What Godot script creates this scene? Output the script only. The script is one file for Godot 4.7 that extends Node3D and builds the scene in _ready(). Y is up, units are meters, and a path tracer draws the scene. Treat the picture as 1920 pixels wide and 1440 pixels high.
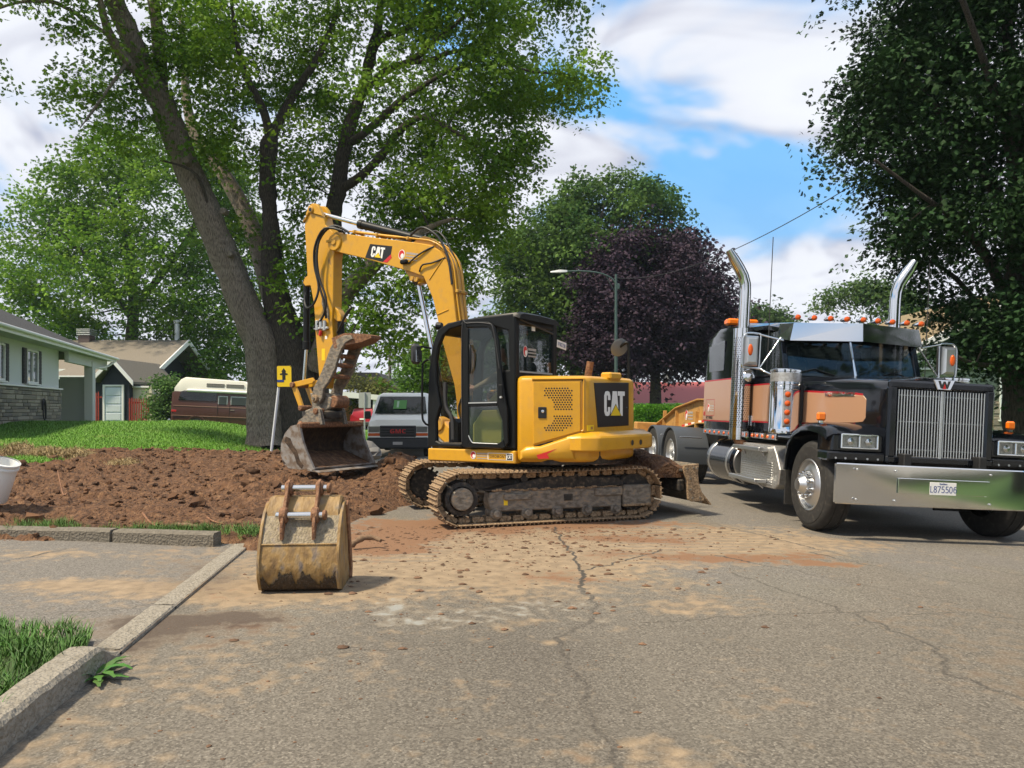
extends Node3D

# ---------------------------------------------------------------- mesh building
class MB:
	var V := PackedVector3Array()
	var N := PackedVector3Array()
	var C := PackedColorArray()
	var T := Transform3D()
	var col := Color(1, 1, 1)
	func at(p: Vector3, rot := Vector3.ZERO) -> MB:      # following shapes stand at p, turned by degrees
		T = Transform3D(Basis.from_euler(rot * PI / 180.0), p)
		return self
	func push(a: Vector3, b: Vector3, c: Vector3, na: Vector3, nb: Vector3, nc: Vector3) -> void:
		if (b - a).cross(c - a).dot(na + nb + nc) > 0.0:
			var t := b
			b = c
			c = t
			t = nb
			nb = nc
			nc = t
		V.append(T * a)
		V.append(T * b)
		V.append(T * c)
		N.append(T.basis * na)
		N.append(T.basis * nb)
		N.append(T.basis * nc)
		C.append(col)
		C.append(col)
		C.append(col)
	func face(p: Array, inside: Vector3) -> void:        # convex polygon, turned away from inside
		var n: Vector3 = (p[1] - p[0]).cross(p[2] - p[0])
		if n.length_squared() < 1e-16 and p.size() > 3:
			n = (p[2] - p[0]).cross(p[3] - p[0])
		n = n.normalized()
		if n.dot(p[0] - inside) < 0.0:
			n = -n
		for i in range(1, p.size() - 1):
			push(p[0], p[i], p[i + 1], n, n, n)
	func quad(a: Vector3, b: Vector3, c: Vector3, d: Vector3, n: Vector3) -> void:
		push(a, b, c, n, n, n)
		push(a, c, d, n, n, n)
	func box(c: Vector3, s: Vector3, bev := 0.0) -> MB:
		var h := s * 0.5
		bev = minf(bev, minf(h.x, minf(h.y, h.z)) * 0.9)
		if bev <= 0.0:
			for ax in 3:
				for sg in [-1.0, 1.0]:
					var u := (ax + 1) % 3
					var w := (ax + 2) % 3
					var q := []
					for k in [[-1, -1], [1, -1], [1, 1], [-1, 1]]:
						var p := Vector3.ZERO
						p[ax] = h[ax] * sg
						p[u] = h[u] * k[0]
						p[w] = h[w] * k[1]
						q.append(c + p)
					face(q, c)
			return self
		for ax in 3:
			var u := (ax + 1) % 3
			var w := (ax + 2) % 3
			for sg in [-1.0, 1.0]:
				var q := []
				for k in [[-1, -1], [1, -1], [1, 1], [-1, 1]]:
					var p := Vector3.ZERO
					p[ax] = h[ax] * sg
					p[u] = (h[u] - bev) * k[0]
					p[w] = (h[w] - bev) * k[1]
					q.append(c + p)
				face(q, c)
			for su in [-1.0, 1.0]:
				for sw in [-1.0, 1.0]:
					var q := []
					for k in [[-1, 0], [1, 0], [1, 1], [-1, 1]]:
						var p := Vector3.ZERO
						p[ax] = (h[ax] - bev) * k[0]
						p[u] = (h[u] - (bev if k[1] else 0.0)) * su
						p[w] = (h[w] - (0.0 if k[1] else bev)) * sw
						q.append(c + p)
					face(q, c)
		for sx in [-1.0, 1.0]:
			for sy in [-1.0, 1.0]:
				for sz in [-1.0, 1.0]:
					var e := Vector3(h.x * sx, h.y * sy, h.z * sz)
					var b := Vector3(bev * sx, bev * sy, bev * sz)
					face([c + e - Vector3(0, b.y, b.z), c + e - Vector3(b.x, 0, b.z), c + e - Vector3(b.x, b.y, 0)], c)
		return self
	func ring_inset(p: PackedVector2Array, d: float) -> PackedVector2Array:
		var area := 0.0
		for i in p.size():
			area += p[i].cross(p[(i + 1) % p.size()])
		var sg := 1.0 if area > 0.0 else -1.0
		var o := PackedVector2Array()
		for i in p.size():
			var e0 := (p[i] - p[(i + p.size() - 1) % p.size()]).normalized()
			var e1 := (p[(i + 1) % p.size()] - p[i]).normalized()
			var n0 := Vector2(-e0.y, e0.x) * sg
			var n1 := Vector2(-e1.y, e1.x) * sg
			var m := (n0 + n1)
			m = m / maxf(m.length_squared() * 0.5, 0.35)
			o.append(p[i] + m * d)
		return o
	func prism(p: PackedVector2Array, z0: float, z1: float, bev := 0.0) -> MB:   # outline in x, y; from z0 to z1
		var n := p.size()
		var area := 0.0
		for i in n:
			area += p[i].cross(p[(i + 1) % n])
		var sg := 1.0 if area > 0.0 else -1.0
		var inner := ring_inset(p, bev) if bev > 0.0 else p
		var tris := Geometry2D.triangulate_polygon(inner)
		if tris.is_empty():
			inner = p
			tris = Geometry2D.triangulate_polygon(p)
		for i in range(0, tris.size(), 3):
			for z in [z0, z1]:
				var nn := Vector3(0, 0, -1 if z == z0 else 1)
				push(Vector3(inner[tris[i]].x, inner[tris[i]].y, z), Vector3(inner[tris[i + 1]].x, inner[tris[i + 1]].y, z), Vector3(inner[tris[i + 2]].x, inner[tris[i + 2]].y, z), nn, nn, nn)
		var en := []
		for i in n:
			var e := (p[(i + 1) % n] - p[i]).normalized()
			en.append(Vector3(e.y, -e.x, 0) * sg)
		for i in n:
			var j := (i + 1) % n
			var me: Vector3 = en[i]
			var a: Vector3 = en[(i + n - 1) % n]
			var b: Vector3 = en[j]
			var na := (me + a).normalized() if me.dot(a) > 0.8 else me
			var nb := (me + b).normalized() if me.dot(b) > 0.8 else me
			var lo := z0 + bev
			var hi := z1 - bev
			var p0 := Vector3(p[i].x, p[i].y, lo)
			var p1 := Vector3(p[j].x, p[j].y, lo)
			var p2 := Vector3(p[j].x, p[j].y, hi)
			var p3 := Vector3(p[i].x, p[i].y, hi)
			push(p0, p1, p2, na, nb, nb)
			push(p0, p2, p3, na, nb, na)
			if bev > 0.0:
				for s in [[p0, p1, z0, -1.0], [p3, p2, z1, 1.0]]:
					var bn: Vector3 = (me + Vector3(0, 0, s[3])).normalized()
					quad(s[0], s[1], Vector3(inner[j].x, inner[j].y, s[2]), Vector3(inner[i].x, inner[i].y, s[2]), bn)
		return self
	func lathe(pr: Array, segs := 20) -> MB:               # [radius, y] from below upwards, round y
		var m := pr.size()
		var sn := []
		for i in m - 1:
			var d := Vector2(pr[i + 1][0] - pr[i][0], pr[i + 1][1] - pr[i][1]).normalized()
			sn.append(Vector2(d.y, -d.x))
		for i in m - 1:
			var n0: Vector2 = sn[i]
			var n1: Vector2 = sn[i]
			if i > 0 and sn[i].dot(sn[i - 1]) > 0.75:
				n0 = (sn[i] + sn[i - 1]).normalized()
			if i < m - 2 and sn[i].dot(sn[i + 1]) > 0.75:
				n1 = (sn[i] + sn[i + 1]).normalized()
			for k in segs:
				var a0 := TAU * k / segs
				var a1 := TAU * (k + 1) / segs
				var d0 := Vector3(cos(a0), 0, sin(a0))
				var d1 := Vector3(cos(a1), 0, sin(a1))
				var y0 := Vector3(0, pr[i][1], 0)
				var y1 := Vector3(0, pr[i + 1][1], 0)
				var r0: float = pr[i][0]
				var r1: float = pr[i + 1][0]
				var q0 := d0 * n0.x + Vector3(0, n0.y, 0)
				var q1 := d1 * n0.x + Vector3(0, n0.y, 0)
				var q2 := d1 * n1.x + Vector3(0, n1.y, 0)
				var q3 := d0 * n1.x + Vector3(0, n1.y, 0)
				if r0 > 1e-5:
					push(d0 * r0 + y0, d1 * r0 + y0, d1 * r1 + y1, q0, q1, q2)
				if r1 > 1e-5:
					push(d0 * r0 + y0, d1 * r1 + y1, d0 * r1 + y1, q0, q2, q3)
		return self
	func cyl(a: Vector3, b: Vector3, r: float, segs := 14, bev := 0.0, r2 := -1.0) -> MB:
		var keep := T
		if r2 < 0.0:
			r2 = r
		var d := b - a
		var y := d.normalized()
		var x := y.cross(Vector3(0.3, 0.9, 0.31) if absf(y.y) < 0.8 else Vector3(1, 0, 0)).normalized()
		T = keep * Transform3D(Basis(x, y, x.cross(y)), a)
		var l := d.length()
		if bev > 0.0:
			lathe([[0, 0], [r - bev, 0], [r, bev], [r2, l - bev], [r2 - bev, l], [0, l]], segs)
		else:
			lathe([[0, 0], [r, 0], [r2, l], [0, l]], segs)
		T = keep
		return self
	func tube(p: Array, r, segs := 8, caps := true) -> MB:   # r: a number or one for each point
		var n := p.size()
		var frames := []
		var x := Vector3.ZERO
		for i in n:
			var t: Vector3 = (p[mini(i + 1, n - 1)] - p[maxi(i - 1, 0)]).normalized()
			if i == 0:
				x = t.cross(Vector3.UP if absf(t.y) < 0.9 else Vector3.RIGHT).normalized()
			x = (x - t * x.dot(t)).normalized()
			frames.append([x, t.cross(x)])
		for i in n - 1:
			var r0: float = r[i] if r is Array else r
			var r1: float = r[i + 1] if r is Array else r
			for k in segs:
				var a0 := TAU * k / segs
				var a1 := TAU * (k + 1) / segs
				var d00: Vector3 = frames[i][0] * cos(a0) + frames[i][1] * sin(a0)
				var d01: Vector3 = frames[i][0] * cos(a1) + frames[i][1] * sin(a1)
				var d10: Vector3 = frames[i + 1][0] * cos(a0) + frames[i + 1][1] * sin(a0)
				var d11: Vector3 = frames[i + 1][0] * cos(a1) + frames[i + 1][1] * sin(a1)
				push(p[i] + d00 * r0, p[i] + d01 * r0, p[i + 1] + d11 * r1, d00, d01, d11)
				push(p[i] + d00 * r0, p[i + 1] + d11 * r1, p[i + 1] + d10 * r1, d00, d11, d10)
		if caps:
			for e in [[0, 1], [n - 1, n - 2]]:
				var nn: Vector3 = (p[e[0]] - p[e[1]]).normalized()
				var rr: float = r[e[0]] if r is Array else r
				for k in segs:
					push(p[e[0]], p[e[0]] + (frames[e[0]][0] * cos(TAU * k / segs) + frames[e[0]][1] * sin(TAU * k / segs)) * rr, p[e[0]] + (frames[e[0]][0] * cos(TAU * (k + 1) / segs) + frames[e[0]][1] * sin(TAU * (k + 1) / segs)) * rr, nn, nn, nn)
		return self
	func loft(rings: Array, caps := true) -> MB:           # closed rings with the same number of points, round their centres
		var cen := []
		for g in rings:
			var s := Vector3.ZERO
			for q in g:
				s += q
			cen.append(s / g.size())
		for i in rings.size() - 1:
			var n: int = rings[i].size()
			var c: Vector3 = (cen[i] + cen[i + 1]) * 0.5
			for k in n:
				var j := (k + 1) % n
				face([rings[i][k], rings[i][j], rings[i + 1][j]], c)
				face([rings[i][k], rings[i + 1][j], rings[i + 1][k]], c)
		if caps and rings.size() > 1:
			face(rings[0], cen[1])
			face(rings[-1], cen[-2])
		return self
	func crease(deg := 35.0, from := 0) -> MB:              # smooth normals across edges blunter than deg
		var by := {}
		var lim := cos(deg_to_rad(deg))
		for i in range(from, V.size()):
			var k := Vector3i((V[i] * 4000.0).round())
			if not by.has(k):
				by[k] = []
			by[k].append(i)
		var flat := N.duplicate()
		for k in by:
			var l: Array = by[k]
			for i in l:
				var s := Vector3.ZERO
				for j in l:
					if flat[i].dot(flat[j]) > lim:
						s += flat[j]
				N[i] = s.normalized()
		return self
	func mesh(colors := false) -> ArrayMesh:
		var a := []
		a.resize(Mesh.ARRAY_MAX)
		a[Mesh.ARRAY_VERTEX] = V
		a[Mesh.ARRAY_NORMAL] = N
		if colors:
			a[Mesh.ARRAY_COLOR] = C
		var m := ArrayMesh.new()
		m.add_surface_from_arrays(Mesh.PRIMITIVE_TRIANGLES, a)
		return m

# ---------------------------------------------------------------- naming
var used := {}
func numbered(called: String) -> String:
	var n: int = used.get(called, 0)
	used[called] = n + 1
	return called if n == 0 else "%s_%03d" % [called, n]
func tag(o: Node, label: String, category := "", group := "", kind := "") -> Node:
	if label:
		o.set_meta("label", label)
	if category:
		o.set_meta("category", category)
	if group:
		o.set_meta("group", group)
	if kind:
		o.set_meta("kind", kind)
	return o
func thing(called: String, label: String, category: String, xf := Transform3D(), group := "") -> Node3D:
	var o := Node3D.new()
	o.name = numbered(called)
	o.transform = xf
	add_child(o)
	tag(o, label, category, group)
	return o
func part(called: String, m, material: Material, parent: Node, xf := Transform3D(), label := "") -> MeshInstance3D:
	var o := MeshInstance3D.new()
	var key := str(parent.get_instance_id()) + called
	var k: int = used.get(key, 0)
	used[key] = k + 1
	o.name = called if k == 0 else "%s_%03d" % [called, k]
	o.mesh = m.mesh() if m is MB else m
	o.material_override = material
	o.transform = xf
	parent.add_child(o)
	if label:
		o.set_meta("label", label)
	return o
func whole(called: String, m, material: Material, label: String, category: String, group := "", xf := Transform3D()) -> MeshInstance3D:
	var o := MeshInstance3D.new()
	o.name = numbered(called)
	o.mesh = m.mesh() if m is MB else m
	o.material_override = material
	o.transform = xf
	add_child(o)
	tag(o, label, category, group)
	return o
func struct(called: String, m, material: Material, parent: Node = null) -> MeshInstance3D:
	var o := MeshInstance3D.new()
	o.name = numbered(called)
	o.mesh = m.mesh() if m is MB else m
	o.material_override = material
	(parent if parent else self).add_child(o, true)
	if parent == null:
		o.set_meta("kind", "structure")
	return o
func scatter(called: String, mesh: Mesh, material: Material, where: Array, tints: Array, parent: Node = null, label := "", category := "") -> MultiMeshInstance3D:
	var mm := MultiMesh.new()
	mm.transform_format = MultiMesh.TRANSFORM_3D
	mm.use_colors = tints.size() > 0
	mm.mesh = mesh
	mm.instance_count = where.size()
	for i in where.size():
		mm.set_instance_transform(i, where[i])
		if tints.size():
			mm.set_instance_color(i, tints[i % tints.size()])
	var o := MultiMeshInstance3D.new()
	o.multimesh = mm
	o.material_override = material
	if parent:
		o.name = called
		parent.add_child(o, true)
	else:
		o.name = numbered(called)
		add_child(o)
	tag(o, label, category, "", "stuff")
	return o
func V2(l: Array) -> PackedVector2Array:
	var o := PackedVector2Array()
	for i in range(0, l.size(), 2):
		o.append(Vector2(l[i], l[i + 1]))
	return o
func move(x: float, y: float, z: float, turn := 0.0) -> Transform3D:
	return Transform3D(Basis(Vector3.UP, deg_to_rad(turn)), Vector3(x, y, z))
func P(px: float, py: float, d: float) -> Vector3:          # the point that stands d metres before the eye in that direction
	return Vector3((px - 960.0) / 1442.0 * d, EYE - (py - 765.0) / 1442.0 * d, -d)
const EYE := 1.42

# ---------------------------------------------------------------- materials
var M := {}
func lin(r: float, g: float, b: float) -> Color:
	return Color(r, g, b).linear_to_srgb()
func noise(freq: float, seed_: int, oct := 4, kind := FastNoiseLite.TYPE_SIMPLEX_SMOOTH) -> FastNoiseLite:
	var n := FastNoiseLite.new()
	n.noise_type = kind
	n.frequency = freq
	n.seed = seed_
	n.fractal_octaves = oct
	return n
func noise_tex(n: FastNoiseLite, ramp = null, size := 512, as_normal := 0.0) -> NoiseTexture2D:
	var t := NoiseTexture2D.new()
	t.width = size
	t.height = size
	t.seamless = true
	t.noise = n
	if as_normal > 0.0:
		t.as_normal_map = true
		t.bump_strength = as_normal
	if ramp:
		var g := Gradient.new()
		var off := PackedFloat32Array()
		var c := PackedColorArray()
		for s in ramp:
			off.append(s[0])
			c.append(lin(s[1], s[2], s[3]))
		g.offsets = off
		g.colors = c
		t.color_ramp = g
	return t
func mat(r: float, g: float, b: float, rough := 0.6, metal := 0.0, name_ := "") -> StandardMaterial3D:
	var m := StandardMaterial3D.new()
	m.albedo_color = lin(r, g, b)
	m.roughness = rough
	m.metallic = metal
	return m
func worn(ramp: Array, scale: Vector3, rough: float, metal := 0.0, freq := 0.012, seed_ := 1, bump := 0.0, world := true, oct := 5) -> StandardMaterial3D:
	# a surface whose own colour varies: dust, mud, rust, weathering
	var m := StandardMaterial3D.new()
	var t := noise_tex(noise(freq, seed_, oct), ramp)
	m.albedo_texture = t
	m.uv1_triplanar = true
	m.uv1_world_triplanar = world
	m.uv1_scale = scale
	m.roughness = rough
	m.metallic = metal
	if bump > 0.0:
		m.heightmap_enabled = true
		m.heightmap_texture = bump_tex
		m.heightmap_scale = bump
	return m
var bump_tex: NoiseTexture2D
var fine_tex: NoiseTexture2D
func glass(r: float, g: float, b: float, a: float) -> StandardMaterial3D:
	var m := mat(r, g, b, 0.03)
	m.transparency = BaseMaterial3D.TRANSPARENCY_ALPHA
	m.albedo_color.a = a
	return m
func letters(text: String, height: float, depth: float, font_name := "Droid Sans", bold := true) -> TextMesh:
	var t := TextMesh.new()
	var f := SystemFont.new()
	f.font_names = PackedStringArray([font_name])
	f.font_weight = 700 if bold else 400
	t.font = f
	t.text = text
	t.font_size = 48
	t.pixel_size = height / 35.0
	t.depth = depth
	t.curve_step = 2.0
	return t

# ---------------------------------------------------------------- camera, sky, sun
func _ready() -> void:
	var cam := Camera3D.new()
	cam.name = "camera"
	cam.position = Vector3(0, EYE, 0)
	cam.set_frustum(0.05 * 1440.0 / 1442.0, Vector2(0, 0.05 * 45.0 / 1442.0), 0.05, 900.0)
	add_child(cam)
	cam.current = true
	var sun := DirectionalLight3D.new()
	sun.name = "sun"
	sun.light_color = Color(1.0, 0.94, 0.83)
	sun.light_energy = 1.2
	sun.light_angular_distance = 5.0
	sun.shadow_enabled = true
	add_child(sun)
	sun.look_at_from_position(Vector3.ZERO, Vector3(0.55, -1.0, -0.30))
	var env := Environment.new()
	env.background_mode = Environment.BG_SKY
	var sky := Sky.new()
	var pano := PanoramaSkyMaterial.new()
	pano.panorama = sky_picture()
	pano.energy_multiplier = 1.0
	sky.sky_material = pano
	env.sky = sky
	env.tonemap_mode = Environment.TONE_MAPPER_LINEAR
	env.tonemap_exposure = 1.62
	env.sdfgi_enabled = true
	env.ssao_enabled = true
	env.ssil_enabled = true
	env.fog_enabled = true
	env.fog_density = 0.0003
	env.fog_light_color = Color(0.82, 0.9, 0.97)
	var world := WorldEnvironment.new()
	world.name = "world"
	world.environment = env
	add_child(world)
	paints()
	ground()
	buildings()
	street_things()
	parked_cars()
	trees()
	excavator()
	truck()
	small_things()

func sky_picture() -> ImageTexture:
	var w := 2048
	var h := 1024
	var im := Image.create(w, h, false, Image.FORMAT_RGBF)
	var n1 := noise(1.0, 11, 6)
	n1.fractal_gain = 0.56
	var n2 := noise(0.9, 31, 2)
	var n3 := noise(3.4, 5, 4)
	var data := PackedFloat32Array()
	data.resize(w * h * 3)
	var gaps := [[0.30, 0.27, 0.13, 0.07, 0.85], [0.36, 0.50, 0.10, 0.04, 0.5], [0.04, 0.25, 0.06, 0.035, 0.5], [0.17, 0.37, 0.12, 0.03, 0.35], [-0.60, 0.215, 0.10, 0.035, 0.5], [-0.12, 0.48, 0.10, 0.06, 0.5], [-0.30, 0.36, 0.14, 0.05, 0.5], [1.3, 0.35, 0.3, 0.1, 0.5], [2.3, 0.5, 0.3, 0.12, 0.6], [-1.6, 0.4, 0.3, 0.1, 0.5], [-2.6, 0.3, 0.3, 0.1, 0.5], [3.0, 0.7, 0.3, 0.1, 0.5]]
	for j in h:
		var el := PI * (0.5 - (j + 0.5) / h)
		var y := sin(el)
		var c := cos(el)
		if el < -0.03:
			for i in w:
				var k := (j * w + i) * 3
				data[k] = 0.26
				data[k + 1] = 0.26
				data[k + 2] = 0.24
			continue
		var yy := maxf(y, 0.0)
		var spread := 1.0 / (yy + 0.26)
		var t := pow(1.0 - yy, 2.2)
		var blue := Vector3(0.072, 0.32, 0.66).lerp(Vector3(0.24, 0.46, 0.66), t * t)
		var low := smoothstep(0.34, 0.0, yy)
		for i in w:
			var az := TAU * (i + 0.5) / w
			var px := sin(az) * c * spread
			var pz := -cos(az) * c * spread
			var wx := n2.get_noise_2d(px + 9.0, pz)
			var d := n1.get_noise_3d(px * 1.05 + wx * 0.3, pz * 1.25 + wx * 0.25, 3.1)
			var az2 := wrapf(az, -PI, PI)
			for q in gaps:
				var ga: float = (az2 - q[0]) / q[2] + wx * 0.9
				var ge: float = (el - q[1] + 0.16 * (az2 - q[0])) / q[3] + 0.7 * d
				var gg := ga * ga + ge * ge
				if gg < 6.0:
					d -= q[4] * exp(-gg)
			var thick := n3.get_noise_2d(px * 0.8 + wx, pz * 1.1)
			var cover := smoothstep(-0.36, 0.14, d + 0.20 + low * 0.10)
			cover = maxf(cover, 0.12 + 0.25 * low)
			var shade := clampf(0.90 + d * 0.12 - maxf(thick, 0.0) * 0.5 - maxf(-d, 0.0) * 0.2 - 0.10 * smoothstep(0.25, 0.6, d), 0.55, 1.0)
			var k := (j * w + i) * 3
			data[k] = lerpf(blue.x, 0.63 * shade, cover)
			data[k + 1] = lerpf(blue.y, 0.65 * shade, cover)
			data[k + 2] = lerpf(blue.z, 0.69 * (0.16 + 0.84 * shade), cover)
	im.set_data(w, h, false, Image.FORMAT_RGBF, data.to_byte_array())
	return ImageTexture.create_from_image(im)

func paints() -> void:
	bump_tex = noise_tex(noise(0.05, 77, 5), null, 512)
	fine_tex = noise_tex(noise(0.35, 78, 2), null, 512)
	var Y := Vector3(0.60, 0.305, 0.010)
	M.yellow = worn([[0.0, Y.x * 0.86, Y.y * 0.84, Y.z * 1.5], [0.4, Y.x, Y.y, Y.z], [0.62, Y.x, Y.y, Y.z], [0.80, Y.x * 0.93, Y.y * 0.95, 0.024], [1.0, 0.50, 0.28, 0.05]], Vector3(0.7, 0.7, 0.7), 0.36, 0.0, 0.012, 3, 0.0, false)
	M.yellow.clearcoat_enabled = true
	M.yellow.clearcoat = 0.25
	M.yellow.clearcoat_roughness = 0.2
	M.yellow_worn = worn([[0.0, 0.30, 0.16, 0.04], [0.36, 0.5, 0.27, 0.03], [0.55, 0.56, 0.30, 0.025], [0.72, 0.42, 0.23, 0.05], [1.0, 0.09, 0.06, 0.035]], Vector3(1.1, 0.5, 1.1), 0.55, 0.0, 0.016, 4, 0.15, false)
	M.deck_yellow = worn([[0.0, 0.34, 0.17, 0.05], [0.45, 0.46, 0.24, 0.06], [0.7, 0.50, 0.27, 0.07], [1.0, 0.2, 0.1, 0.04]], Vector3(0.6, 0.6, 0.6), 0.6, 0.0, 0.014, 9, 0.0, false)
	M.black_frame = mat(0.007, 0.0075, 0.008, 0.42)
	M.black_frame.metallic_specular = 0.35
	M.rubber = worn([[0.0, 0.016, 0.015, 0.015], [0.6, 0.022, 0.021, 0.020], [1.0, 0.075, 0.066, 0.055]], Vector3(1.2, 1.2, 1.2), 0.82, 0.0, 0.02, 6, 0.0, false)
	M.hose = mat(0.012, 0.012, 0.012, 0.5)
	M.steel_dirty = worn([[0.0, 0.09, 0.072, 0.052], [0.38, 0.165, 0.145, 0.118], [0.6, 0.225, 0.20, 0.168], [0.8, 0.29, 0.22, 0.145], [1.0, 0.36, 0.25, 0.15]], Vector3(0.9, 1.6, 0.9), 0.6, 0.15, 0.02, 12, 0.3, false, 6)
	M.shoe = worn([[0.0, 0.09, 0.06, 0.036], [0.35, 0.20, 0.135, 0.078], [0.6, 0.35, 0.24, 0.14], [1.0, 0.45, 0.32, 0.2]], Vector3(1.7, 1.7, 1.7), 0.85, 0.0, 0.03, 14, 0.8, true)
	M.frame_dark = worn([[0.0, 0.013, 0.012, 0.012], [0.5, 0.028, 0.025, 0.022], [0.78, 0.08, 0.062, 0.045], [1.0, 0.19, 0.135, 0.085]], Vector3(1.4, 1.4, 1.4), 0.75, 0.0, 0.016, 15, 0.4, false)
	M.rust = worn([[0.0, 0.08, 0.038, 0.02], [0.45, 0.19, 0.085, 0.04], [0.7, 0.27, 0.135, 0.065], [1.0, 0.33, 0.2, 0.11]], Vector3(2, 2, 2), 0.75, 0.0, 0.02, 16, 0.5, false)
	M.bucket_paint = worn([[0.0, 0.12, 0.075, 0.036], [0.30, 0.20, 0.12, 0.045], [0.45, 0.27, 0.165, 0.055], [0.58, 0.32, 0.20, 0.075], [0.72, 0.27, 0.19, 0.10], [0.84, 0.17, 0.135, 0.115], [1.0, 0.13, 0.11, 0.10]], Vector3(0.9, 0.6, 0.9), 0.6, 0.0, 0.013, 22, 0.5, false, 7)
	M.bucket_steel = worn([[0.0, 0.10, 0.06, 0.035], [0.35, 0.17, 0.13, 0.10], [0.55, 0.24, 0.22, 0.205], [0.8, 0.27, 0.25, 0.235], [1.0, 0.20, 0.125, 0.07]], Vector3(0.8, 0.8, 0.8), 0.6, 0.1, 0.012, 24, 0.3, false)
	M.bucket_mud_shade = worn([[0.0, 0.02, 0.013, 0.009], [0.5, 0.045, 0.027, 0.016], [1.0, 0.10, 0.06, 0.033]], Vector3(1, 1, 1), 0.85, 0.0, 0.015, 25, 0.6, false)  # mud brown, darkened further to carry the shade inside the digging bucket
	M.bucket_dusty = worn([[0.0, 0.10, 0.08, 0.055], [0.35, 0.22, 0.18, 0.12], [0.6, 0.32, 0.265, 0.175], [0.8, 0.24, 0.20, 0.17], [1.0, 0.12, 0.10, 0.09]], Vector3(1.6, 1.6, 1.6), 0.75, 0.0, 0.02, 28, 1.0, false, 6)
	M.mud_and_shade = worn([[0.0, 0.02, 0.014, 0.009], [0.5, 0.045, 0.03, 0.017], [1.0, 0.10, 0.065, 0.034]], Vector3(1.5, 1.5, 1.5), 0.8, 0.0, 0.02, 29, 0.8, false)  # mud brown that also carries the shade low on the loose bucket
	M.chrome = mat(0.72, 0.73, 0.74, 0.09, 1.0)
	M.rod = mat(0.70, 0.70, 0.70, 0.16, 1.0)
	M.alu = mat(0.62, 0.63, 0.64, 0.36, 1.0)
	M.alu_dirty = worn([[0.0, 0.36, 0.34, 0.31], [0.5, 0.55, 0.54, 0.52], [1.0, 0.64, 0.64, 0.64]], Vector3(2, 2, 2), 0.42, 0.85, 0.02, 27, 0.0, false)
	M.tinted = glass(0.01, 0.02, 0.017, 0.42)
	M.glass_clear = glass(0.05, 0.08, 0.07, 0.18)
	M.windscreen = glass(0.012, 0.018, 0.02, 0.55)
	M.house_glass = glass(0.10, 0.13, 0.15, 0.75)
	M.truck_black = mat(0.004, 0.005, 0.008, 0.14)
	M.truck_black.clearcoat_enabled = true
	M.truck_black.metallic_specular = 0.4
	M.truck_black.clearcoat = 0.3
	M.truck_black.clearcoat_roughness = 0.05
	M.truck_tan = mat(0.40, 0.225, 0.135, 0.25)
	M.truck_tan.clearcoat_enabled = true
	M.truck_tan.clearcoat = 0.5
	M.truck_tan.clearcoat_roughness = 0.06
	M.stripe = mat(0.36, 0.012, 0.02, 0.25)
	M.red_print = mat(0.55, 0.02, 0.02, 0.4)
	M.white_print = mat(0.80, 0.80, 0.78, 0.4)
	M.grey_print = mat(0.45, 0.42, 0.40, 0.45)
	M.black_print = mat(0.010, 0.010, 0.011, 0.4)
	M.blue_print = mat(0.02, 0.05, 0.22, 0.4)
	M.yellow_print = mat(0.80, 0.56, 0.01, 0.4)
	M.amber = mat(0.80, 0.17, 0.005, 0.18)
	M.amber_lens = mat(0.62, 0.10, 0.012, 0.2)
	M.fender_grey = mat(0.045, 0.052, 0.062, 0.5)
	M.frame_black = mat(0.012, 0.012, 0.013, 0.6)
	M.galvanised = mat(0.5, 0.52, 0.53, 0.5, 0.6)
	M.concrete = worn([[0.0, 0.185, 0.162, 0.125], [0.4, 0.245, 0.218, 0.175], [0.65, 0.285, 0.256, 0.21], [1.0, 0.22, 0.192, 0.145]], Vector3(1.3, 1.3, 1.3), 0.9, 0.0, 0.02, 41, 1.2)
	M.border = worn([[0.0, 0.12, 0.103, 0.078], [0.5, 0.16, 0.14, 0.11], [1.0, 0.215, 0.19, 0.15]], Vector3(1.3, 1.3, 1.3), 0.92, 0.0, 0.02, 42, 1.2)
	M.white_paint = mat(0.78, 0.78, 0.76, 0.5)
	M.cream = mat(0.66, 0.60, 0.46, 0.7)
	M.lime = mat(0.28, 0.27, 0.05, 0.45)
	M.skin = mat(0.42, 0.23, 0.15, 0.55)
	M.shirt = mat(0.26, 0.23, 0.15, 0.85)
	M.trousers = mat(0.035, 0.04, 0.055, 0.85)
	M.hair = mat(0.02, 0.015, 0.01, 0.7)
	M.seat = mat(0.02, 0.02, 0.022, 0.8)
	M.plastic_dark = mat(0.03, 0.03, 0.032, 0.55)
	M.soil = worn([[0.0, 0.034, 0.016, 0.008], [0.36, 0.088, 0.041, 0.018], [0.6, 0.138, 0.067, 0.030], [0.8, 0.19, 0.102, 0.049], [1.0, 0.27, 0.17, 0.09]], Vector3(0.8, 0.8, 0.8), 0.95, 0.0, 0.02, 51, 4.0, true, 6)
	M.bark_sunlit = worn([[0.0, 0.035, 0.026, 0.019], [0.36, 0.18, 0.145, 0.11], [0.6, 0.36, 0.30, 0.24], [1.0, 0.46, 0.395, 0.32]], Vector3(2.6, 0.30, 2.6), 0.9, 0.0, 0.035, 61, 6.0)  # stem bark made paler, sunlight on it put into the colour
	M.bark_dark = worn([[0.0, 0.015, 0.012, 0.010], [0.42, 0.06, 0.048, 0.038], [0.65, 0.115, 0.094, 0.075], [1.0, 0.18, 0.15, 0.12]], Vector3(2.6, 0.30, 2.6), 0.92, 0.0, 0.035, 62, 6.0)
	M.twig = mat(0.035, 0.027, 0.02, 0.9)
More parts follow.
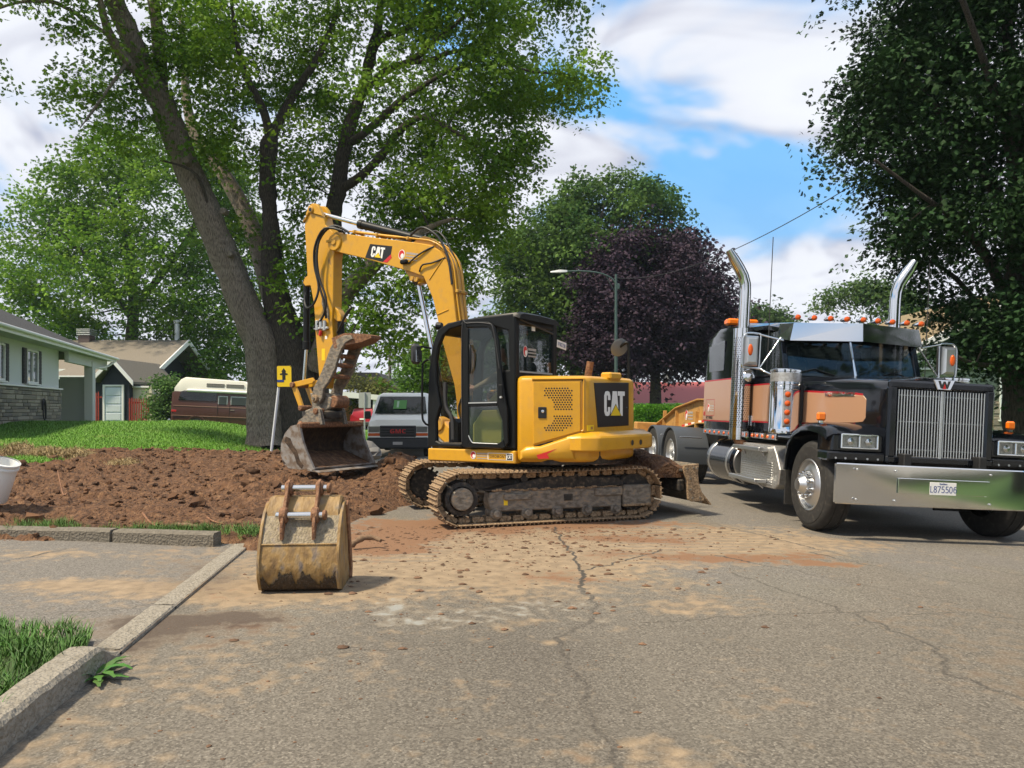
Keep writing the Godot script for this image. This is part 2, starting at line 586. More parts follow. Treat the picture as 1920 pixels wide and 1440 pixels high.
	for k in [["leaf", 0.10, 0.42], ["leaf_light", 0.10, 0.42], ["leaf_dark", 0.07, 0.2], ["leaf_purple", 0.07, 0.2]]:
		var l := mat(1, 1, 1, 0.62)
		l.vertex_color_use_as_albedo = true
		l.metallic_specular = 0.25
		l.backlight_enabled = true
		l.backlight = Color(1, 1, 1) * k[2] * 2.0
		M[k[0]] = l
	var gr := mat(1, 1, 1, 0.6)
	gr.vertex_color_use_as_albedo = true
	gr.backlight_enabled = true
	gr.backlight = Color(0.5, 0.5, 0.5)
	M.blade = gr

# ---------------------------------------------------------------- ground
func kerb_left(d: float) -> float:
	return -1.70 - 0.125 * maxf(d, 0.0)
func kerb_right(d: float) -> float:
	return 8.0 - 0.07 * d
func road_y(x: float) -> float:
	var t := maxf(0.0, x - 3.2)
	return -0.047 * t * t / (t + 0.25)
var hn1 := noise(0.45, 101, 4)
var hn2 := noise(2.6, 102, 4)
var hn3 := noise(0.09, 103, 3)
func lawn_y(x: float, d: float) -> float:
	var y := 0.0
	if d < 25.0:
		y = lerpf(0.36, 0.94, clampf((d - 12.5) / 12.5, 0.0, 1.0))
	else:
		y = lerpf(0.94, 0.16, smoothstep(25.0, 38.0, d))
	y = lerpf(y, 0.10, smoothstep(44.0, 54.0, d)) + 0.04 * hn3.get_noise_2d(x, d)
	y *= smoothstep(kerb_left(d) - 0.1, kerb_left(d) - 6.0, x)
	return y - 0.02
func soil_edge(d: float) -> float:               # how far the dug-up earth spreads over the road
	if d < 9.3:
		return lerpf(-1.75, -1.45, smoothstep(7.6, 9.3, d)) + 0.16 * hn1.get_noise_2d(d * 3.0, 4.0)
	return lerpf(-1.45, -0.95, smoothstep(9.3, 12.5, d)) + 0.2 * hn1.get_noise_2d(d * 2.0, 4.0)
func soil_y(x: float, d: float) -> float:
	var base := lerpf(0.10, 0.46, smoothstep(7.9, 15.5, d)) + maxf(0.0, d - 15.5) * 0.045
	base += 0.50 * exp(-pow((x + 1.60) / 0.62, 2.0) - pow((d - 13.2) / 1.3, 2.0))
	base += 0.12 * exp(-pow((x + 6.4) / 0.8, 2.0) - pow((d - 9.3) / 0.55, 2.0))
	base += 0.16 * hn1.get_noise_2d(x, d) * smoothstep(7.8, 9.0, d)
	var f := hn2.get_noise_2d(x, d)
	var amp := 0.35 + 0.95 * smoothstep(-0.25, 0.35, hn1.get_noise_2d(x * 0.7 + 60.0, d * 0.9))
	base += amp * (0.07 * f + 0.07 * absf(hn2.get_noise_2d(x * 1.9 + 7.0, d * 2.9)) - 0.05 * maxf(0.0, hn2.get_noise_2d(x * 3.1 + 3.0, d * 4.3)))
	var e := smoothstep(0.0, -1.1, x - soil_edge(d))
	var fr := smoothstep(7.70, 8.15, d + 0.2 * hn1.get_noise_2d(x * 2.0, 9.0) + (0.25 if x > -2.75 else 0.0))
	var bk := smoothstep(19.5, 16.0, d + 1.4 * hn1.get_noise_2d(x * 0.7, 31.0) + maxf(0.0, x + 5.0) * 0.9)
	var m := e * fr * bk
	var floor_ := lawn_y(x, d) - 0.09 if bk < 0.5 else -0.10
	return lerpf(floor_, base, m)

func sheet(xs: Array, ds: Array, kind: int, macro := false) -> ArrayMesh:
	var v := PackedVector3Array()
	var n := PackedVector3Array()
	var c := PackedColorArray()
	var uv := PackedVector2Array()
	var ix := PackedInt32Array()
	var w := xs.size()
	for d in ds:
		for k in w:
			var x: float = xs[k]
			if kind == 1:
				x = lerpf(kerb_left(d), kerb_right(d), x)
			elif kind == 5:
				x += kerb_right(d)
			elif kind == 6 or kind == 3:
				x += kerb_left(d)
			v.append(Vector3(x, sheet_y(kind, x, d), -d))
			uv.append(Vector2(clampf((x + 7.0) / 16.0, 0.0006, 0.9994), clampf((d - 1.0) / 16.0, 0.0006, 0.9994)))
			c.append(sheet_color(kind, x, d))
	var h := ds.size()
	for j in h:
		for i in w:
			var a := v[j * w + maxi(i - 1, 0)]
			var b := v[j * w + mini(i + 1, w - 1)]
			var e := v[maxi(j - 1, 0) * w + i]
			var f := v[mini(j + 1, h - 1) * w + i]
			n.append((b - a).cross(f - e).normalized())
			if i < w - 1 and j < h - 1:
				var q := j * w + i
				ix.append_array([q, q + w, q + 1, q + 1, q + w, q + w + 1])
	var ar := []
	ar.resize(Mesh.ARRAY_MAX)
	ar[Mesh.ARRAY_VERTEX] = v
	ar[Mesh.ARRAY_NORMAL] = n
	ar[Mesh.ARRAY_COLOR] = c
	ar[Mesh.ARRAY_TEX_UV] = uv
	ar[Mesh.ARRAY_TEX_UV2] = uv
	ar[Mesh.ARRAY_INDEX] = ix
	var m := ArrayMesh.new()
	m.add_surface_from_arrays(Mesh.PRIMITIVE_TRIANGLES, ar)
	return m
func sheet_y(kind: int, x: float, d: float) -> float:
	match kind:
		1: return road_y2(x, d)
		2: return soil_y(x, d)
		3: return lawn_y(x, d)
		5: return road_y(kerb_right(d)) + 0.10 + 0.04 * hn1.get_noise_2d(x, d) + 0.02 * minf(x - kerb_right(d), 8.0)
		6: return 0.018 + 0.012 * (kerb_left(d) - x) + 0.006 * hn1.get_noise_2d(x * 2.0, d * 2.0)
	return -0.35
func sheet_color(kind: int, x: float, d: float) -> Color:
	match kind:
		1:
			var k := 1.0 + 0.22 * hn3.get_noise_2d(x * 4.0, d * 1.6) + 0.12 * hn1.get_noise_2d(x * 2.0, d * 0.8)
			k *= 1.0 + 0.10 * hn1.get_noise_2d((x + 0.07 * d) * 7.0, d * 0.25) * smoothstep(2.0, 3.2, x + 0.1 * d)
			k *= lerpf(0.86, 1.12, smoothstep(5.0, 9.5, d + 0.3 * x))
			return Color(k * 1.03, k, k * 0.93)
		3:
			var k := 0.5 + 0.5 * hn1.get_noise_2d(x * 0.8, d * 0.8)
			var dry := smoothstep(0.10, 0.45, hn1.get_noise_2d(x * 0.6 + 40.0, d * 0.9)) * smoothstep(24.0, 15.0, d)
			return Color(0.085, 0.21, 0.018).lerp(Color(0.13, 0.27, 0.028), k).lerp(Color(0.30, 0.24, 0.10), dry * 0.8)
		5:
			return Color(0.045, 0.115, 0.015).lerp(Color(0.085, 0.17, 0.025), 0.5 + 0.5 * hn1.get_noise_2d(x, d))
	return Color(1, 1, 1)

func steps(a: float, b: float, s: float) -> Array:
	var o := []
	var n := int(round((b - a) / s))
	for i in n + 1:
		o.append(a + (b - a) * i / n)
	return o

func stain_picture() -> ImageTexture:
	# what has been spilt on the asphalt: sand, red earth, chalk, tar and the cracks
	var s := 1600
	var low := Image.create(160, 160, false, Image.FORMAT_RGBF)
	var wob := noise(0.55, 201, 3)
	# centre x, d, radius across, radius along, channel (0 sand, 1 red earth, 2 chalk and tar: negative tar), strength
	var spots := [[0.2, 8.0, 2.2, 1.1, 0, 1.0], [1.3, 8.6, 1.8, 0.9, 0, 0.9], [-0.9, 7.4, 1.5, 1.2, 0, 0.9], [2.3, 7.9, 1.3, 0.55, 0, 0.8], [-2.6, 5.9, 1.2, 0.32, 0, 0.65], [-4.6, 7.2, 1.1, 0.28, 0, 0.6], [-3.4, 6.0, 0.8, 0.22, 0, 0.6],
		[-1.6, 6.2, 1.0, 0.8, 0, 0.55], [0.5, 6.6, 1.0, 0.9, 0, 0.5], [-2.4, 4.6, 1.4, 1.0, 0, 0.20], [-1.2, 4.2, 1.6, 1.4, 0, 0.08], [-1.9, 3.4, 0.8, 0.6, 0, 0.20], [0.6, 3.1, 0.25, 0.15, 0, 0.5], [0.35, 4.75, 0.12, 0.1, 0, 0.6], [0.1, 5.05, 0.15, 0.08, 0, 0.7], [1.2, 5.5, 0.5, 0.25, 0, 0.55],
		[2.0, 7.35, 1.0, 0.28, 1, 0.95], [2.75, 6.9, 0.5, 0.16, 1, 0.8], [1.4, 8.35, 0.9, 0.25, 1, 0.8], [0.55, 6.35, 0.5, 0.2, 1, 0.7], [-1.3, 8.8, 0.9, 0.8, 1, 0.9], [-1.55, 7.75, 0.6, 0.4, 1, 1.0], [-2.2, 8.0, 0.6, 0.5, 1, 1.0], [-0.5, 9.4, 1.2, 0.7, 1, 0.8], [-1.7, 5.0, 0.35, 0.2, 1, 0.4], [0.8, 9.4, 1.6, 0.6, 1, 0.7],
		[-0.93, 5.42, 0.15, 0.16, 2, 0.62], [-0.66, 5.15, 0.26, 0.10, 2, 0.42], [0.05, 5.35, 0.5, 0.2, 2, 0.30],
		[-2.15, 5.0, 0.42, 0.25, 2, -0.95], [-2.3, 4.6, 0.25, 0.2, 2, -0.7], [-1.95, 5.2, 0.5, 0.12, 2, -0.7], [-2.55, 6.6, 0.3, 0.5, 2, -0.5], [2.6, 4.6, 0.9, 0.6, 2, -0.22], [3.6, 3.6, 1.0, 0.8, 2, -0.25]]
	for j in 160:
		for i in 160:
			var x := -7.0 + 16.0 * (i + 0.5) / 160.0
			var d := 1.0 + 16.0 * (j + 0.5) / 160.0
			var f := [0.0, 0.0, 0.0]
			var wx := x + 0.35 * wob.get_noise_2d(x, d)
			var wd := d + 0.25 * wob.get_noise_2d(x + 30.0, d)
			for q in spots:
				var ex: float = (wx - q[0]) / q[2]
				var ed: float = (wd - q[1]) / q[3]
				var r := ex * ex + ed * ed
				if r < 6.0:
					f[q[4]] = f[q[4]] + q[5] * exp(-r)
			low.set_pixel(i, j, Color(f[0], f[1], f[2] * 0.5 + 0.5))
	low.resize(s, s, Image.INTERPOLATE_CUBIC)
	var lo := low.get_data().to_float32_array()
	var na := noise(0.010, 205, 6).get_image(s, s).get_data()
	var nb := noise(0.06, 206, 4).get_image(s, s).get_data()
	var out := PackedByteArray()
	out.resize(s * s * 4)
	for k in s * s:
		var a := (na[k] - 128) / 128.0
		var b := (nb[k] - 128) / 128.0
		var sand := clampf((lo[k * 3] * 1.25 - 0.28 + a * 0.40 + b * 0.5) * 1.2, 0.0, 0.78)
		var gx := -7.0 + 16.0 * (k % s) / s
		var gd := 1.0 + 16.0 * (k / s) / s
		if gd > 7.0 and gd < 9.6 and ((gx > -1.7 and gx < -0.7) or (gx > 1.0 and gx < 2.7)):
			sand = clampf(sand * (0.72 + 0.5 * smoothstep(-0.3, 0.6, sin(gd * 37.0 + gx * 1.5 + a * 2.0))), 0.0, 0.9)
		var red := clampf((lo[k * 3 + 1] * 1.2 - 0.42 + a * 0.5 + b * 0.45) * 2.0, 0.0, 0.9)
		var ch := (lo[k * 3 + 2] - 0.5) * 2.0
		var r := 144.0 + 24.0 * b
		var g := 124.0 + 22.0 * b
		var bl := 98.0 + 19.0 * b
		var al := sand
		if red > 0.0:
			r = lerpf(r, 122.0, red)
			g = lerpf(g, 86.0, red)
			bl = lerpf(bl, 58.0, red)
			al = maxf(al, red)
		if ch > 0.02:
			var q := clampf(ch * 1.5 - 0.2 + b * 0.8 + a * 0.3, 0.0, 0.7)
			r = lerpf(r, 150.0, q)
			g = lerpf(g, 160.0, q)
			bl = lerpf(bl, 164.0, q)
			al = maxf(al, q)
		elif ch < -0.02:
			var q := clampf(-ch * 1.5 - 0.25 + b * 0.5 + a * 0.4, 0.0, 0.85)
			r = lerpf(r, 66.0, q)
			g = lerpf(g, 54.0, q)
			bl = lerpf(bl, 46.0, q)
			al = maxf(al, q)
		out[k * 4] = int(r)
		out[k * 4 + 1] = int(g)
		out[k * 4 + 2] = int(bl)
		out[k * 4 + 3] = int(al * 255.0)
	var rng := RandomNumberGenerator.new()
	rng.seed = 5
	# cracks as photographed: x, d of their corners, half width in pixels, darkness
	var cracks := [[[0.62, 6.6, 0.56, 6.15, 0.60, 5.6, 0.55, 5.2, 0.38, 4.86, 0.27, 4.75, 0.30, 4.55, 0.33, 4.2, 0.36, 3.85, 0.36, 3.5, 0.42, 3.15, 0.40, 2.8], 1.7, 0.62],
		[[0.5, 9.2, 0.62, 6.6], 1.0, 0.5], [[0.9, 5.1, 1.6, 5.25, 2.3, 5.35, 3.2, 5.3, 3.9, 4.95, 4.4, 4.7], 1.0, 0.8], [[1.9, 6.6, 2.2, 5.8, 2.35, 5.3, 2.5, 4.6, 2.35, 4.1, 2.5, 3.7, 2.7, 3.3, 2.65, 3.0], 1.4, 0.85], [[2.9, 7.6, 3.4, 6.6, 4.2, 5.9], 0.9, 0.75],
		[[2.0, 7.4, 2.6, 6.5, 3.2, 5.6], 0.9, 0.7], [[4.0, 7.8, 4.4, 6.8, 5.2, 5.8, 5.6, 5.0], 0.8, 0.6], [[1.5, 7.7, 1.0, 7.1, 0.6, 6.7], 0.8, 0.6], [[-1.5, 4.3, -0.9, 4.5, -0.4, 4.6], 0.7, 0.6], [[-0.5, 3.4, -0.2, 3.5], 0.6, 0.6], [[3.0, 3.9, 3.3, 3.4, 3.1, 2.9], 0.9, 0.6],
		[[-3.2, 5.2, -2.7, 5.35, -2.45, 5.6], 0.8, 0.8], [[-5.6, 5.9, -4.6, 6.9, -4.2, 7.9], 1.2, 0.75], [[2.3, 9.9, 3.6, 6.4, 4.4, 4.9], 0.7, 0.45]]
	for c in cracks:
		var p: Array = c[0]
		for i in range(0, p.size() - 2, 2):
			var a := Vector2(p[i], p[i + 1])
			var b := Vector2(p[i + 2], p[i + 3])
			var n := int(a.distance_to(b) / 0.004)
			for k in n:
				var t := float(k) / n
				var q := a.lerp(b, t)
				q += Vector2(nz(q, 1.0), nz(q, 50.0)) * 0.07
				var u := (q.x + 7.0) / 16.0 * s
				var v := (q.y - 1.0) / 16.0 * s
				var hw: float = c[1] * (0.55 + 0.7 * absf(nz(q * 3.0, 9.0)) + 0.2 * rng.randf())
				for dj in range(-4, 5):
					for di in range(-4, 5):
						var iu := int(u) + di
						var iv := int(v) + dj
						var far := Vector2(iu + 0.5 - u, iv + 0.5 - v).length()
						if far < hw + 0.7 and iu >= 0 and iv >= 0 and iu < s and iv < s:
							var al := clampf(hw + 0.7 - far, 0.0, 1.0) * float(c[2]) * 255.0
							var o := (iv * s + iu) * 4
							if al > 40 and out[o] > 50:
								out[o] = 44
								out[o + 1] = 39
								out[o + 2] = 34
								out[o + 3] = maxi(out[o + 3], int(al))
	for i in s:
		for k in [i, (s - 1) * s + i, i * s, i * s + s - 1]:
			out[k * 4 + 3] = 0
	return ImageTexture.create_from_image(Image.create_from_data(s, s, false, Image.FORMAT_RGBA8, out))
func nz(q: Vector2, o: float) -> float:
	return hn2.get_noise_2d(q.x * 1.3 + o, q.y * 1.3)

func ground() -> void:
	var asphalt := StandardMaterial3D.new()
	asphalt.vertex_color_use_as_albedo = true
	asphalt.albedo_color = Color(1, 1, 1)
	var stones := noise(0.13, 301, 2, FastNoiseLite.TYPE_CELLULAR)
	stones.cellular_return_type = FastNoiseLite.RETURN_CELL_VALUE
	stones.fractal_type = FastNoiseLite.FRACTAL_FBM
	asphalt.albedo_texture = noise_tex(stones, [[0.0, 0.075, 0.067, 0.057], [0.35, 0.125, 0.112, 0.096], [0.6, 0.165, 0.150, 0.130], [0.85, 0.215, 0.195, 0.17], [1.0, 0.34, 0.315, 0.28]], 1024)
	asphalt.uv1_triplanar = true
	asphalt.uv1_world_triplanar = true
	asphalt.uv1_scale = Vector3(0.73, 0.73, 0.73)
	asphalt.heightmap_enabled = true
	asphalt.heightmap_texture = asphalt.albedo_texture
	asphalt.heightmap_scale = 0.5
	asphalt.roughness = 0.88
	asphalt.detail_enabled = true
	asphalt.detail_albedo = stain_picture()
	asphalt.detail_uv_layer = BaseMaterial3D.DETAIL_UV_2
	asphalt.detail_blend_mode = BaseMaterial3D.BLEND_MODE_MIX
	var earth := worn([[0.0, 0.05, 0.09, 0.02], [0.5, 0.07, 0.13, 0.03], [1.0, 0.10, 0.12, 0.05]], Vector3(0.1, 0.1, 0.1), 0.95, 0.0, 0.02, 55)
	struct("ground", sheet(steps(-400, 400, 40), steps(-60, 700, 40), 0), earth)
	var ds := steps(-60.0, 1.0, 1.0) + steps(1.0, 17.0, 0.5).slice(1) + steps(17.0, 140.0, 3.0).slice(1)
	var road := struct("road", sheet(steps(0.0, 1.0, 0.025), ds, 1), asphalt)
	struct("driveway", sheet(steps(-14.0, 0.0, 0.25), steps(3.6, 8.3, 0.1), 6), asphalt)
	var cross := MB.new()
	cross.box(Vector3(-26, 0.02, -58), Vector3(50, 0.04, 9))
	struct("cross_street", cross, worn([[0.0, 0.30, 0.27, 0.22], [1.0, 0.42, 0.38, 0.32]], Vector3(0.1, 0.1, 0.1), 0.9))
	var soil := struct("bare_soil", sheet(steps(-16.0, -0.6, 0.05), steps(7.4, 20.5, 0.055), 2), M.soil)
	var turf := StandardMaterial3D.new()
	turf.vertex_color_use_as_albedo = true
	turf.albedo_texture = noise_tex(noise(0.06, 311, 4), [[0.0, 0.6, 0.6, 0.6], [0.5, 0.92, 0.92, 0.92], [1.0, 1.0, 1.0, 1.0]], 512)
	turf.uv1_triplanar = true
	turf.uv1_world_triplanar = true
	turf.uv1_scale = Vector3(0.8, 0.8, 0.8)
	turf.roughness = 0.95
	struct("lawn", sheet(steps(-60.0, 0.0, 0.5), steps(13.0, 64.0, 0.6), 3), turf)
	var apron := MB.new()
	apron.box(Vector3(15.6, 0.105, 6.5), Vector3(14.6, 0.09, 17.0), 0.01)  # unseen paving, added so that the truck's bumper mirrors grey
	struct("unseen_driveway", apron, worn([[0.0, 0.26, 0.25, 0.235], [1.0, 0.36, 0.35, 0.33]], Vector3(0.2, 0.2, 0.2), 0.9))
	struct("grass_verge", sheet(steps(0.0, 40.0, 1.0), steps(-60.0, 90.0, 1.5), 5), turf)
	# kerbs: the raised concrete kerb near the eye, the flush strip across the driveway, the kerb on the far side
	var k := MB.new()
	kerb_run(k, 0.5, 4.42, 0.135, 0.16, true)
	struct("kerb", k, M.concrete)
	k = MB.new()
	kerb_run(k, 4.45, 5.42, 0.026, 0.17, false)
	struct("kerb", k, M.concrete)
	k = MB.new()
	kerb_run(k, 5.47, 8.0, 0.022, 0.17, false)
	struct("kerb", k, M.concrete)
	k = MB.new()
	var rings := []
	for d in steps(-60.0, 80.0, 1.0):
		var x := kerb_right(d)
		var y := road_y(x)
		rings.append([Vector3(x - 0.02, y - 0.15, -d), Vector3(x, y + 0.11, -d), Vector3(x + 0.02, y + 0.125, -d), Vector3(x + 0.15, y + 0.125, -d), Vector3(x + 0.15, y - 0.15, -d)])
	k.loft(rings)
	struct("kerb", k, M.concrete)
	# soil clods, crumbs on the asphalt
	var rng := RandomNumberGenerator.new()
	rng.seed = 21
	var clod := lump(7, 0.5, 3)
	var where := []
	var tints := []
	while where.size() < 9000:
		var x := rng.randf_range(-14.0, -0.9)
		var d := rng.randf_range(7.8, 17.5)
		var y := soil_y(x, d)
		if y < 0.02 or (d > 15.0 and y < lawn_y(x, d) + 0.02):
			continue
		var s := 0.008 + 0.042 * pow(rng.randf(), 7.0)
		if where.size() % 150 == 0:
			s = rng.randf_range(0.06, 0.13)
		where.append(Transform3D(Basis.from_euler(Vector3(rng.randf() * 6, rng.randf() * 6, rng.randf() * 6)).scaled(Vector3(s, s * 0.75, s)), Vector3(x, y + s * 0.2, -d)))
		var v := rng.randf_range(0.45, 1.25)
		tints.append(Color(0.112 * v, 0.053 * v, 0.023 * v))
	var cm := mat(1, 1, 1, 0.95)
	cm.vertex_color_use_as_albedo = true
	scatter("soil_clods", clod, cm, where, tints, null, "loose brown clods lying all over the dug-up earth", "soil")
	where = []
	tints = []
	for i in 2600:
		var x := rng.randfn(-0.2, 1.5)
		var d := 9.2 - absf(rng.randfn(0.0, 1.5))
		if rng.randf() < 0.16:
			x = rng.randfn(-0.8, 1.3)
			d = rng.randf_range(2.2, 7.0)
		if x < kerb_left(d) + 0.1 or d < 2.0:
			continue
		var s := 0.004 + 0.020 * pow(rng.randf(), 7.0) * (1.0 if d > 4.5 else 0.5)
		where.append(Transform3D(Basis.from_euler(Vector3(0, rng.randf() * 6, 0)).scaled(Vector3(s * rng.randf_range(1.0, 1.8), s * 0.5, s)), Vector3(x, road_y(x) + s * 0.2, -d)))
		var v := rng.randf_range(0.5, 1.3)
		tints.append(Color(0.15 * v, 0.085 * v, 0.05 * v))
	scatter("dirt_crumbs", clod, cm, where, tints, null, "brown crumbs of earth scattered over the asphalt", "soil")
	grass()

func kerb_run(k: MB, a: float, b: float, h: float, w: float, rough: bool) -> void:
	var rings := []
	for d in steps(a, b, 0.07):
		var x := kerb_left(d)
		var r := 0.018 * hn2.get_noise_2d(d * 3.0, 5.0) if rough else 0.008 * hn2.get_noise_2d(d * 4.0, 7.0)
		var r2 := 0.014 * hn2.get_noise_2d(d * 5.0, 15.0) if rough else 0.01 * hn2.get_noise_2d(d * 7.0, 7.0)
		var hh := h * (smoothstep(b, b - 0.3, d) * 0.85 + 0.15) if rough else h
		var c := minf(0.022, hh * 0.5)
		rings.append([Vector3(x + 0.012 + r * 0.4, -0.12, -d), Vector3(x + r, hh - c + r2 * 0.5, -d), Vector3(x - c + r, hh + r2 * 0.4, -d), Vector3(x - w * 0.5, hh + 0.004 + r2 * 0.3, -d), Vector3(x - w + r2, hh, -d), Vector3(x - w, -0.12, -d)])
	k.loft(rings)
	k.crease(28.0)

func lump(seed_: int, rough: float, rings_: int) -> ArrayMesh:
	var m := MB.new()
	var n := noise(1.1, seed_, 3)
	var pts := []
	for j in rings_ + 2:
		var row := []
		for i in 7:
			var th := PI * (j + 0.02) / (rings_ + 1.02)
			var ph := TAU * (i + 0.5 * (j % 2)) / 7.0
			var p := Vector3(sin(th) * cos(ph), cos(th), sin(th) * sin(ph))
			row.append(p * (1.0 + rough * 2.0 * n.get_noise_3dv(p * 1.6)))
		pts.append(row)
	m.loft(pts)
	m.crease(50.0)
	return m.mesh()

func tuft(seed_: int, blades: int, spread: float, tall: float, wide: float) -> ArrayMesh:
	var m := MB.new()
	var rng := RandomNumberGenerator.new()
	rng.seed = seed_
	for b in blades:
		var a := rng.randf() * TAU
		var r := spread * sqrt(rng.randf())
		var p := Vector3(cos(a) * r, 0, sin(a) * r)
		var lean := Vector3(rng.randfn(0, 0.35), 1, rng.randfn(0, 0.35)).normalized()
		var h := tall * rng.randf_range(0.55, 1.1)
		var side := lean.cross(Vector3(rng.randf() - 0.5, 0.1, rng.randf() - 0.5)).normalized() * wide * 0.5
		var droop := Vector3(lean.x, -0.25, lean.z) * h * rng.randf_range(0.1, 0.45)
		var q := p + lean * h * 0.6
		var t := p + lean * h + droop
		var n := (side.cross(lean).normalized() * 0.5 + Vector3.UP).normalized()
		m.push(p - side, p + side, q + side * 0.8, n, n, n)
		m.push(p - side, q + side * 0.8, q - side * 0.8, n, n, n)
		m.push(q - side * 0.8, q + side * 0.8, t, n, n, n)
	return m.mesh()

func grass() -> void:
	var rng := RandomNumberGenerator.new()
	rng.seed = 33
	# the clump of long grass inside the near kerb
	var t1 := tuft(1, 16, 0.055, 0.135, 0.006)
	var where := []
	var tints := []
	for i in 2600:
		var d := rng.randf_range(1.6, 4.78)
		var x := kerb_left(d) - 0.17 - pow(rng.randf(), 0.8) * 3.0
		if d > 4.25 and x > kerb_left(d) - 0.19 - (d - 4.25) * 0.15:
			continue
		var s := rng.randf_range(0.7, 1.25) * (0.75 if d > 4.6 else 1.0)
		where.append(Transform3D(Basis(Vector3.UP, rng.randf() * TAU).scaled(Vector3(s, s, s)), Vector3(x, 0.055, -d)))
		var v := rng.randf_range(0.55, 1.25)
		tints.append(Color(0.055 * v, 0.165 * v, 0.022 * v).lerp(Color(0.16, 0.20, 0.05) * v, rng.randf() * 0.25))
	scatter("long_grass", t1, M.blade, where, tints, null, "thick clump of long green grass behind the near kerb", "grass")
	var bed := MB.new()
	bed.face([Vector3(kerb_left(0.8) - 0.15, 0.06, -0.8), Vector3(kerb_left(4.3) - 0.15, 0.06, -4.3), Vector3(kerb_left(4.6) - 0.24, 0.048, -4.60), Vector3(-9.0, 0.06, -4.62), Vector3(-9.0, 0.06, -0.8)], Vector3(-3, -5, -3))
	struct("grass_bed", bed, mat(0.035, 0.06, 0.015, 0.95))
	# the lawn
	var t2 := tuft(2, 26, 0.16, 0.085, 0.010)
	where = []
	tints = []
	while where.size() < 26000:
		var d := 13.5 + 30.0 * pow(rng.randf(), 1.6)
		var x := rng.randf_range(-0.74 * d, kerb_left(d) - 0.5)
		var y := lawn_y(x, d)
		if d < 20.5 and soil_y(x, d) > y - 0.01:
			continue
		var s := rng.randf_range(0.7, 1.3) * (0.8 + d * 0.012)
		where.append(Transform3D(Basis(Vector3.UP, rng.randf() * TAU).scaled(Vector3(s, s * rng.randf_range(0.7, 1.2), s)), Vector3(x, y, -d)))
		var v := rng.randf_range(0.75, 1.2)
		var dry := smoothstep(0.10, 0.45, hn1.get_noise_2d(x * 0.6 + 40.0, d * 0.9)) * smoothstep(24.0, 15.0, d)
		tints.append((Color(0.105, 0.275, 0.022) * v).lerp(Color(0.17, 0.31, 0.035) * v, rng.randf() * 0.6).lerp(Color(0.34, 0.26, 0.11), dry * rng.randf()))
	scatter("lawn_grass", t2, M.blade, where, tints, null, "short bright green lawn grass around the big tree and in front of the houses", "grass")
	where = []
	tints = []
	while where.size() < 5000:
		var d := 6.5 + 30.0 * rng.randf()
		var x := kerb_right(d) + 0.15 + 8.0 * rng.randf()
		var s := rng.randf_range(0.7, 1.3)
		where.append(Transform3D(Basis(Vector3.UP, rng.randf() * TAU).scaled(Vector3(s, s, s)), Vector3(x, sheet_y(5, x, d), -d)))
		var v := rng.randf_range(0.6, 1.1)
		tints.append(Color(0.055, 0.15, 0.018) * v)
	scatter("verge_grass", t2, M.blade, where, tints, null, "green grass on the verge behind the truck", "grass")
	# green sprigs left along the border kerb
	where = []
	tints = []
	for i in 260:
		var c: Array = [[-3.85, 8.25, 0.5], [-2.75, 8.05, 0.25], [-5.0, 8.3, 0.5], [-3.35, 8.15, 0.3]][rng.randi() % 4]
		var x: float = c[0] + rng.randfn(0, c[2] * 0.5)
		var d: float = c[1] + rng.randfn(0.03, 0.09)
		var s := rng.randf_range(0.5, 1.0)
		where.append(Transform3D(Basis(Vector3.UP, rng.randf() * TAU).scaled(Vector3(s, s, s)), Vector3(x, maxf(soil_y(x, d), 0.02), -d)))
		var v := rng.randf_range(0.5, 1.1)
		tints.append(Color(0.085 * v, 0.19 * v, 0.03 * v))
	scatter("border_grass", t1, M.blade, where, tints, null, "scraps of green grass left along the border kerb stones", "grass")

# ---------------------------------------------------------------- houses and the street
func frame_at(o: Vector3, along: Vector3) -> Transform3D:    # x along a wall, y up, z out of it
	var e := along.normalized()
	return Transform3D(Basis(e, Vector3.UP, e.cross(Vector3.UP)), o)
func stone_courses(parent: Node, xf: Transform3D, x0: float, x1: float, y0: float, y1: float, seed_: int, course: float, longest: float) -> void:
	var rng := RandomNumberGenerator.new()
	rng.seed = seed_
	var kinds := [[0.25, 0.225, 0.17], [0.31, 0.275, 0.205], [0.20, 0.185, 0.15], [0.36, 0.325, 0.25]]
	var mats := []
	for k in kinds:
		mats.append(worn([[0.0, k[0] * 0.7, k[1] * 0.7, k[2] * 0.7], [1.0, k[0] * 1.15, k[1] * 1.15, k[2] * 1.15]], Vector3(1.5, 1.5, 1.5), 0.9, 0.0, 0.03, seed_, 1.0))
	var y := y0
	while y < y1 - 0.03:
		var h := minf(course * rng.randf_range(0.7, 1.35), y1 - y)
		var x := x0
		while x < x1 - 0.02:
			var l := minf(rng.randf_range(0.35, 1.0) * longest, x1 - x)
			if x1 - x - l < 0.12:
				l = x1 - x
			var d := rng.randf_range(0.0, 0.035)
			part("stone", MB.new().box(Vector3(x + l * 0.5, y + h * 0.5, 0.02 + d * 0.5), Vector3(l - 0.014, h - 0.014, 0.05 + d), 0.014), mats[rng.randi() % 4], parent, xf)
			x += l
		y += h
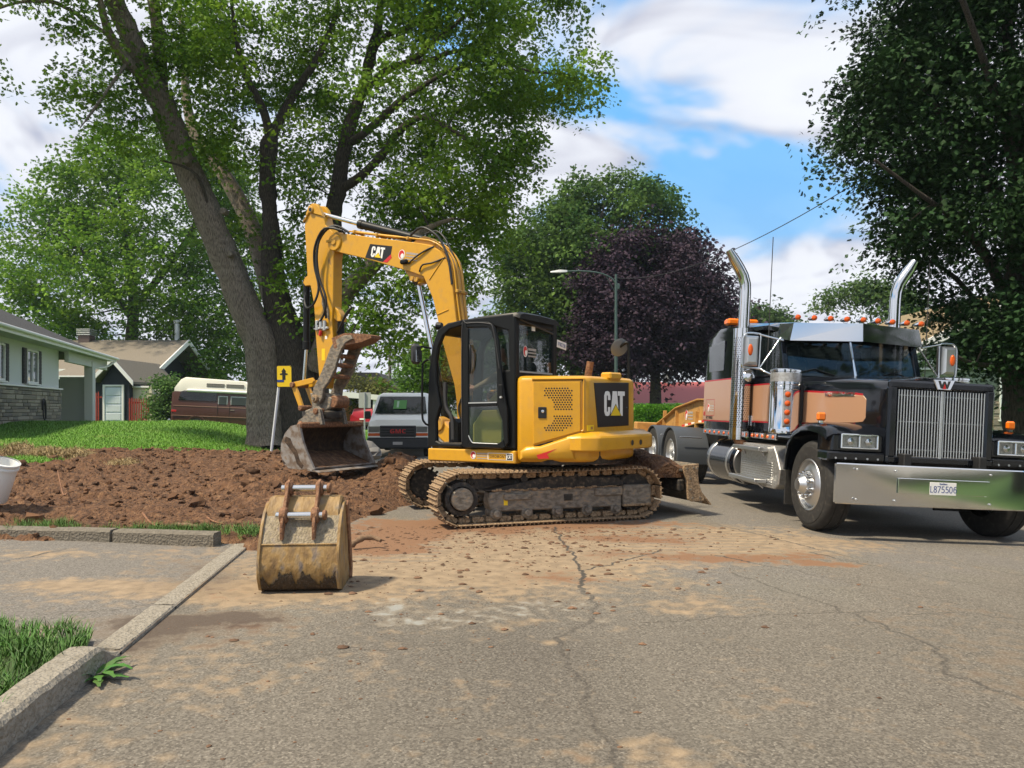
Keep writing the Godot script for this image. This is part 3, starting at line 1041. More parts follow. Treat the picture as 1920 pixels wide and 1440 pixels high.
func window_(parent: Node, xf: Transform3D, x: float, y: float, w: float, h: float, frame: Material, sashes := 2) -> void:
	var m := MB.new()
	for s in [-1.0, 1.0]:
		m.box(Vector3(x + s * (w * 0.5 - 0.035), y + h * 0.5, 0.03), Vector3(0.07, h, 0.08), 0.01)
		m.box(Vector3(x, y + h * 0.5 + s * (h * 0.5 - 0.035), 0.03), Vector3(w - 0.14, 0.07, 0.078), 0.01)
	for k in range(1, sashes):
		m.box(Vector3(x - w * 0.5 + w * k / sashes, y + h * 0.5, 0.028), Vector3(0.06, h - 0.14, 0.07), 0.008)
	var f := part("window", m, frame, parent, xf)
	for k in sashes:
		part("pane", MB.new().box(Vector3(x - w * 0.5 + w * (k + 0.5) / sashes, y + h * 0.5, 0.012), Vector3(w / sashes - 0.08, h - 0.14, 0.008)), M.house_glass, f)
	part("sill", MB.new().box(Vector3(x, y - 0.03, 0.06), Vector3(w + 0.1, 0.05, 0.14), 0.01), frame, f)
func boards(parent: Node, xf: Transform3D, outline: PackedVector2Array, pitch: float, m: Material) -> void:
	# lapped siding, each board on its own, cut to the wall's outline
	var lo := 1e9
	var hi := -1e9
	for q in outline:
		lo = minf(lo, q.y)
		hi = maxf(hi, q.y)
	var y := lo
	while y < hi:
		for cut in Geometry2D.intersect_polygons(outline, PackedVector2Array([Vector2(-99, y), Vector2(99, y), Vector2(99, y + pitch - 0.012), Vector2(-99, y + pitch - 0.012)])):
			part("board", MB.new().prism(cut, -0.02, 0.016, 0.0), m, parent, xf)
		y += pitch

func buildings() -> void:
	var shingle_dark := worn([[0.0, 0.018, 0.018, 0.02], [0.5, 0.035, 0.035, 0.038], [1.0, 0.06, 0.058, 0.06]], Vector3(0.8, 2.4, 0.8), 0.9, 0.0, 0.05, 71, 1.5)
	var shingle_brown := worn([[0.0, 0.12, 0.10, 0.078], [0.5, 0.185, 0.16, 0.125], [1.0, 0.27, 0.235, 0.185]], Vector3(0.5, 1.6, 0.5), 0.9, 0.0, 0.05, 72, 1.5)
	var red_roof := mat(0.42, 0.095, 0.085, 0.6)
	var navy := mat(0.018, 0.022, 0.033, 0.75)
	var white: Material = M.white_paint
	# white bungalow with stone below its windows, at the left edge
	var A := thing("bungalow", "white bungalow with dark shutters, tan stone base and attached carport, at the left edge", "house")
	var e := Vector3(-0.2876, 0, -0.9578)
	var W := frame_at(Vector3(-16.0, 0, -24.0), e)
	part("wall", MB.new().prism(V2([-6.0, 0.3, 6.7, 0.3, 6.7, 3.72, -6.0, 3.72]), -7.0, 0.0), mat(0.60, 0.62, 0.60, 0.85), A, W)
	var base := part("stone_base", MB.new().box(Vector3(0.35, 1.22, 0.0), Vector3(12.72, 1.86, 0.06)), M.concrete, A, W)
	stone_courses(base, move(0, 0, 0.03), -3.0, 6.72, 0.85, 2.13, 4, 0.125, 0.85)
	part("stone_cap", MB.new().box(Vector3(0.35, 2.16, 0.05), Vector3(12.8, 0.06, 0.2), 0.01), white, base)
	for q in [[-0.4, 1.5], [3.2, 1.3]]:
		window_(A, W, q[0], 2.28, q[1], 1.18, white)
		for s in [-1.0, 1.0]:
			var sh := part("shutter", MB.new().box(Vector3(q[0] + s * (q[1] * 0.5 + 0.2), 2.87, 0.03), Vector3(0.36, 1.22, 0.05), 0.008), M.frame_black, A, W)
			for k in 9:
				part("louvre", MB.new().box(Vector3(q[0] + s * (q[1] * 0.5 + 0.2), 2.36 + 0.125 * k, 0.06), Vector3(0.28, 0.09, 0.02), 0.004), M.frame_black, sh)
	var roof := part("roof", MB.new().loft([[Vector3(-7, 3.72, 0.7), Vector3(-7, 3.86, 0.72), Vector3(-7, 5.85, -3.5), Vector3(-7, 3.86, -7.7), Vector3(-7, 3.72, -7.7)], [Vector3(10.5, 3.72, 0.7), Vector3(10.5, 3.86, 0.72), Vector3(10.5, 5.85, -3.5), Vector3(10.5, 3.86, -7.7), Vector3(10.5, 3.72, -7.7)], [Vector3(13.8, 3.72, 0.7), Vector3(13.8, 3.84, 0.72), Vector3(13.8, 3.86, -3.5), Vector3(13.8, 3.84, -7.7), Vector3(13.8, 3.72, -7.7)]]), shingle_dark, A, W)
	part("fascia", MB.new().box(Vector3(3.4, 3.74, 0.74), Vector3(20.8, 0.20, 0.04), 0.008), white, roof)
	part("gutter", MB.new().tube([Vector3(-7, 3.80, 0.82), Vector3(13.8, 3.80, 0.82)], 0.06, 8), white, roof)
	part("soffit", MB.new().box(Vector3(3.4, 3.69, 0.35), Vector3(20.8, 0.03, 0.7)), mat(0.5, 0.5, 0.48, 0.8), roof)
	part("carport_beam", MB.new().box(Vector3(10.1, 3.45, 0.3), Vector3(7.0, 0.42, 0.16), 0.01), mat(0.55, 0.56, 0.54, 0.8), A, W)
	part("carport_post", MB.new().box(Vector3(10.7, 1.9, 0.25), Vector3(0.55, 3.2, 0.34), 0.01), mat(0.55, 0.56, 0.54, 0.8), A, W)
	part("carport_wall", MB.new().box(Vector3(-19.45, 1.7, -34.2), Vector3(1.3, 2.2, 0.1), 0.01), mat(0.42, 0.43, 0.42, 0.85), A)
	part("downpipe", MB.new().tube(curve([Vector3(13.4, 3.7, 0.8), Vector3(13.0, 3.4, 0.5), Vector3(11.4, 3.2, 0.3), Vector3(11.2, 3.0, 0.3)]), 0.05, 6), white, A, W)
	whole("garden_hose", MB.new().tube(curve([Vector3(4.05, 1.35, 0.12), Vector3(4.0, 1.62, 0.14), Vector3(4.2, 1.75, 0.14), Vector3(4.4, 1.6, 0.14), Vector3(4.45, 1.2, 0.14), Vector3(4.35, 0.98, 0.14), Vector3(4.15, 1.1, 0.14), Vector3(4.1, 1.5, 0.14), Vector3(4.25, 1.66, 0.14), Vector3(4.42, 1.0, 0.14)]), 0.022, 6), M.hose, "black garden hose hanging in loops on the stone base of the white bungalow", "hose", "", W)
	# dark house with a brown roof and white barge boards
	var B := thing("dark_house", "navy blue house with brown shingle roof, white gable boards and a metal flue", "house")
	var xr := -21.6
	part("wall", MB.new().prism(V2([-48.2, 0.0, -53.8, 0.0, -53.8, 3.75, -51.0, 5.55, -48.2, 3.75]), 0.0, 8.0), navy, B, Transform3D(Basis(Vector3(0, 0, 1), Vector3.UP, Vector3(-1, 0, 0)), Vector3(xr - 1.1, 0, 0)))
	var GW := Transform3D(Basis(Vector3(0, 0, -1), Vector3.UP, Vector3(1, 0, 0)), Vector3(xr - 1.08, 0, 0))
	boards(B, GW, V2([48.2, 0.6, 53.8, 0.6, 53.8, 3.7, 51.0, 5.5, 48.2, 3.7]), 0.21, navy)
	boards(B, Transform3D(Basis(), Vector3(0, 0, -48.17)), V2([-30.0, 0.6, xr - 1.1, 0.6, xr - 1.1, 3.7, -30.0, 3.7]), 0.21, navy)
	var rb := MB.new()
	rb.T = Transform3D(Basis(Vector3(0, 0, 1), Vector3.UP, Vector3(-1, 0, 0)), Vector3(xr + 0.15, 0, 0))
	rb.prism(V2([-46.7, 3.62, -46.75, 3.80, -51.0, 5.92, -55.3, 3.72, -55.3, 3.58, -51.0, 5.72]), 0.0, 9.4)
	var rB := part("roof", rb, shingle_brown, B)
	var bb := MB.new()
	bb.T = Transform3D(Basis(Vector3(0, 0, 1), Vector3.UP, Vector3(-1, 0, 0)), Vector3(xr + 0.22, 0, 0))
	bb.prism(V2([-46.6, 3.48, -46.65, 3.82, -51.0, 5.96, -55.4, 3.74, -55.4, 3.42, -51.0, 5.62]), 0.0, 0.08)
	part("barge_board", bb, white, rB)
	part("fascia", MB.new().box(Vector3(xr - 4.4, 3.66, -46.66), Vector3(9.2, 0.24, 0.06), 0.008), white, rB)
	part("gable_panel", poly_plate([49.0, 3.0, 55.0, 3.0, 55.0, 3.6, 51.0, 5.6], 0.0, 0.06), mat(0.24, 0.25, 0.17, 0.8), B, Transform3D(Basis(Vector3(0, 0, -1), Vector3.UP, Vector3(1, 0, 0)), Vector3(xr - 1.6, 0, -1.5)))
	part("flue", MB.new().lathe([[0.16, 5.2], [0.16, 7.0], [0.10, 7.05], [0.10, 7.12], [0.24, 7.15], [0.24, 7.25], [0.0, 7.32]], 16), M.galvanised, rB, Transform3D(Basis(), Vector3(-22.3, 0, -51.2)))
	var vent := part("roof_vent", MB.new().box(Vector3(-28.2, 5.95, -51.0), Vector3(0.75, 0.5, 0.75), 0.03), mat(0.12, 0.08, 0.07, 0.7), rB)
	for k in 4:
		part("vent_slat", MB.new().box(Vector3(-28.2, 6.24 + 0.12 * k, -51.0), Vector3(0.9, 0.05, 0.9), 0.01), M.galvanised, vent)
	part("porch_post", MB.new().box(Vector3(-24.0, 2.0, -47.3), Vector3(0.16, 3.2, 0.16), 0.01), navy, B)
	part("porch_brace", MB.new().tube([Vector3(-24.0, 2.9, -47.2), Vector3(-24.4, 3.55, -47.1)], 0.06, 6), white, B)
	# garage with a small gable and white door
	var C := thing("garage", "small navy blue garage with a white door and white gable trim", "garage")
	var gx0 := P(191, 0, 42).x
	var gx1 := P(243, 0, 42).x
	var gm := (gx0 + gx1) * 0.5
	part("wall", MB.new().prism(V2([gx0, 0.0, gx1, 0.0, gx1, 2.9, gm, 3.95, gx0, 2.9]), -47.0, -42.03), navy, C)
	boards(C, Transform3D(Basis(), Vector3(0, 0, -42.0)), V2([gx0, 0.5, gx1, 0.5, gx1, 2.9, gm, 3.9, gx0, 2.9]), 0.20, navy)
	var rC := part("roof", MB.new().prism(V2([gx0 - 0.35, 2.95, gm, 4.12, gx1 + 0.35, 2.85, gx1 + 0.35, 2.72, gm, 3.98, gx0 - 0.35, 2.82]), -47.2, -41.6), shingle_brown, C)
	part("barge_board", MB.new().prism(V2([gx0 - 0.4, 2.98, gm, 4.18, gx1 + 0.4, 2.88, gx1 + 0.4, 2.62, gm, 3.92, gx0 - 0.4, 2.72]), -41.6, -41.53), white, rC)
	var dr := part("door", MB.new().box(Vector3(P(214, 0, 42).x, 1.4, -41.96), Vector3(0.92, 2.3, 0.06), 0.01), mat(0.55, 0.62, 0.68, 0.6), C)
	for k in 5:
		part("door_panel", MB.new().box(Vector3(P(214, 0, 42).x, 0.5 + 0.45 * k, -41.92), Vector3(0.80, 0.38, 0.03), 0.012), mat(0.58, 0.65, 0.70, 0.6), dr)
	for k in [-0.52, 0.52]:
		part("door_frame", MB.new().box(Vector3(P(214, 0, 42).x + k, 1.42, -41.94), Vector3(0.11, 2.36, 0.1), 0.01), white, dr)
	part("door_frame", MB.new().box(Vector3(P(214, 0, 42).x, 2.64, -41.94), Vector3(1.15, 0.1, 0.102), 0.01), white, dr)
	var wing := part("wing_wall", MB.new().box(Vector3(gx0 - 1.6, 1.5, -43.6), Vector3(3.1, 3.0, 0.2), 0.01), navy, C)
	part("wing_roof", MB.new().loft([[Vector3(gx0 - 3.4, 3.1, -42.8), Vector3(gx0 - 3.4, 3.24, -42.8), Vector3(gx0 - 3.4, 4.2, -46.5), Vector3(gx0 - 3.4, 3.3, -47.0)], [Vector3(gx0 - 0.3, 3.1, -42.8), Vector3(gx0 - 0.3, 3.24, -42.8), Vector3(gx0 - 0.3, 4.2, -46.5), Vector3(gx0 - 0.3, 3.3, -47.0)]]), shingle_brown, wing)
	part("wing_fascia", MB.new().box(Vector3(gx0 - 1.85, 3.12, -42.76), Vector3(3.1, 0.2, 0.05), 0.008), white, wing)
	# red picket gates and white panels beside the garage
	for q in [[P(178, 0, 41).x, P(191, 0, 41).x, 41.0, 2.25, "narrow red picket gate on the left of the garage's white door"], [P(241, 0, 41).x, P(281, 0, 41).x, 41.0, 1.95, "red picket gate between the garage and the white fence post"]]:
		var F := thing("picket_gate", q[4], "gate", Transform3D(), "red picket gates")
		var n := int((q[1] - q[0]) / 0.125)
		for k in n:
			part("picket", MB.new().prism(V2([-0.035, 0.3, 0.035, 0.3, 0.035, q[3] - 0.05, 0.0, q[3] + (0.06 if k % 3 == 1 else 0.0), -0.035, q[3] - 0.05]), -0.012, 0.012, 0.0), mat(0.30, 0.035, 0.02, 0.7), F, move(q[0] + 0.06 + k * 0.125, 0, -q[2]))
		for y in [0.7, q[3] - 0.25]:
			part("rail", MB.new().box(Vector3((q[0] + q[1]) * 0.5, y, -q[2] - 0.03), Vector3(q[1] - q[0], 0.09, 0.04)), mat(0.30, 0.035, 0.02, 0.7), F)
	var fence := thing("white_fence", "cream white board fence behind the red picket gate and the bush", "fence")
	part("fence_panel", MB.new().box(Vector3(P(262, 0, 42.4).x, 1.5, -42.4), Vector3(1.3, 2.1, 0.06), 0.01), M.cream, fence)
	part("fence_panel", MB.new().box(Vector3(P(300, 0, 42.4).x, 1.45, -42.4), Vector3(1.0, 2.0, 0.06), 0.01), M.white_paint, fence)
	part("fence_post", MB.new().box(Vector3(P(284, 0, 42.2).x, 1.45, -42.2), Vector3(0.16, 2.3, 0.16), 0.02), M.cream, fence)
	part("top_rail", MB.new().box(Vector3(P(262, 0, 42.3).x, 2.58, -42.34), Vector3(1.35, 0.1, 0.16), 0.01), white, fence)
	# house with a flat white carport far down the lawn
	var D := thing("carport_house", "low house with a flat white carport roof and orange brick wall behind the bucket", "house")
	var c0 := P(632, 0, 50).x
	var c1 := P(716, 0, 50).x
	part("carport_roof", MB.new().loft([[Vector3(c0 - 1.5, 2.25, -50), Vector3(c0 - 1.5, 2.66, -50), Vector3(c0 - 1.5, 2.66, -57), Vector3(c0 - 1.5, 2.25, -57)], [Vector3(c1, 1.92, -50), Vector3(c1, 2.25, -50), Vector3(c1, 2.25, -57), Vector3(c1, 1.92, -57)]]), white, D)
	part("carport_post", MB.new().box(Vector3(c1 - 0.35, 0.9, -50.3), Vector3(0.5, 2.1, 0.4), 0.01), white, D)
	part("dark_wall", MB.new().box(Vector3(-12.5, 1.0, -58), Vector3(1.7, 2.6, 0.2)), mat(0.05, 0.045, 0.04, 0.9), D)
	var bw := part("brick_wall", MB.new().box(Vector3(P(645, 0, 54).x, 0.85, -54), Vector3(1.9, 1.5, 0.3)), mat(0.22, 0.10, 0.05, 0.9), D)
	var brick := mat(0.42, 0.155, 0.06, 0.85)
	for j in 10:
		for i in 7:
			part("brick", MB.new().box(Vector3(P(645, 0, 54).x - 0.83 + i * 0.27 + (0.06 if j % 2 else -0.06), 0.2 + j * 0.145, -53.83), Vector3(0.25, 0.125, 0.08), 0.01), brick, bw)
	part("low_roof", MB.new().prism(V2([c0 - 3.0, 2.9, c0 + 2.5, 2.9, c0 + 1.2, 4.1, c0 - 3.0, 4.1]), -62, -58), shingle_dark, D)
	var cb := thing("cream_building", "plain cream flat roofed building beyond the white van", "building")
	part("wall", MB.new().box(Vector3(P(752, 0, 80).x, 1.7, -82), Vector3(3.6, 2.8, 4)), M.cream, cb)
	part("parapet", MB.new().box(Vector3(P(752, 0, 80).x, 3.12, -82), Vector3(3.8, 0.12, 4.2)), white, cb)
	# low building with a red roof, behind the hedge
	var Rb := thing("red_roof_building", "long low building with a red metal roof and cream walls behind the hedge", "building")
	var r0 := 8.6
	var r1 := 24.0
	part("wall", MB.new().box(Vector3((r0 + r1) * 0.5, 0.4, -63), Vector3(r1 - r0, 2.6, 5)), mat(0.50, 0.42, 0.25, 0.8), Rb)
	part("roof", MB.new().prism(V2([-59.6, 1.78, -63, 3.55, -66.4, 1.78]), 0.0, r1 - r0 + 1.6), red_roof, Rb, Transform3D(Basis(Vector3(0, 0, 1), Vector3.UP, Vector3(-1, 0, 0)), Vector3(r1 + 0.8, 0, 0)))
	part("fascia", MB.new().box(Vector3((r0 + r1) * 0.5, 1.70, -59.58), Vector3(r1 - r0 + 1.6, 0.22, 0.08)), mat(0.75, 0.66, 0.42, 0.6), Rb)
	for x in [10.0, 11.0, 12.9, 14.6, 16.5, 18.5]:
		window_(Rb, Transform3D(Basis(), Vector3(0, 0, -60.46)), x, 0.55, 0.9, 0.9, mat(0.5, 0.5, 0.3, 0.7))
	part("roof_fan", MB.new().lathe([[0.3, 3.3], [0.3, 3.7], [0.48, 3.75], [0.42, 4.1], [0.0, 4.15]], 14), M.galvanised, Rb, Transform3D(Basis(), Vector3(P(1254, 0, 63).x, 0.05, -63)))
	# green house on the right, behind the tree
	var H := thing("green_house", "green sided house with a stone base and white framed window behind the right hand maple", "house")
	var sage := mat(0.25, 0.30, 0.22, 0.8)
	part("wall", MB.new().prism(V2([12.3, -0.2, 21.0, -0.2, 21.0, 3.0, 16.6, 5.0, 12.3, 3.0]), -33.0, -24.4), sage, H)
	boards(H, Transform3D(Basis(), Vector3(0, 0, -24.38)), V2([12.3, 1.65, 21.0, 1.65, 21.0, 3.0, 16.6, 5.0, 12.3, 3.0]), 0.19, sage)
	var hs := part("stone_base", MB.new().box(Vector3(16.8, 0.75, -24.36), Vector3(8.9, 1.75, 0.06)), M.concrete, H)
	stone_courses(hs, Transform3D(Basis(), Vector3(0, 0, -24.33)), 12.6, 17.6, 0.15, 1.62, 8, 0.14, 0.8)
	var rH := part("roof", MB.new().prism(V2([11.6, 2.85, 16.6, 5.35, 21.7, 2.85, 21.7, 2.7, 16.6, 5.18, 11.6, 2.7]), -33.5, -23.8), worn([[0.0, 0.16, 0.12, 0.06], [1.0, 0.26, 0.2, 0.11]], Vector3(0.5, 1.5, 0.5), 0.9, 0.0, 0.05, 73), H)
	part("barge_board", MB.new().prism(V2([11.5, 2.88, 16.6, 5.42, 21.8, 2.88, 21.8, 2.6, 16.6, 5.1, 11.5, 2.6]), -23.8, -23.72), white, rH)
	part("trim_band", MB.new().box(Vector3(16.6, 2.86, -24.3), Vector3(9.4, 0.13, 0.12), 0.01), white, H)
	part("trim_band", MB.new().box(Vector3(16.6, 2.66, -24.3), Vector3(9.4, 0.07, 0.1), 0.01), white, H)
	part("gable_panel", MB.new().box(Vector3(13.7, 3.2, -24.34), Vector3(0.55, 0.4, 0.05)), mat(0.13, 0.03, 0.025, 0.8), H)
	window_(H, Transform3D(Basis(), Vector3(0, 0, -24.3)), 15.7, 1.05, 0.62, 1.45, mat(0.62, 0.70, 0.68, 0.5), 1)
	window_(H, Transform3D(Basis(), Vector3(0, 0, -24.3)), 18.3, 1.05, 1.2, 1.45, mat(0.62, 0.70, 0.68, 0.5), 2)
	# hedge
	var hedge := thing("hedge", "clipped bright green hedge in front of the red roofed building", "hedge")
	var rng := RandomNumberGenerator.new()
	rng.seed = 88
	var where := []
	var tints := []
	for i in 2600:
		var p := Vector3(rng.randf_range(6.3, 12.5), rng.randf_range(0.1, 1.42), -39.4 - rng.randf() * 1.3)
		if rng.randf() < 0.75:
			if rng.randf() < 0.6:
				p.z = -39.3 - rng.randf() * 0.15
			else:
				p.y = 1.34 + rng.randf() * 0.14
		where.append(Transform3D(Basis.from_euler(Vector3(rng.randf() * 6, rng.randf() * 6, rng.randf() * 6)).scaled(Vector3.ONE * rng.randf_range(0.5, 0.85)), p))
		var v := rng.randf_range(0.6, 1.3)
		tints.append(Color(0.10 * v, 0.26 * v, 0.02 * v))
	scatter("leaves", sprig(3, 12, 0.22, 0.13), M.leaf_light, where, tints, hedge)
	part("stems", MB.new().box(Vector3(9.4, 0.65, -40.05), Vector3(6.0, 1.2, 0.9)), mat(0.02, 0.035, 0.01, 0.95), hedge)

func street_things() -> void:
	# street lamp and the wire that runs from it
	var lx := P(1155, 0, 41)
	var lamp := thing("street_lamp", "green steel street lamp with curved arm in front of the purple tree", "street lamp", Transform3D(Basis(), Vector3(lx.x, 0, -41)))
	var post := mat(0.06, 0.10, 0.09, 0.5, 0.3)
	part("post", MB.new().tube([Vector3(0, 0, 0), Vector3(0, 4, 0), Vector3(0, 8.55, 0)], [0.11, 0.09, 0.065], 10), post, lamp)
	part("arm", MB.new().tube(curve([Vector3(0, 8.0, 0), Vector3(-0.25, 8.35, 0), Vector3(-0.9, 8.62, 0), Vector3(-1.8, 8.72, 0), Vector3(-2.7, 8.70, 0)]), 0.04, 8), post, lamp)
	part("lamp_head", MB.new().loft([[Vector3(-2.6, 8.66, -0.10), Vector3(-2.6, 8.76, -0.08), Vector3(-2.6, 8.76, 0.08), Vector3(-2.6, 8.66, 0.10)], [Vector3(-3.0, 8.63, -0.16), Vector3(-3.0, 8.78, -0.10), Vector3(-3.0, 8.78, 0.10), Vector3(-3.0, 8.63, 0.16)], [Vector3(-3.5, 8.64, -0.08), Vector3(-3.5, 8.70, -0.05), Vector3(-3.5, 8.70, 0.05), Vector3(-3.5, 8.64, 0.08)]]).crease(40.0), mat(0.5, 0.52, 0.52, 0.5, 0.3), lamp)
	part("bracket", MB.new().box(Vector3(0.06, 7.9, 0), Vector3(0.26, 0.3, 0.1), 0.02), post, lamp)
	part("stay", MB.new().tube([Vector3(0, 7.5, 0), Vector3(-0.55, 8.5, 0)], 0.015, 5), post, lamp)
	var a := Vector3(lx.x + 0.1, 8.35, -41)
	var b := P(1800, 215, 15.5)
	var w := []
	for k in 25:
		var t := k / 24.0
		w.append(a.lerp(b, t) - Vector3(0, 1.9 * 4.0 * t * (1.0 - t) * 0.5, 0))
	whole("overhead_wire", MB.new().tube(w, 0.013, 5), M.hose, "thin overhead wire sagging from the street lamp towards the right hand maple", "wire")
	# wooden utility pole far off with its wires
	var ux := P(731, 0, 66)
	var pole := thing("utility_pole", "tall utility pole with a grey transformer box beyond the white van", "utility pole", Transform3D(Basis(), Vector3(ux.x, 0, -66)))
	part("post", MB.new().tube([Vector3(0, -0.3, 0), Vector3(0, 7.3, 0)], [0.17, 0.12], 10), mat(0.11, 0.10, 0.085, 0.9), pole)
	part("guard", MB.new().box(Vector3(-0.28, 2.6, 0), Vector3(0.2, 3.4, 0.1), 0.02), mat(0.4, 0.38, 0.32, 0.8), pole)
	part("transformer", MB.new().cyl(Vector3(0.30, 4.95, 0.1), Vector3(0.30, 5.9, 0.1), 0.24, 12, 0.03), M.galvanised, pole)
	for q in [[7.1, 6.3, 0.3, "topmost power line strung to the right from the distant utility pole"], [6.8, 6.0, 0.3, "second power line from the top at the distant utility pole"], [6.5, 5.8, 0.35, "third power line from the top at the distant utility pole"], [4.4, 4.1, 0.25, "power line leaving the distant utility pole below its transformer box"], [1.9, 1.4, 0.2, "upper of the two thick cables low on the distant utility pole"], [1.75, 1.2, 0.2, "lower of the two thick cables low on the distant utility pole"]]:
		var l := []
		for k in 9:
			var t := k / 8.0
			l.append(Vector3(ux.x, q[0], -66).lerp(Vector3(ux.x + 14.0, q[1], -60), t) - Vector3(0, q[2] * 4.0 * t * (1.0 - t), 0))
		whole("power_line", MB.new().tube(l, 0.02, 4), M.hose, q[3], "wire", "power lines at the distant pole")
	# hydrant marker
	var base := P(507, 862, 16.6)
	var top := P(527, 688, 16.5)
	var hs := thing("hydrant_sign", "small yellow fire hydrant marker sign on a leaning white post", "sign")
	var n := (top - base).normalized()
	part("post", MB.new().tube([base - n * 0.3, top], 0.03, 8), mat(0.62, 0.66, 0.70, 0.4), hs)
	var side := Vector3(1, 0, 0.12).normalized()
	var SB := Transform3D(Basis(side, n, side.cross(n)).orthonormalized(), P(532.5, 705.5, 16.46))
	var rr := func(w: float, h: float, r: float) -> PackedVector2Array:
		var o := PackedVector2Array()
		for c in [[1, 1, 0], [-1, 1, 1], [-1, -1, 2], [1, -1, 3]]:
			for k in 4:
				var an: float = PI * 0.5 * (c[2] + k / 3.0)
				o.append(Vector2(c[0] * (w * 0.5 - r) + cos(an) * r, c[1] * (h * 0.5 - r) + sin(an) * r))
		return o
	part("sign_board", MB.new().prism(rr.call(0.33, 0.47, 0.04), -0.01, 0.008), M.yellow_print, hs, SB)
	part("hydrant_symbol", MB.new().prism(V2([-0.035, -0.075, 0.035, -0.075, 0.035, 0.03, 0.085, 0.03, 0.085, 0.06, 0.04, 0.065, 0.04, 0.10, 0.055, 0.10, 0.0, 0.175, -0.055, 0.10, -0.04, 0.10, -0.04, 0.065, -0.085, 0.06, -0.085, 0.03, -0.035, 0.03]), 0.008, 0.012), M.black_print, hs, SB)
	part("blue_label", MB.new().box(Vector3(-0.075, -0.10, 0.009), Vector3(0.15, 0.05, 0.006)), M.blue_print, hs, SB)
	part("sign_rim", MB.new().prism(band(rr.call(0.33, 0.47, 0.04), 0.012), 0.006, 0.0095), M.black_print, hs, SB)
	# back of a road sign
	var sx := P(684, 0, 34).x
	var rs := thing("road_sign", "back of a grey square road sign on a thin post beside the white van", "sign", Transform3D(Basis(), Vector3(sx, 0, -34)))
	part("post", MB.new().tube([Vector3(0, -0.1, 0.05), Vector3(0, 2.12, 0.05)], 0.035, 8), M.galvanised, rs)
	part("sign_board", MB.new().box(Vector3(0, 1.76, 0), Vector3(0.53, 0.68, 0.02), 0.006), mat(0.40, 0.42, 0.42, 0.6), rs)
	# boulders at the lawn's corner
	for q in [[684, 846, 17.2, 0.26, "smooth grey boulder left of the white van's bumper"], [702, 850, 16.9, 0.15, "small grey boulder touching the larger one by the white van"]]:
		var p := P(q[0], q[1], q[2])
		whole("boulder", lump(31 + int(q[0]), 0.12, 4), mat(0.15, 0.145, 0.14, 0.85), q[4], "boulder", "boulders by the white van", Transform3D(Basis().scaled(Vector3(q[3] * 1.2, q[3], q[3])), p))

# ---------------------------------------------------------------- parked vehicles
func small_wheel(parent: Node, p: Vector3, r: float, w: float) -> void:
	var t := MB.new()
	t.T = Transform3D(Basis(Vector3.RIGHT, PI / 2), Vector3.ZERO)
	t.lathe([[r * 0.6, -w], [r * 0.95, -w], [r, -w * 0.7], [r, w * 0.7], [r * 0.95, w], [r * 0.62, w]], 24)
	var o := part("wheel", t, M.rubber, parent, Transform3D(Basis() if p.z > 0 else Basis(Vector3.UP, PI), p))
	var c := MB.new()
	c.T = t.T
	c.lathe([[r * 0.62, w], [r * 0.5, w * 0.7], [r * 0.2, w * 0.8], [0.0, w * 0.95]], 18)
	part("hubcap", c, M.alu, o)

func car_body(rows: Array, m: MB) -> MB:      # rows: x, then [half width, y] pairs from sill to roof
	var rings := []
	for q in rows:
		var g := []
		var pts: Array = q[1]
		for p in pts:
			g.append(Vector3(q[0], p[1], p[0]))
		for i in range(pts.size() - 1, -1, -1):
			g.append(Vector3(q[0], pts[i][1], -pts[i][0]))
		rings.append(g)
	return m.loft(rings).crease(32.0)

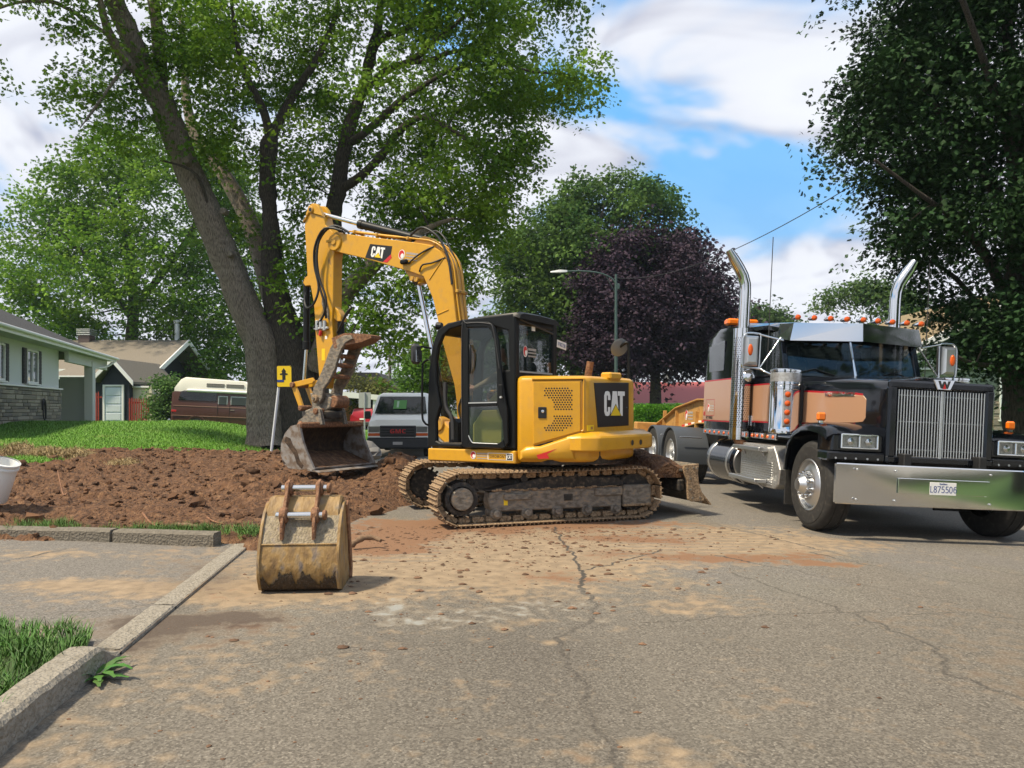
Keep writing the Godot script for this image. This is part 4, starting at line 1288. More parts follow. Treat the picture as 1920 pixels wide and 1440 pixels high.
func parked_cars() -> void:
	# brown camper van, seen from its side; x towards its nose
	var bx := Transform3D(Basis(Vector3.UP, deg_to_rad(9)) * Basis(Vector3(0, 0, 1), deg_to_rad(-2.5)), Vector3(P(322, 0, 40).x + 2.5, 0.16, -40.6))
	var V := thing("camper_van", "brown camper van with a raised white roof parked behind the lawn", "van", bx)
	var brown := mat(0.075, 0.028, 0.022, 0.3)
	brown.clearcoat_enabled = true
	brown.clearcoat = 0.4
	part("body", car_body([[-2.45, [[0.88, 0.45], [0.95, 0.9], [0.93, 1.3], [0.84, 1.98]]], [-2.30, [[0.95, 0.38], [1.0, 0.9], [0.98, 1.3], [0.88, 2.03]]], [1.3, [[0.95, 0.38], [1.0, 0.9], [0.98, 1.3], [0.88, 2.03]]], [1.75, [[0.95, 0.38], [1.0, 0.9], [0.97, 1.25], [0.80, 1.85]]], [2.15, [[0.95, 0.4], [1.0, 0.85], [0.96, 1.2], [0.88, 1.28]]], [2.5, [[0.90, 0.45], [0.96, 0.85], [0.92, 1.1], [0.86, 1.14]]]], MB.new()), brown, V)
	var top := part("raised_roof", car_body([[-2.35, [[0.86, 2.0], [0.86, 2.20], [0.74, 2.25], [0.5, 2.28]]], [-2.12, [[0.88, 2.0], [0.84, 2.30], [0.72, 2.60], [0.5, 2.66]]], [-1.9, [[0.88, 2.0], [0.85, 2.35], [0.74, 2.72], [0.5, 2.78]]], [1.0, [[0.88, 2.0], [0.85, 2.35], [0.72, 2.66], [0.5, 2.70]]], [1.7, [[0.80, 1.95], [0.78, 2.15], [0.68, 2.3], [0.5, 2.34]]]], MB.new()), mat(0.72, 0.70, 0.60, 0.5), V)
	for q in [[-0.35, 0.88], [0.62, 0.86]]:
		part("roof_window", MB.new().box(Vector3(q[0], 2.40, 0.835), Vector3(0.88, 0.20, 0.06), 0.01), M.windscreen, top)
	part("awning", MB.new().cyl(Vector3(-1.7, 2.10, 0.96), Vector3(1.6, 2.10, 0.96), 0.075, 10, 0.01), M.white_paint, top)
	part("side_window", MB.new().prism(V2([-2.12, 1.36, -0.25, 1.36, -0.25, 1.86, -1.85, 1.86, -2.02, 1.80]), 0.955, 0.975), M.windscreen, V, Transform3D(Basis(Vector3.RIGHT, -0.12), Vector3(0, 0.12, 0.17)))
	for q in [[0.06, 0.38], [0.86, 0.74]]:
		var f := part("door_window", MB.new().box(Vector3(q[0], 1.60, 0.945), Vector3(q[1] + 0.10, 0.56, 0.03), 0.01), M.galvanised, V)
		part("pane", MB.new().box(Vector3(q[0], 1.60, 0.962), Vector3(q[1], 0.46, 0.012)), M.windscreen, f)
	part("trim_line", MB.new().box(Vector3(-0.2, 1.30, 0.985), Vector3(4.3, 0.035, 0.02)), mat(0.35, 0.2, 0.15, 0.5), V)
	part("trim_line", MB.new().box(Vector3(-0.2, 0.80, 1.0), Vector3(4.4, 0.03, 0.02)), mat(0.35, 0.2, 0.15, 0.5), V)
	part("door_seam", MB.new().box(Vector3(-0.18, 0.95, 0.995), Vector3(0.015, 1.0, 0.012)), M.black_print, V)
	part("door_seam", MB.new().box(Vector3(0.42, 0.95, 0.995), Vector3(0.015, 1.0, 0.012)), M.black_print, V)
	part("door_handle", MB.new().box(Vector3(0.55, 1.17, 1.0), Vector3(0.22, 0.035, 0.03), 0.008), M.chrome, V)
	part("tail_lamp", MB.new().box(Vector3(-2.30, 1.02, 0.985), Vector3(0.24, 0.10, 0.03), 0.008), M.red_print, V)
	part("rear_bumper", MB.new().box(Vector3(-2.52, 0.52, 0), Vector3(0.14, 0.16, 1.9), 0.03), M.chrome, V)
	var arch := PackedVector2Array()
	for k in 13:
		arch.append(Vector2(-1.2 + cos(PI * k / 12) * 0.47, 0.36 + sin(PI * k / 12) * 0.47))
	part("wheel_arch", MB.new().prism(band(arch, 0.06), 0.96, 1.01, 0.006), brown, V)
	for x in [-1.2, 1.6]:
		for s in [-1.0, 1.0]:
			small_wheel(V, Vector3(x, 0.36, s * 0.88), 0.36, 0.11)
	# white delivery van, front towards the eye
	var wx := Transform3D(Basis(Vector3.UP, deg_to_rad(-88)), Vector3(P(751, 0, 25).x - 0.02, road_y2(-3.5, 25.0), -26.3))
	var G := thing("delivery_van", "white delivery van with black grille and bumper facing the eye beyond the earth", "van", wx)
	var wp := mat(0.90, 0.87, 0.80, 0.45)
	wp.clearcoat_enabled = true
	wp.clearcoat = 0.4
	part("body", car_body([[-4.2, [[0.98, 0.45], [1.0, 1.0], [0.93, 1.95], [0.7, 2.06]]], [0.35, [[0.98, 0.4], [1.0, 1.0], [0.90, 1.96], [0.7, 2.06]]], [0.75, [[0.98, 0.4], [1.0, 1.0], [0.86, 1.86], [0.7, 1.97]]], [1.45, [[0.98, 0.4], [1.0, 1.0], [0.95, 1.26], [0.8, 1.33]]], [2.1, [[0.96, 0.45], [0.97, 0.95], [0.92, 1.10], [0.7, 1.18]]], [2.26, [[0.92, 0.5], [0.93, 0.9], [0.88, 0.98], [0.7, 1.0]]]], MB.new()), wp, G)
	var glass_ := MB.new()
	glass_.face([Vector3(1.455, 1.37, 0.84), Vector3(1.455, 1.37, -0.84), Vector3(0.85, 1.93, -0.74), Vector3(0.85, 1.93, 0.74)], Vector3(0, 1, 0))
	part("windscreen", glass_, mat(0.012, 0.016, 0.016, 0.05), G)
	part("sun_shade", MB.new().box(Vector3(0, 0, 0), Vector3(0.42, 0.006, 0.42)), mat(0.10, 0.30, 0.07, 0.6), G, Transform3D(Basis(Vector3(0, 0, 1), deg_to_rad(-42)), Vector3(1.17, 1.665, 0.05)))
	part("sun_shade", MB.new().box(Vector3(0, 0.004, 0), Vector3(0.30, 0.006, 0.07)), mat(0.45, 0.6, 0.45, 0.6), G, Transform3D(Basis(Vector3(0, 0, 1), deg_to_rad(-42)), Vector3(1.17, 1.668, 0.12)))
	part("grille", MB.new().box(Vector3(2.24, 0.82, 0), Vector3(0.10, 0.36, 1.14), 0.03), M.plastic_dark, G)
	for k in 4:
		part("grille_bar", MB.new().box(Vector3(2.295, 0.70 + 0.08 * k, 0), Vector3(0.015, 0.025, 1.04), 0.004), M.black_frame, G)
	part("lettering", letters("GMC", 0.13, 0.02), M.red_print, G, Transform3D(Basis(Vector3.UP, PI / 2) * Basis().scaled(Vector3(1.25, 1, 1)), Vector3(2.31, 0.82, 0)))
	for s in [-1.0, 1.0]:
		var hl := part("headlight", MB.new().box(Vector3(2.21, 0.88, s * 0.745), Vector3(0.12, 0.20, 0.36), 0.02), M.windscreen, G)
		part("lamp_reflector", MB.new().box(Vector3(2.20, 0.90, s * 0.74), Vector3(0.10, 0.13, 0.30), 0.02), M.alu, hl)
		part("turn_lamp", MB.new().box(Vector3(2.215, 0.72, s * 0.745), Vector3(0.11, 0.10, 0.37), 0.015), M.amber_lens, hl)
		var mi := part("side_mirror", MB.new().box(Vector3(0.95, 1.32, s * 1.14), Vector3(0.12, 0.26, 0.20), 0.03), M.plastic_dark, G)
		part("mirror_arm", MB.new().box(Vector3(0.93, 1.25, s * 1.0), Vector3(0.05, 0.06, 0.14), 0.01), M.plastic_dark, mi)
	part("bumper", MB.new().box(Vector3(2.22, 0.45, 0), Vector3(0.24, 0.36, 1.92), 0.05), M.plastic_dark, G)
	part("front_plate", MB.new().box(Vector3(2.346, 0.45, 0), Vector3(0.01, 0.09, 0.30), 0.003), M.grey_print, G)
	part("antenna_fin", MB.new().cyl(Vector3(0.3, 2.05, -0.3), Vector3(0.28, 2.14, -0.3), 0.02, 6), M.plastic_dark, G)
	for x in [1.5, -2.2]:
		for s in [-1.0, 1.0]:
			small_wheel(G, Vector3(x, 0.37, s * 0.88), 0.37, 0.12)
	# two cars, seen from behind
	for q in [[688, 50.0, 0.36, 0.008, 0.02, "small red hatchback seen from behind beyond the road sign", "red_car"], [538, 47.0, 0.7, 0.7, 0.7, "white car mostly hidden behind the trunk of the big tree", "white_car"]]:
		var p := P(q[0], 0, q[1])
		var c := thing(q[6], q[5], "car", Transform3D(Basis(Vector3.UP, deg_to_rad(80)), Vector3(p.x, -0.02 if q[1] > 49 else 0.3, -q[1] - 2.0)))
		var cm := mat(q[2], q[3], q[4], 0.3)
		part("body", car_body([[-1.95, [[0.75, 0.35], [0.82, 0.65], [0.78, 0.95], [0.66, 1.0]]], [-1.75, [[0.85, 0.25], [0.87, 0.7], [0.80, 1.0], [0.62, 1.38]]], [-1.2, [[0.86, 0.22], [0.88, 0.7], [0.80, 1.0], [0.58, 1.47]]], [0.2, [[0.86, 0.22], [0.88, 0.7], [0.80, 0.98], [0.58, 1.46]]], [1.0, [[0.86, 0.22], [0.88, 0.68], [0.80, 0.92], [0.7, 0.96]]], [1.9, [[0.75, 0.3], [0.78, 0.6], [0.7, 0.72], [0.6, 0.75]]]], MB.new()), cm, c)
		var rg := MB.new()
		rg.face([Vector3(-1.93, 1.02, 0.60), Vector3(-1.93, 1.02, -0.60), Vector3(-1.74, 1.36, -0.54), Vector3(-1.74, 1.36, 0.54)], Vector3(0, 1, 0))
		part("rear_window", rg, M.windscreen, c)
		part("rear_bumper", MB.new().box(Vector3(-1.95, 0.42, 0), Vector3(0.12, 0.26, 1.55), 0.04), M.plastic_dark if q[1] > 49 else cm, c)
		part("rear_plate", MB.new().box(Vector3(-1.98, 0.72, 0), Vector3(0.03, 0.11, 0.30)), M.white_print, c)
		for s in [-1.0, 1.0]:
			part("tail_lamp", MB.new().box(Vector3(-1.9, 0.88, s * 0.68), Vector3(0.10, 0.2, 0.16), 0.02), M.red_print, c)
			for x in [-1.25, 1.2]:
				small_wheel(c, Vector3(x, 0.30, s * 0.76), 0.30, 0.1)
func road_y2(x: float, d: float) -> float:
	return road_y(x) - 0.13 * smoothstep(15.0, 25.0, d)

# ---------------------------------------------------------------- trees
func sprig(seed_: int, n: int, r: float, leaf: float) -> ArrayMesh:
	# a spray of leaves: three-lobed blades, folded a little along the midrib
	var m := MB.new()
	var rng := RandomNumberGenerator.new()
	rng.seed = seed_
	for k in n:
		var p := Vector3(rng.randfn(), rng.randfn() * 0.55, rng.randfn()).normalized() * r * pow(rng.randf(), 0.45)
		var out := (Vector3(p.x, 0, p.z).normalized() + Vector3(rng.randfn(0, 0.4), -0.55 + rng.randfn(0, 0.35), rng.randfn(0, 0.4))).normalized()
		var up := (Vector3.UP + Vector3(rng.randfn(0, 0.5), 0, rng.randfn(0, 0.5))).normalized()
		var side := out.cross(up).normalized()
		up = side.cross(out)
		var s := leaf * rng.randf_range(0.7, 1.2)
		var tip := p + out * s
		var l := p + out * s * 0.42 + side * s * 0.46 - up * s * 0.10
		var rr := p + out * s * 0.42 - side * s * 0.46 - up * s * 0.10
		var mid := p + out * s * 0.48
		var nl := (mid - p).cross(l - p).normalized()
		if nl.dot(up) < 0.0:
			nl = -nl
		var nr := (mid - p).cross(rr - p).normalized()
		if nr.dot(up) < 0.0:
			nr = -nr
		m.push(p, mid, l, nl, nl, nl)
		m.push(mid, tip, l.lerp(tip, 0.18), nl, nl, nl)
		m.push(p, mid, rr, nr, nr, nr)
		m.push(mid, tip, rr.lerp(tip, 0.18), nr, nr, nr)
	return m.mesh()

class Skeleton:
	var pts := PackedVector3Array()
	var rad := PackedFloat32Array()

func limb(parent: Node, called: String, sk: Skeleton, l: Array, m: Material, segs := 10, lumpy := 0.0) -> void:
	# l: pixel, pixel, depth, radius
	var p := []
	var r := []
	for q in l:
		p.append(P(q[0], q[1], q[2]))
		r.append(q[3])
	var c := curve(p, 5)
	var rr := []
	for i in c.size():
		var t := float(i) / 5.0
		var a := mini(int(t), r.size() - 1)
		rr.append(lerpf(r[a], r[mini(a + 1, r.size() - 1)], t - a))
		sk.pts.append(c[i])
		sk.rad.append(rr[i])
	var mb := MB.new().tube(c, rr, segs)
	if lumpy > 0.0:
		for i in mb.V.size():
			var v := mb.V[i]
			mb.V[i] = v + mb.N[i] * (lumpy * hn2.get_noise_3d(v.x * 0.8, v.y * 0.3, v.z * 0.8) + minf(lumpy, 0.07) * absf(hn2.get_noise_3d(v.x * 3.2, v.y * 0.35, v.z * 3.2)) * 1.3)
		mb.crease(60.0)
	part(called, mb, m, parent)

func crown(parent: Node, sk: Skeleton, poly: Array, d0: float, depth: float, n: int, opt: Dictionary) -> void:
	# sprays of leaves fill the crown's outline and depth in clusters; each cluster hangs on a twig that grows from the nearest wood
	var rng := RandomNumberGenerator.new()
	rng.seed = opt.get("seed", 1)
	var pl := V2(poly)
	var lo := Vector2(1e9, 1e9)
	var hi := -lo
	for q in pl:
		lo = lo.min(q)
		hi = hi.max(q)
	var px_m := 1442.0 / d0
	var gate := noise(opt.get("clump", 0.35), opt.get("seed", 1) + 7, 2)
	var size: float = opt.get("size", 1.0)
	var centres := []
	var tries := 0
	while centres.size() < n and tries < n * 40:
		tries += 1
		var q := Vector2(rng.randf_range(lo.x, hi.x), rng.randf_range(lo.y, hi.y))
		if not Geometry2D.is_point_in_polygon(q, pl):
			continue
		var edge := 1e9
		for i in pl.size():
			edge = minf(edge, q.distance_to(Geometry2D.get_closest_point_to_segment(q, pl[i], pl[(i + 1) % pl.size()])))
		var half := depth * clampf(sqrt(edge / px_m / (depth * 0.8)), 0.15, 1.0)
		var d := d0 + half * (pow(rng.randf(), 0.6) * (1.0 if rng.randf() < 0.5 else -1.0))
		var c := P(960.0 + (q.x - 960.0) * d0 / d, 765.0 + (q.y - 765.0) * d0 / d, d)
		if opt.has("clear") and d < d0 + 0.9:
			var near := 1e9
			for line in opt.clear:
				for i in line.size() - 1:
					near = minf(near, q.distance_to(Geometry2D.get_closest_point_to_segment(q, line[i], line[i + 1])))
			if near < 46.0 and rng.randf() < 0.93:
				continue
		if gate.get_noise_3dv(c) < opt.get("gate", -0.12) - (0.10 if edge / px_m < 0.8 else 0.0):
			continue
		centres.append(c)
	var m := MB.new()
	var tw := 0
	var order := []
	for c in centres:
		var best := 1e9
		for p in sk.pts:
			best = minf(best, p.distance_squared_to(c))
		order.append([best, c])
	order.sort_custom(func(a, b): return a[0] < b[0])
	for o in order:
		var c: Vector3 = o[1]
		var best := 1e9
		var at_ := -1
		for i in sk.pts.size():
			var p := sk.pts[i]
			var cost := p.distance_squared_to(c)
			if p.y > c.y:
				cost += (p.y - c.y) * 1.0
			if cost < best:
				best = cost
				at_ = i
		if at_ < 0:
			continue
		var a := sk.pts[at_]
		var l := a.distance_to(c)
		if l > 0.15:
			var r0 := minf(sk.rad[at_] * 0.6, 0.012 + 0.016 * l * size)
			var b := a.lerp(c, 0.5) + Vector3(rng.randfn(0, 0.08), 0.10 + rng.randfn(0, 0.05), rng.randfn(0, 0.08)) * l
			var line := [a, a.lerp(b, 0.55) + Vector3(0, 0.03 * l, 0), b, b.lerp(c, 0.6), c]
			m.tube(line, [r0, r0 * 0.85, r0 * 0.7, r0 * 0.5, r0 * 0.3], 4, false)
			sk.pts.append(b)
			sk.rad.append(r0 * 0.7)
			sk.pts.append(c)
			sk.rad.append(r0 * 0.35)
	part("branches", m, opt.get("wood", M.twig), parent).set_meta("kind", "stuff")
	var where := []
	var tints := []
	var base: Color = opt.color
	var light: Color = opt.light
	var per: int = opt.get("per", 10)
	var spread: float = opt.get("spread", 0.75) * size
	var hang: float = opt.get("hang", 0.35)
	for c in centres:
		var v0 := rng.randf_range(0.75, 1.2)
		var mixw := clampf(0.5 + 1.1 * gate.get_noise_3dv(c * 1.7 + Vector3(50, 0, 0)), 0.0, 1.0)
		for k in per:
			var o := Vector3(rng.randfn(0, 0.5), rng.randfn(0, 0.28), rng.randfn(0, 0.5)) * spread
			o.y -= hang * spread * (o.x * o.x + o.z * o.z) / (spread * spread)
			var s := size * rng.randf_range(0.75, 1.15)
			where.append(Transform3D(Basis.from_euler(Vector3(rng.randfn(0, 0.35), rng.randf() * TAU, rng.randfn(0, 0.35))).scaled(Vector3(s, s, s)), c + o))
			var v := v0 * rng.randf_range(0.8, 1.2)
			var t := base.lerp(light, clampf(mixw + rng.randfn(0, 0.25), 0.0, 1.0))
			tints.append(Color(t.r * v, t.g * v, t.b * v))
	# as several stuff parts, each with its own spray of leaves
	var kinds: int = opt.get("kinds", 2)
	for k in kinds:
		var ww := []
		var tt := []
		for i in range(k, where.size(), kinds):
			ww.append(where[i])
			tt.append(tints[i])
		scatter("crown_leaves", sprig(100 + k, opt.get("leaves", 14), 0.30, opt.get("leaf", 0.12)), opt.get("mat", M.leaf), ww, tt, parent)

func trees() -> void:
	var G0 := Color(0.085, 0.18, 0.018)
	var G1 := Color(0.19, 0.315, 0.030)
	# the big silver maple
	var t := thing("silver_maple", "huge silver maple with several thick stems leaning apart, behind the excavator's arm", "tree")
	var sk := Skeleton.new()
	var LB: Material = M.bark_sunlit
	var DB: Material = M.bark_dark
	limb(t, "trunk", sk, [[499, 846, 21.7, 0.62], [497, 815, 21.8, 0.50], [496, 720, 22.0, 0.44], [490, 645, 22.0, 0.43], [462, 585, 22.0, 0.42], [430, 500, 21.9, 0.38], [385, 395, 21.6, 0.34], [345, 300, 21.3, 0.31], [312, 215, 21.0, 0.29], [272, 130, 20.6, 0.26], [235, 45, 20.3, 0.24], [212, -10, 20.0, 0.22], [185, -90, 19.6, 0.18]], LB, 44, 0.10)
	limb(t, "trunk", sk, [[548, 840, 22.4, 0.85], [549, 800, 22.4, 0.66], [548, 700, 22.4, 0.60], [535, 630, 22.4, 0.52], [518, 560, 22.4, 0.36], [510, 500, 22.4, 0.26], [509, 417, 22.4, 0.21], [500, 354, 22.3, 0.20], [504, 290, 22.3, 0.20], [507, 258, 22.3, 0.18]], DB, 44, 0.10)
	limb(t, "trunk", sk, [[592, 838, 22.9, 0.60], [592, 790, 22.9, 0.46], [588, 720, 22.9, 0.42], [592, 650, 22.9, 0.40], [606, 560, 22.9, 0.34], [622, 450, 23.0, 0.27], [627, 393, 23.0, 0.23], [640, 317, 23.1, 0.20], [657, 233, 23.2, 0.17], [683, 160, 23.3, 0.15], [697, 100, 23.4, 0.12], [707, 50, 23.5, 0.10], [722, -40, 23.6, 0.08]], DB, 36, 0.08)
	for l in [
		[[507, 262, 22.3, 0.15], [495, 210, 22.2, 0.11], [465, 150, 22.0, 0.09], [450, 110, 21.8, 0.07], [440, 50, 21.5, 0.05], [430, -30, 21.3, 0.03]],
		[[507, 262, 22.3, 0.16], [530, 215, 22.5, 0.13], [558, 165, 22.7, 0.12], [590, 118, 22.9, 0.10], [612, 75, 23.1, 0.08], [628, 30, 23.3, 0.06], [640, -40, 23.5, 0.04]],
		[[520, 590, 22.8, 0.34], [473, 430, 23.4, 0.27], [417, 323, 23.8, 0.22], [367, 257, 24.0, 0.17], [350, 187, 24.2, 0.13], [345, 110, 24.4, 0.10], [338, 20, 24.6, 0.07], [330, -60, 24.8, 0.05]],
		[[592, 690, 22.4, 0.32], [640, 565, 21.6, 0.27], [690, 507, 21.0, 0.22], [730, 470, 20.8, 0.16], [780, 440, 20.8, 0.11], [820, 420, 21.0, 0.06], [850, 410, 21.2, 0.03]],
		[[652, 270, 23.2, 0.12], [683, 250, 22.8, 0.11], [717, 220, 22.4, 0.10], [750, 190, 22.0, 0.09], [780, 170, 21.7, 0.07], [850, 130, 21.2, 0.05], [930, 120, 20.8, 0.03]],
		[[632, 360, 23.1, 0.14], [680, 327, 22.6, 0.12], [720, 285, 22.2, 0.11], [747, 247, 22.0, 0.10], [790, 220, 21.6, 0.08], [840, 240, 21.2, 0.06], [893, 277, 20.9, 0.045], [930, 330, 20.7, 0.03]],
		[[680, 172, 23.3, 0.12], [727, 130, 23.0, 0.10], [773, 113, 22.7, 0.09], [810, 80, 22.4, 0.08], [860, 40, 22.0, 0.06], [920, -10, 21.6, 0.04]],
		[[760, 118, 22.8, 0.07], [803, 113, 22.5, 0.06], [850, 97, 22.2, 0.05], [917, 97, 21.8, 0.045], [980, 130, 21.5, 0.035], [1060, 140, 21.2, 0.025]],
		[[700, 92, 23.4, 0.09], [727, 65, 23.2, 0.08], [767, 50, 23.0, 0.07], [813, 20, 22.8, 0.05], [870, -30, 22.5, 0.04]],
		[[303, 205, 21.0, 0.22], [301, 150, 21.0, 0.19], [297, 67, 20.9, 0.17], [288, 0, 20.8, 0.15], [280, -80, 20.7, 0.12]],
		[[290, 165, 20.9, 0.17], [262, 138, 20.4, 0.15], [233, 108, 20.0, 0.13], [207, 67, 19.6, 0.11], [192, 20, 19.3, 0.08], [180, -50, 19.0, 0.05]],
		[[207, 67, 19.6, 0.06], [167, 43, 19.2, 0.05], [133, 20, 18.9, 0.04], [93, 3, 18.6, 0.035], [20, 8, 18.2, 0.025], [-60, 40, 17.9, 0.02]],
		[[240, 115, 20.1, 0.05], [215, 150, 19.8, 0.04], [180, 200, 19.5, 0.025], [150, 240, 19.3, 0.015]],
		[[400, 430, 21.7, 0.05], [370, 330, 21.0, 0.04], [300, 300, 20.5, 0.02]]]:
		limb(t, "limb", sk, l, DB if l[0][3] < 0.3 and l[0][0] > 320 else LB, 9, 0.02)
	for q in [[348, 300, 21.05], [418, 395, 21.3], [430, 475, 21.6]]:
		part("cut_knot", MB.new().lathe([[0.10, -0.2], [0.09, 0.0], [0.07, 0.02], [0.0, 0.0]], 12), LB, t, Transform3D(Basis(Vector3.RIGHT, PI / 2), P(q[0], q[1], q[2] - 0.22)))
	var big := {"color": G0, "light": G1, "leaf": 0.125, "per": 10, "hang": 0.6, "spread": 0.72, "wood": DB, "clear": [[Vector2(496, 640), Vector2(430, 500), Vector2(345, 300), Vector2(272, 130), Vector2(212, -10)], [Vector2(518, 560), Vector2(509, 417), Vector2(507, 258), Vector2(558, 165)], [Vector2(313, 215), Vector2(297, 67), Vector2(288, 0)], [Vector2(622, 450), Vector2(640, 317), Vector2(683, 160)]]}
	crown(t, sk, [330, -140, 1060, -140, 1110, 30, 1120, 120, 1065, 200, 1020, 180, 985, 255, 1000, 280, 970, 345, 940, 410, 900, 465, 855, 505, 810, 460, 730, 385, 560, 350, 430, 310, 345, 260, 310, 190, 335, 60], 21.8, 4.0, 680, big.merged({"seed": 3, "gate": 0.04}))
	crown(t, sk, [540, 370, 700, 440, 680, 520, 640, 600, 600, 640, 540, 600, 470, 560, 430, 400], 22.8, 2.0, 55, big.merged({"seed": 13, "gate": 0.0}))
	crown(t, sk, [640, 500, 800, 470, 875, 520, 800, 560, 765, 650, 700, 640, 650, 600], 20.6, 1.4, 42, big.merged({"seed": 4, "per": 7, "spread": 0.42, "hang": 1.6, "gate": 0.0}))
	crown(t, sk, [-120, -120, 330, -120, 320, 60, 290, 180, 330, 260, 250, 260, 170, 250, 130, 190, 80, 160, 30, 100, -120, 120], 19.4, 1.8, 105, big.merged({"seed": 5, "per": 8, "spread": 0.6, "gate": 0.03, "hang": 0.9}))
	# the trees behind it
	var far := {"size": 2.1, "per": 8, "spread": 0.72, "clump": 0.16, "leaf": 0.13}
	for q in [
		["maple_tree", "broad light green tree behind the houses on the left", [[240, 800, 56, 0.5], [245, 660, 56, 0.45], [250, 560, 56, 0.35], [235, 430, 56, 0.22], [220, 330, 56, 0.1]], [[250, 600, 56, 0.3], [160, 480, 54, 0.2], [90, 420, 53, 0.1]], [[250, 580, 56, 0.3], [350, 450, 56, 0.2], [400, 330, 56, 0.1]], [8, 470, 30, 420, 60, 400, 70, 360, 112, 340, 92, 312, 150, 310, 165, 272, 230, 258, 330, 240, 430, 280, 480, 400, 490, 690, 400, 735, 330, 715, 250, 650, 120, 630, 60, 610, 32, 560], 56.0, 6.5, 620, {"color": Color(0.075, 0.17, 0.018), "light": Color(0.18, 0.31, 0.028), "mat": M.leaf_light, "seed": 21, "gate": -0.12}],
		["ash_tree", "tall rounded green tree behind the purple maple", [[1075, 790, 54, 0.4], [1080, 660, 54, 0.35], [1090, 520, 54, 0.25], [1130, 400, 54, 0.1]], [[1082, 620, 54, 0.2], [1010, 520, 53, 0.12], [975, 470, 53, 0.06]], [[1085, 580, 54, 0.2], [1170, 480, 53, 0.12], [1210, 390, 53, 0.06]], [938, 520, 958, 440, 985, 412, 1020, 400, 1065, 360, 1090, 337, 1160, 325, 1200, 325, 1232, 350, 1256, 400, 1265, 440, 1250, 560, 1120, 720, 1000, 650, 950, 600], 54.0, 6.0, 640, {"color": Color(0.040, 0.095, 0.025), "light": Color(0.11, 0.19, 0.038), "mat": M.leaf, "seed": 22, "gate": -0.25}],
		["purple_maple", "dark purple leaved maple with a dense rounded crown behind the street lamp", [[1229, 795, 48, 0.40], [1229, 740, 48, 0.34], [1228, 700, 48, 0.30], [1225, 620, 48, 0.2], [1225, 520, 48, 0.1]], [[1228, 690, 48, 0.2], [1165, 620, 47, 0.12], [1130, 560, 47, 0.06]], [[1228, 680, 48, 0.2], [1290, 610, 47, 0.12], [1330, 560, 47, 0.06]], [1082, 640, 1100, 565, 1096, 530, 1130, 470, 1180, 436, 1240, 430, 1300, 447, 1335, 512, 1352, 545, 1372, 556, 1366, 640, 1345, 675, 1290, 694, 1240, 686, 1190, 690, 1120, 690], 48.0, 3.8, 520, {"color": Color(0.026, 0.016, 0.025), "light": Color(0.070, 0.046, 0.070), "mat": M.leaf_purple, "seed": 23, "gate": -0.3, "size": 1.8}],
		["linden_tree", "green tree seen behind the excavator's cab", [[830, 800, 44, 0.2], [832, 720, 44, 0.15], [835, 660, 44, 0.08]], [], [], [762, 700, 775, 665, 800, 640, 830, 622, 880, 600, 930, 620, 950, 700, 900, 745, 810, 745], 44.0, 3.0, 150, {"color": G0, "light": Color(0.09, 0.19, 0.03), "mat": M.leaf, "seed": 24, "gate": -0.25, "size": 1.7}],
		["young_tree", "pale feathery young tree above the truck's cab", [[1640, 800, 58, 0.15], [1640, 660, 58, 0.12], [1632, 590, 58, 0.06]], [], [], [1548, 575, 1560, 545, 1610, 532, 1650, 534, 1700, 555, 1718, 590, 1712, 640, 1580, 640], 58.0, 3.0, 120, {"color": Color(0.06, 0.12, 0.03), "light": Color(0.11, 0.18, 0.05), "mat": M.leaf_light, "seed": 25, "gate": -0.1, "size": 1.9}],
		["distant_tree", "small distant tree just above the sleeper's roof", [[1425, 800, 75, 0.2], [1425, 610, 75, 0.1]], [], [], [1362, 610, 1372, 590, 1410, 576, 1450, 584, 1475, 610, 1475, 660, 1370, 660], 75.0, 3.0, 90, {"color": Color(0.045, 0.09, 0.03), "light": Color(0.08, 0.14, 0.04), "mat": M.leaf, "seed": 26, "gate": -0.3, "size": 2.4}],
		["poplar_tree", "bushy distant trees' nearest crown beside the utility pole", [[755, 790, 88, 0.2], [755, 725, 88, 0.1]], [], [], [733, 735, 736, 712, 752, 706, 775, 716, 790, 740, 780, 760, 735, 760], 88.0, 3.0, 70, {"color": Color(0.05, 0.10, 0.03), "light": Color(0.08, 0.14, 0.04), "mat": M.leaf, "seed": 27, "gate": -0.3, "size": 2.4}],
		["garden_tree", "small tree with yellowish leaves beside the white carport", [[690, 800, 53, 0.1], [690, 735, 53, 0.06]], [], [], [650, 735, 640, 700, 665, 680, 690, 700, 715, 715, 722, 745, 700, 752], 53.0, 1.6, 60, {"color": Color(0.10, 0.12, 0.03), "light": Color(0.17, 0.15, 0.05), "mat": M.leaf_light, "seed": 28, "gate": -0.2, "size": 1.5}],
		["shrub", "leafy bush against the cream fence left of the brown camper van", [[312, 806, 41, 0.05], [312, 750, 41, 0.03]], [], [], [292, 800, 296, 750, 305, 712, 322, 715, 338, 732, 330, 775, 326, 800], 41.0, 0.7, 60, {"color": Color(0.06, 0.14, 0.03), "light": Color(0.13, 0.22, 0.06), "mat": M.leaf_light, "seed": 29, "gate": -0.3, "size": 1.1}]]:
		var o := thing(q[0], q[1], "shrub" if q[0] == "shrub" else "tree")
		var s := Skeleton.new()
		limb(o, "trunk", s, q[2], DB, 10, 0.03)
		for l in [q[3], q[4]]:
			if l.size():
				limb(o, "limb", s, l, DB, 7)
		crown(o, s, q[5], q[6], q[7], q[8], far.merged(q[9], true))
	# the maple on the right, in its own shade
	var r := thing("maple_tree", "dark shady maple overhanging the truck at the right edge", "tree")
	var rs := Skeleton.new()
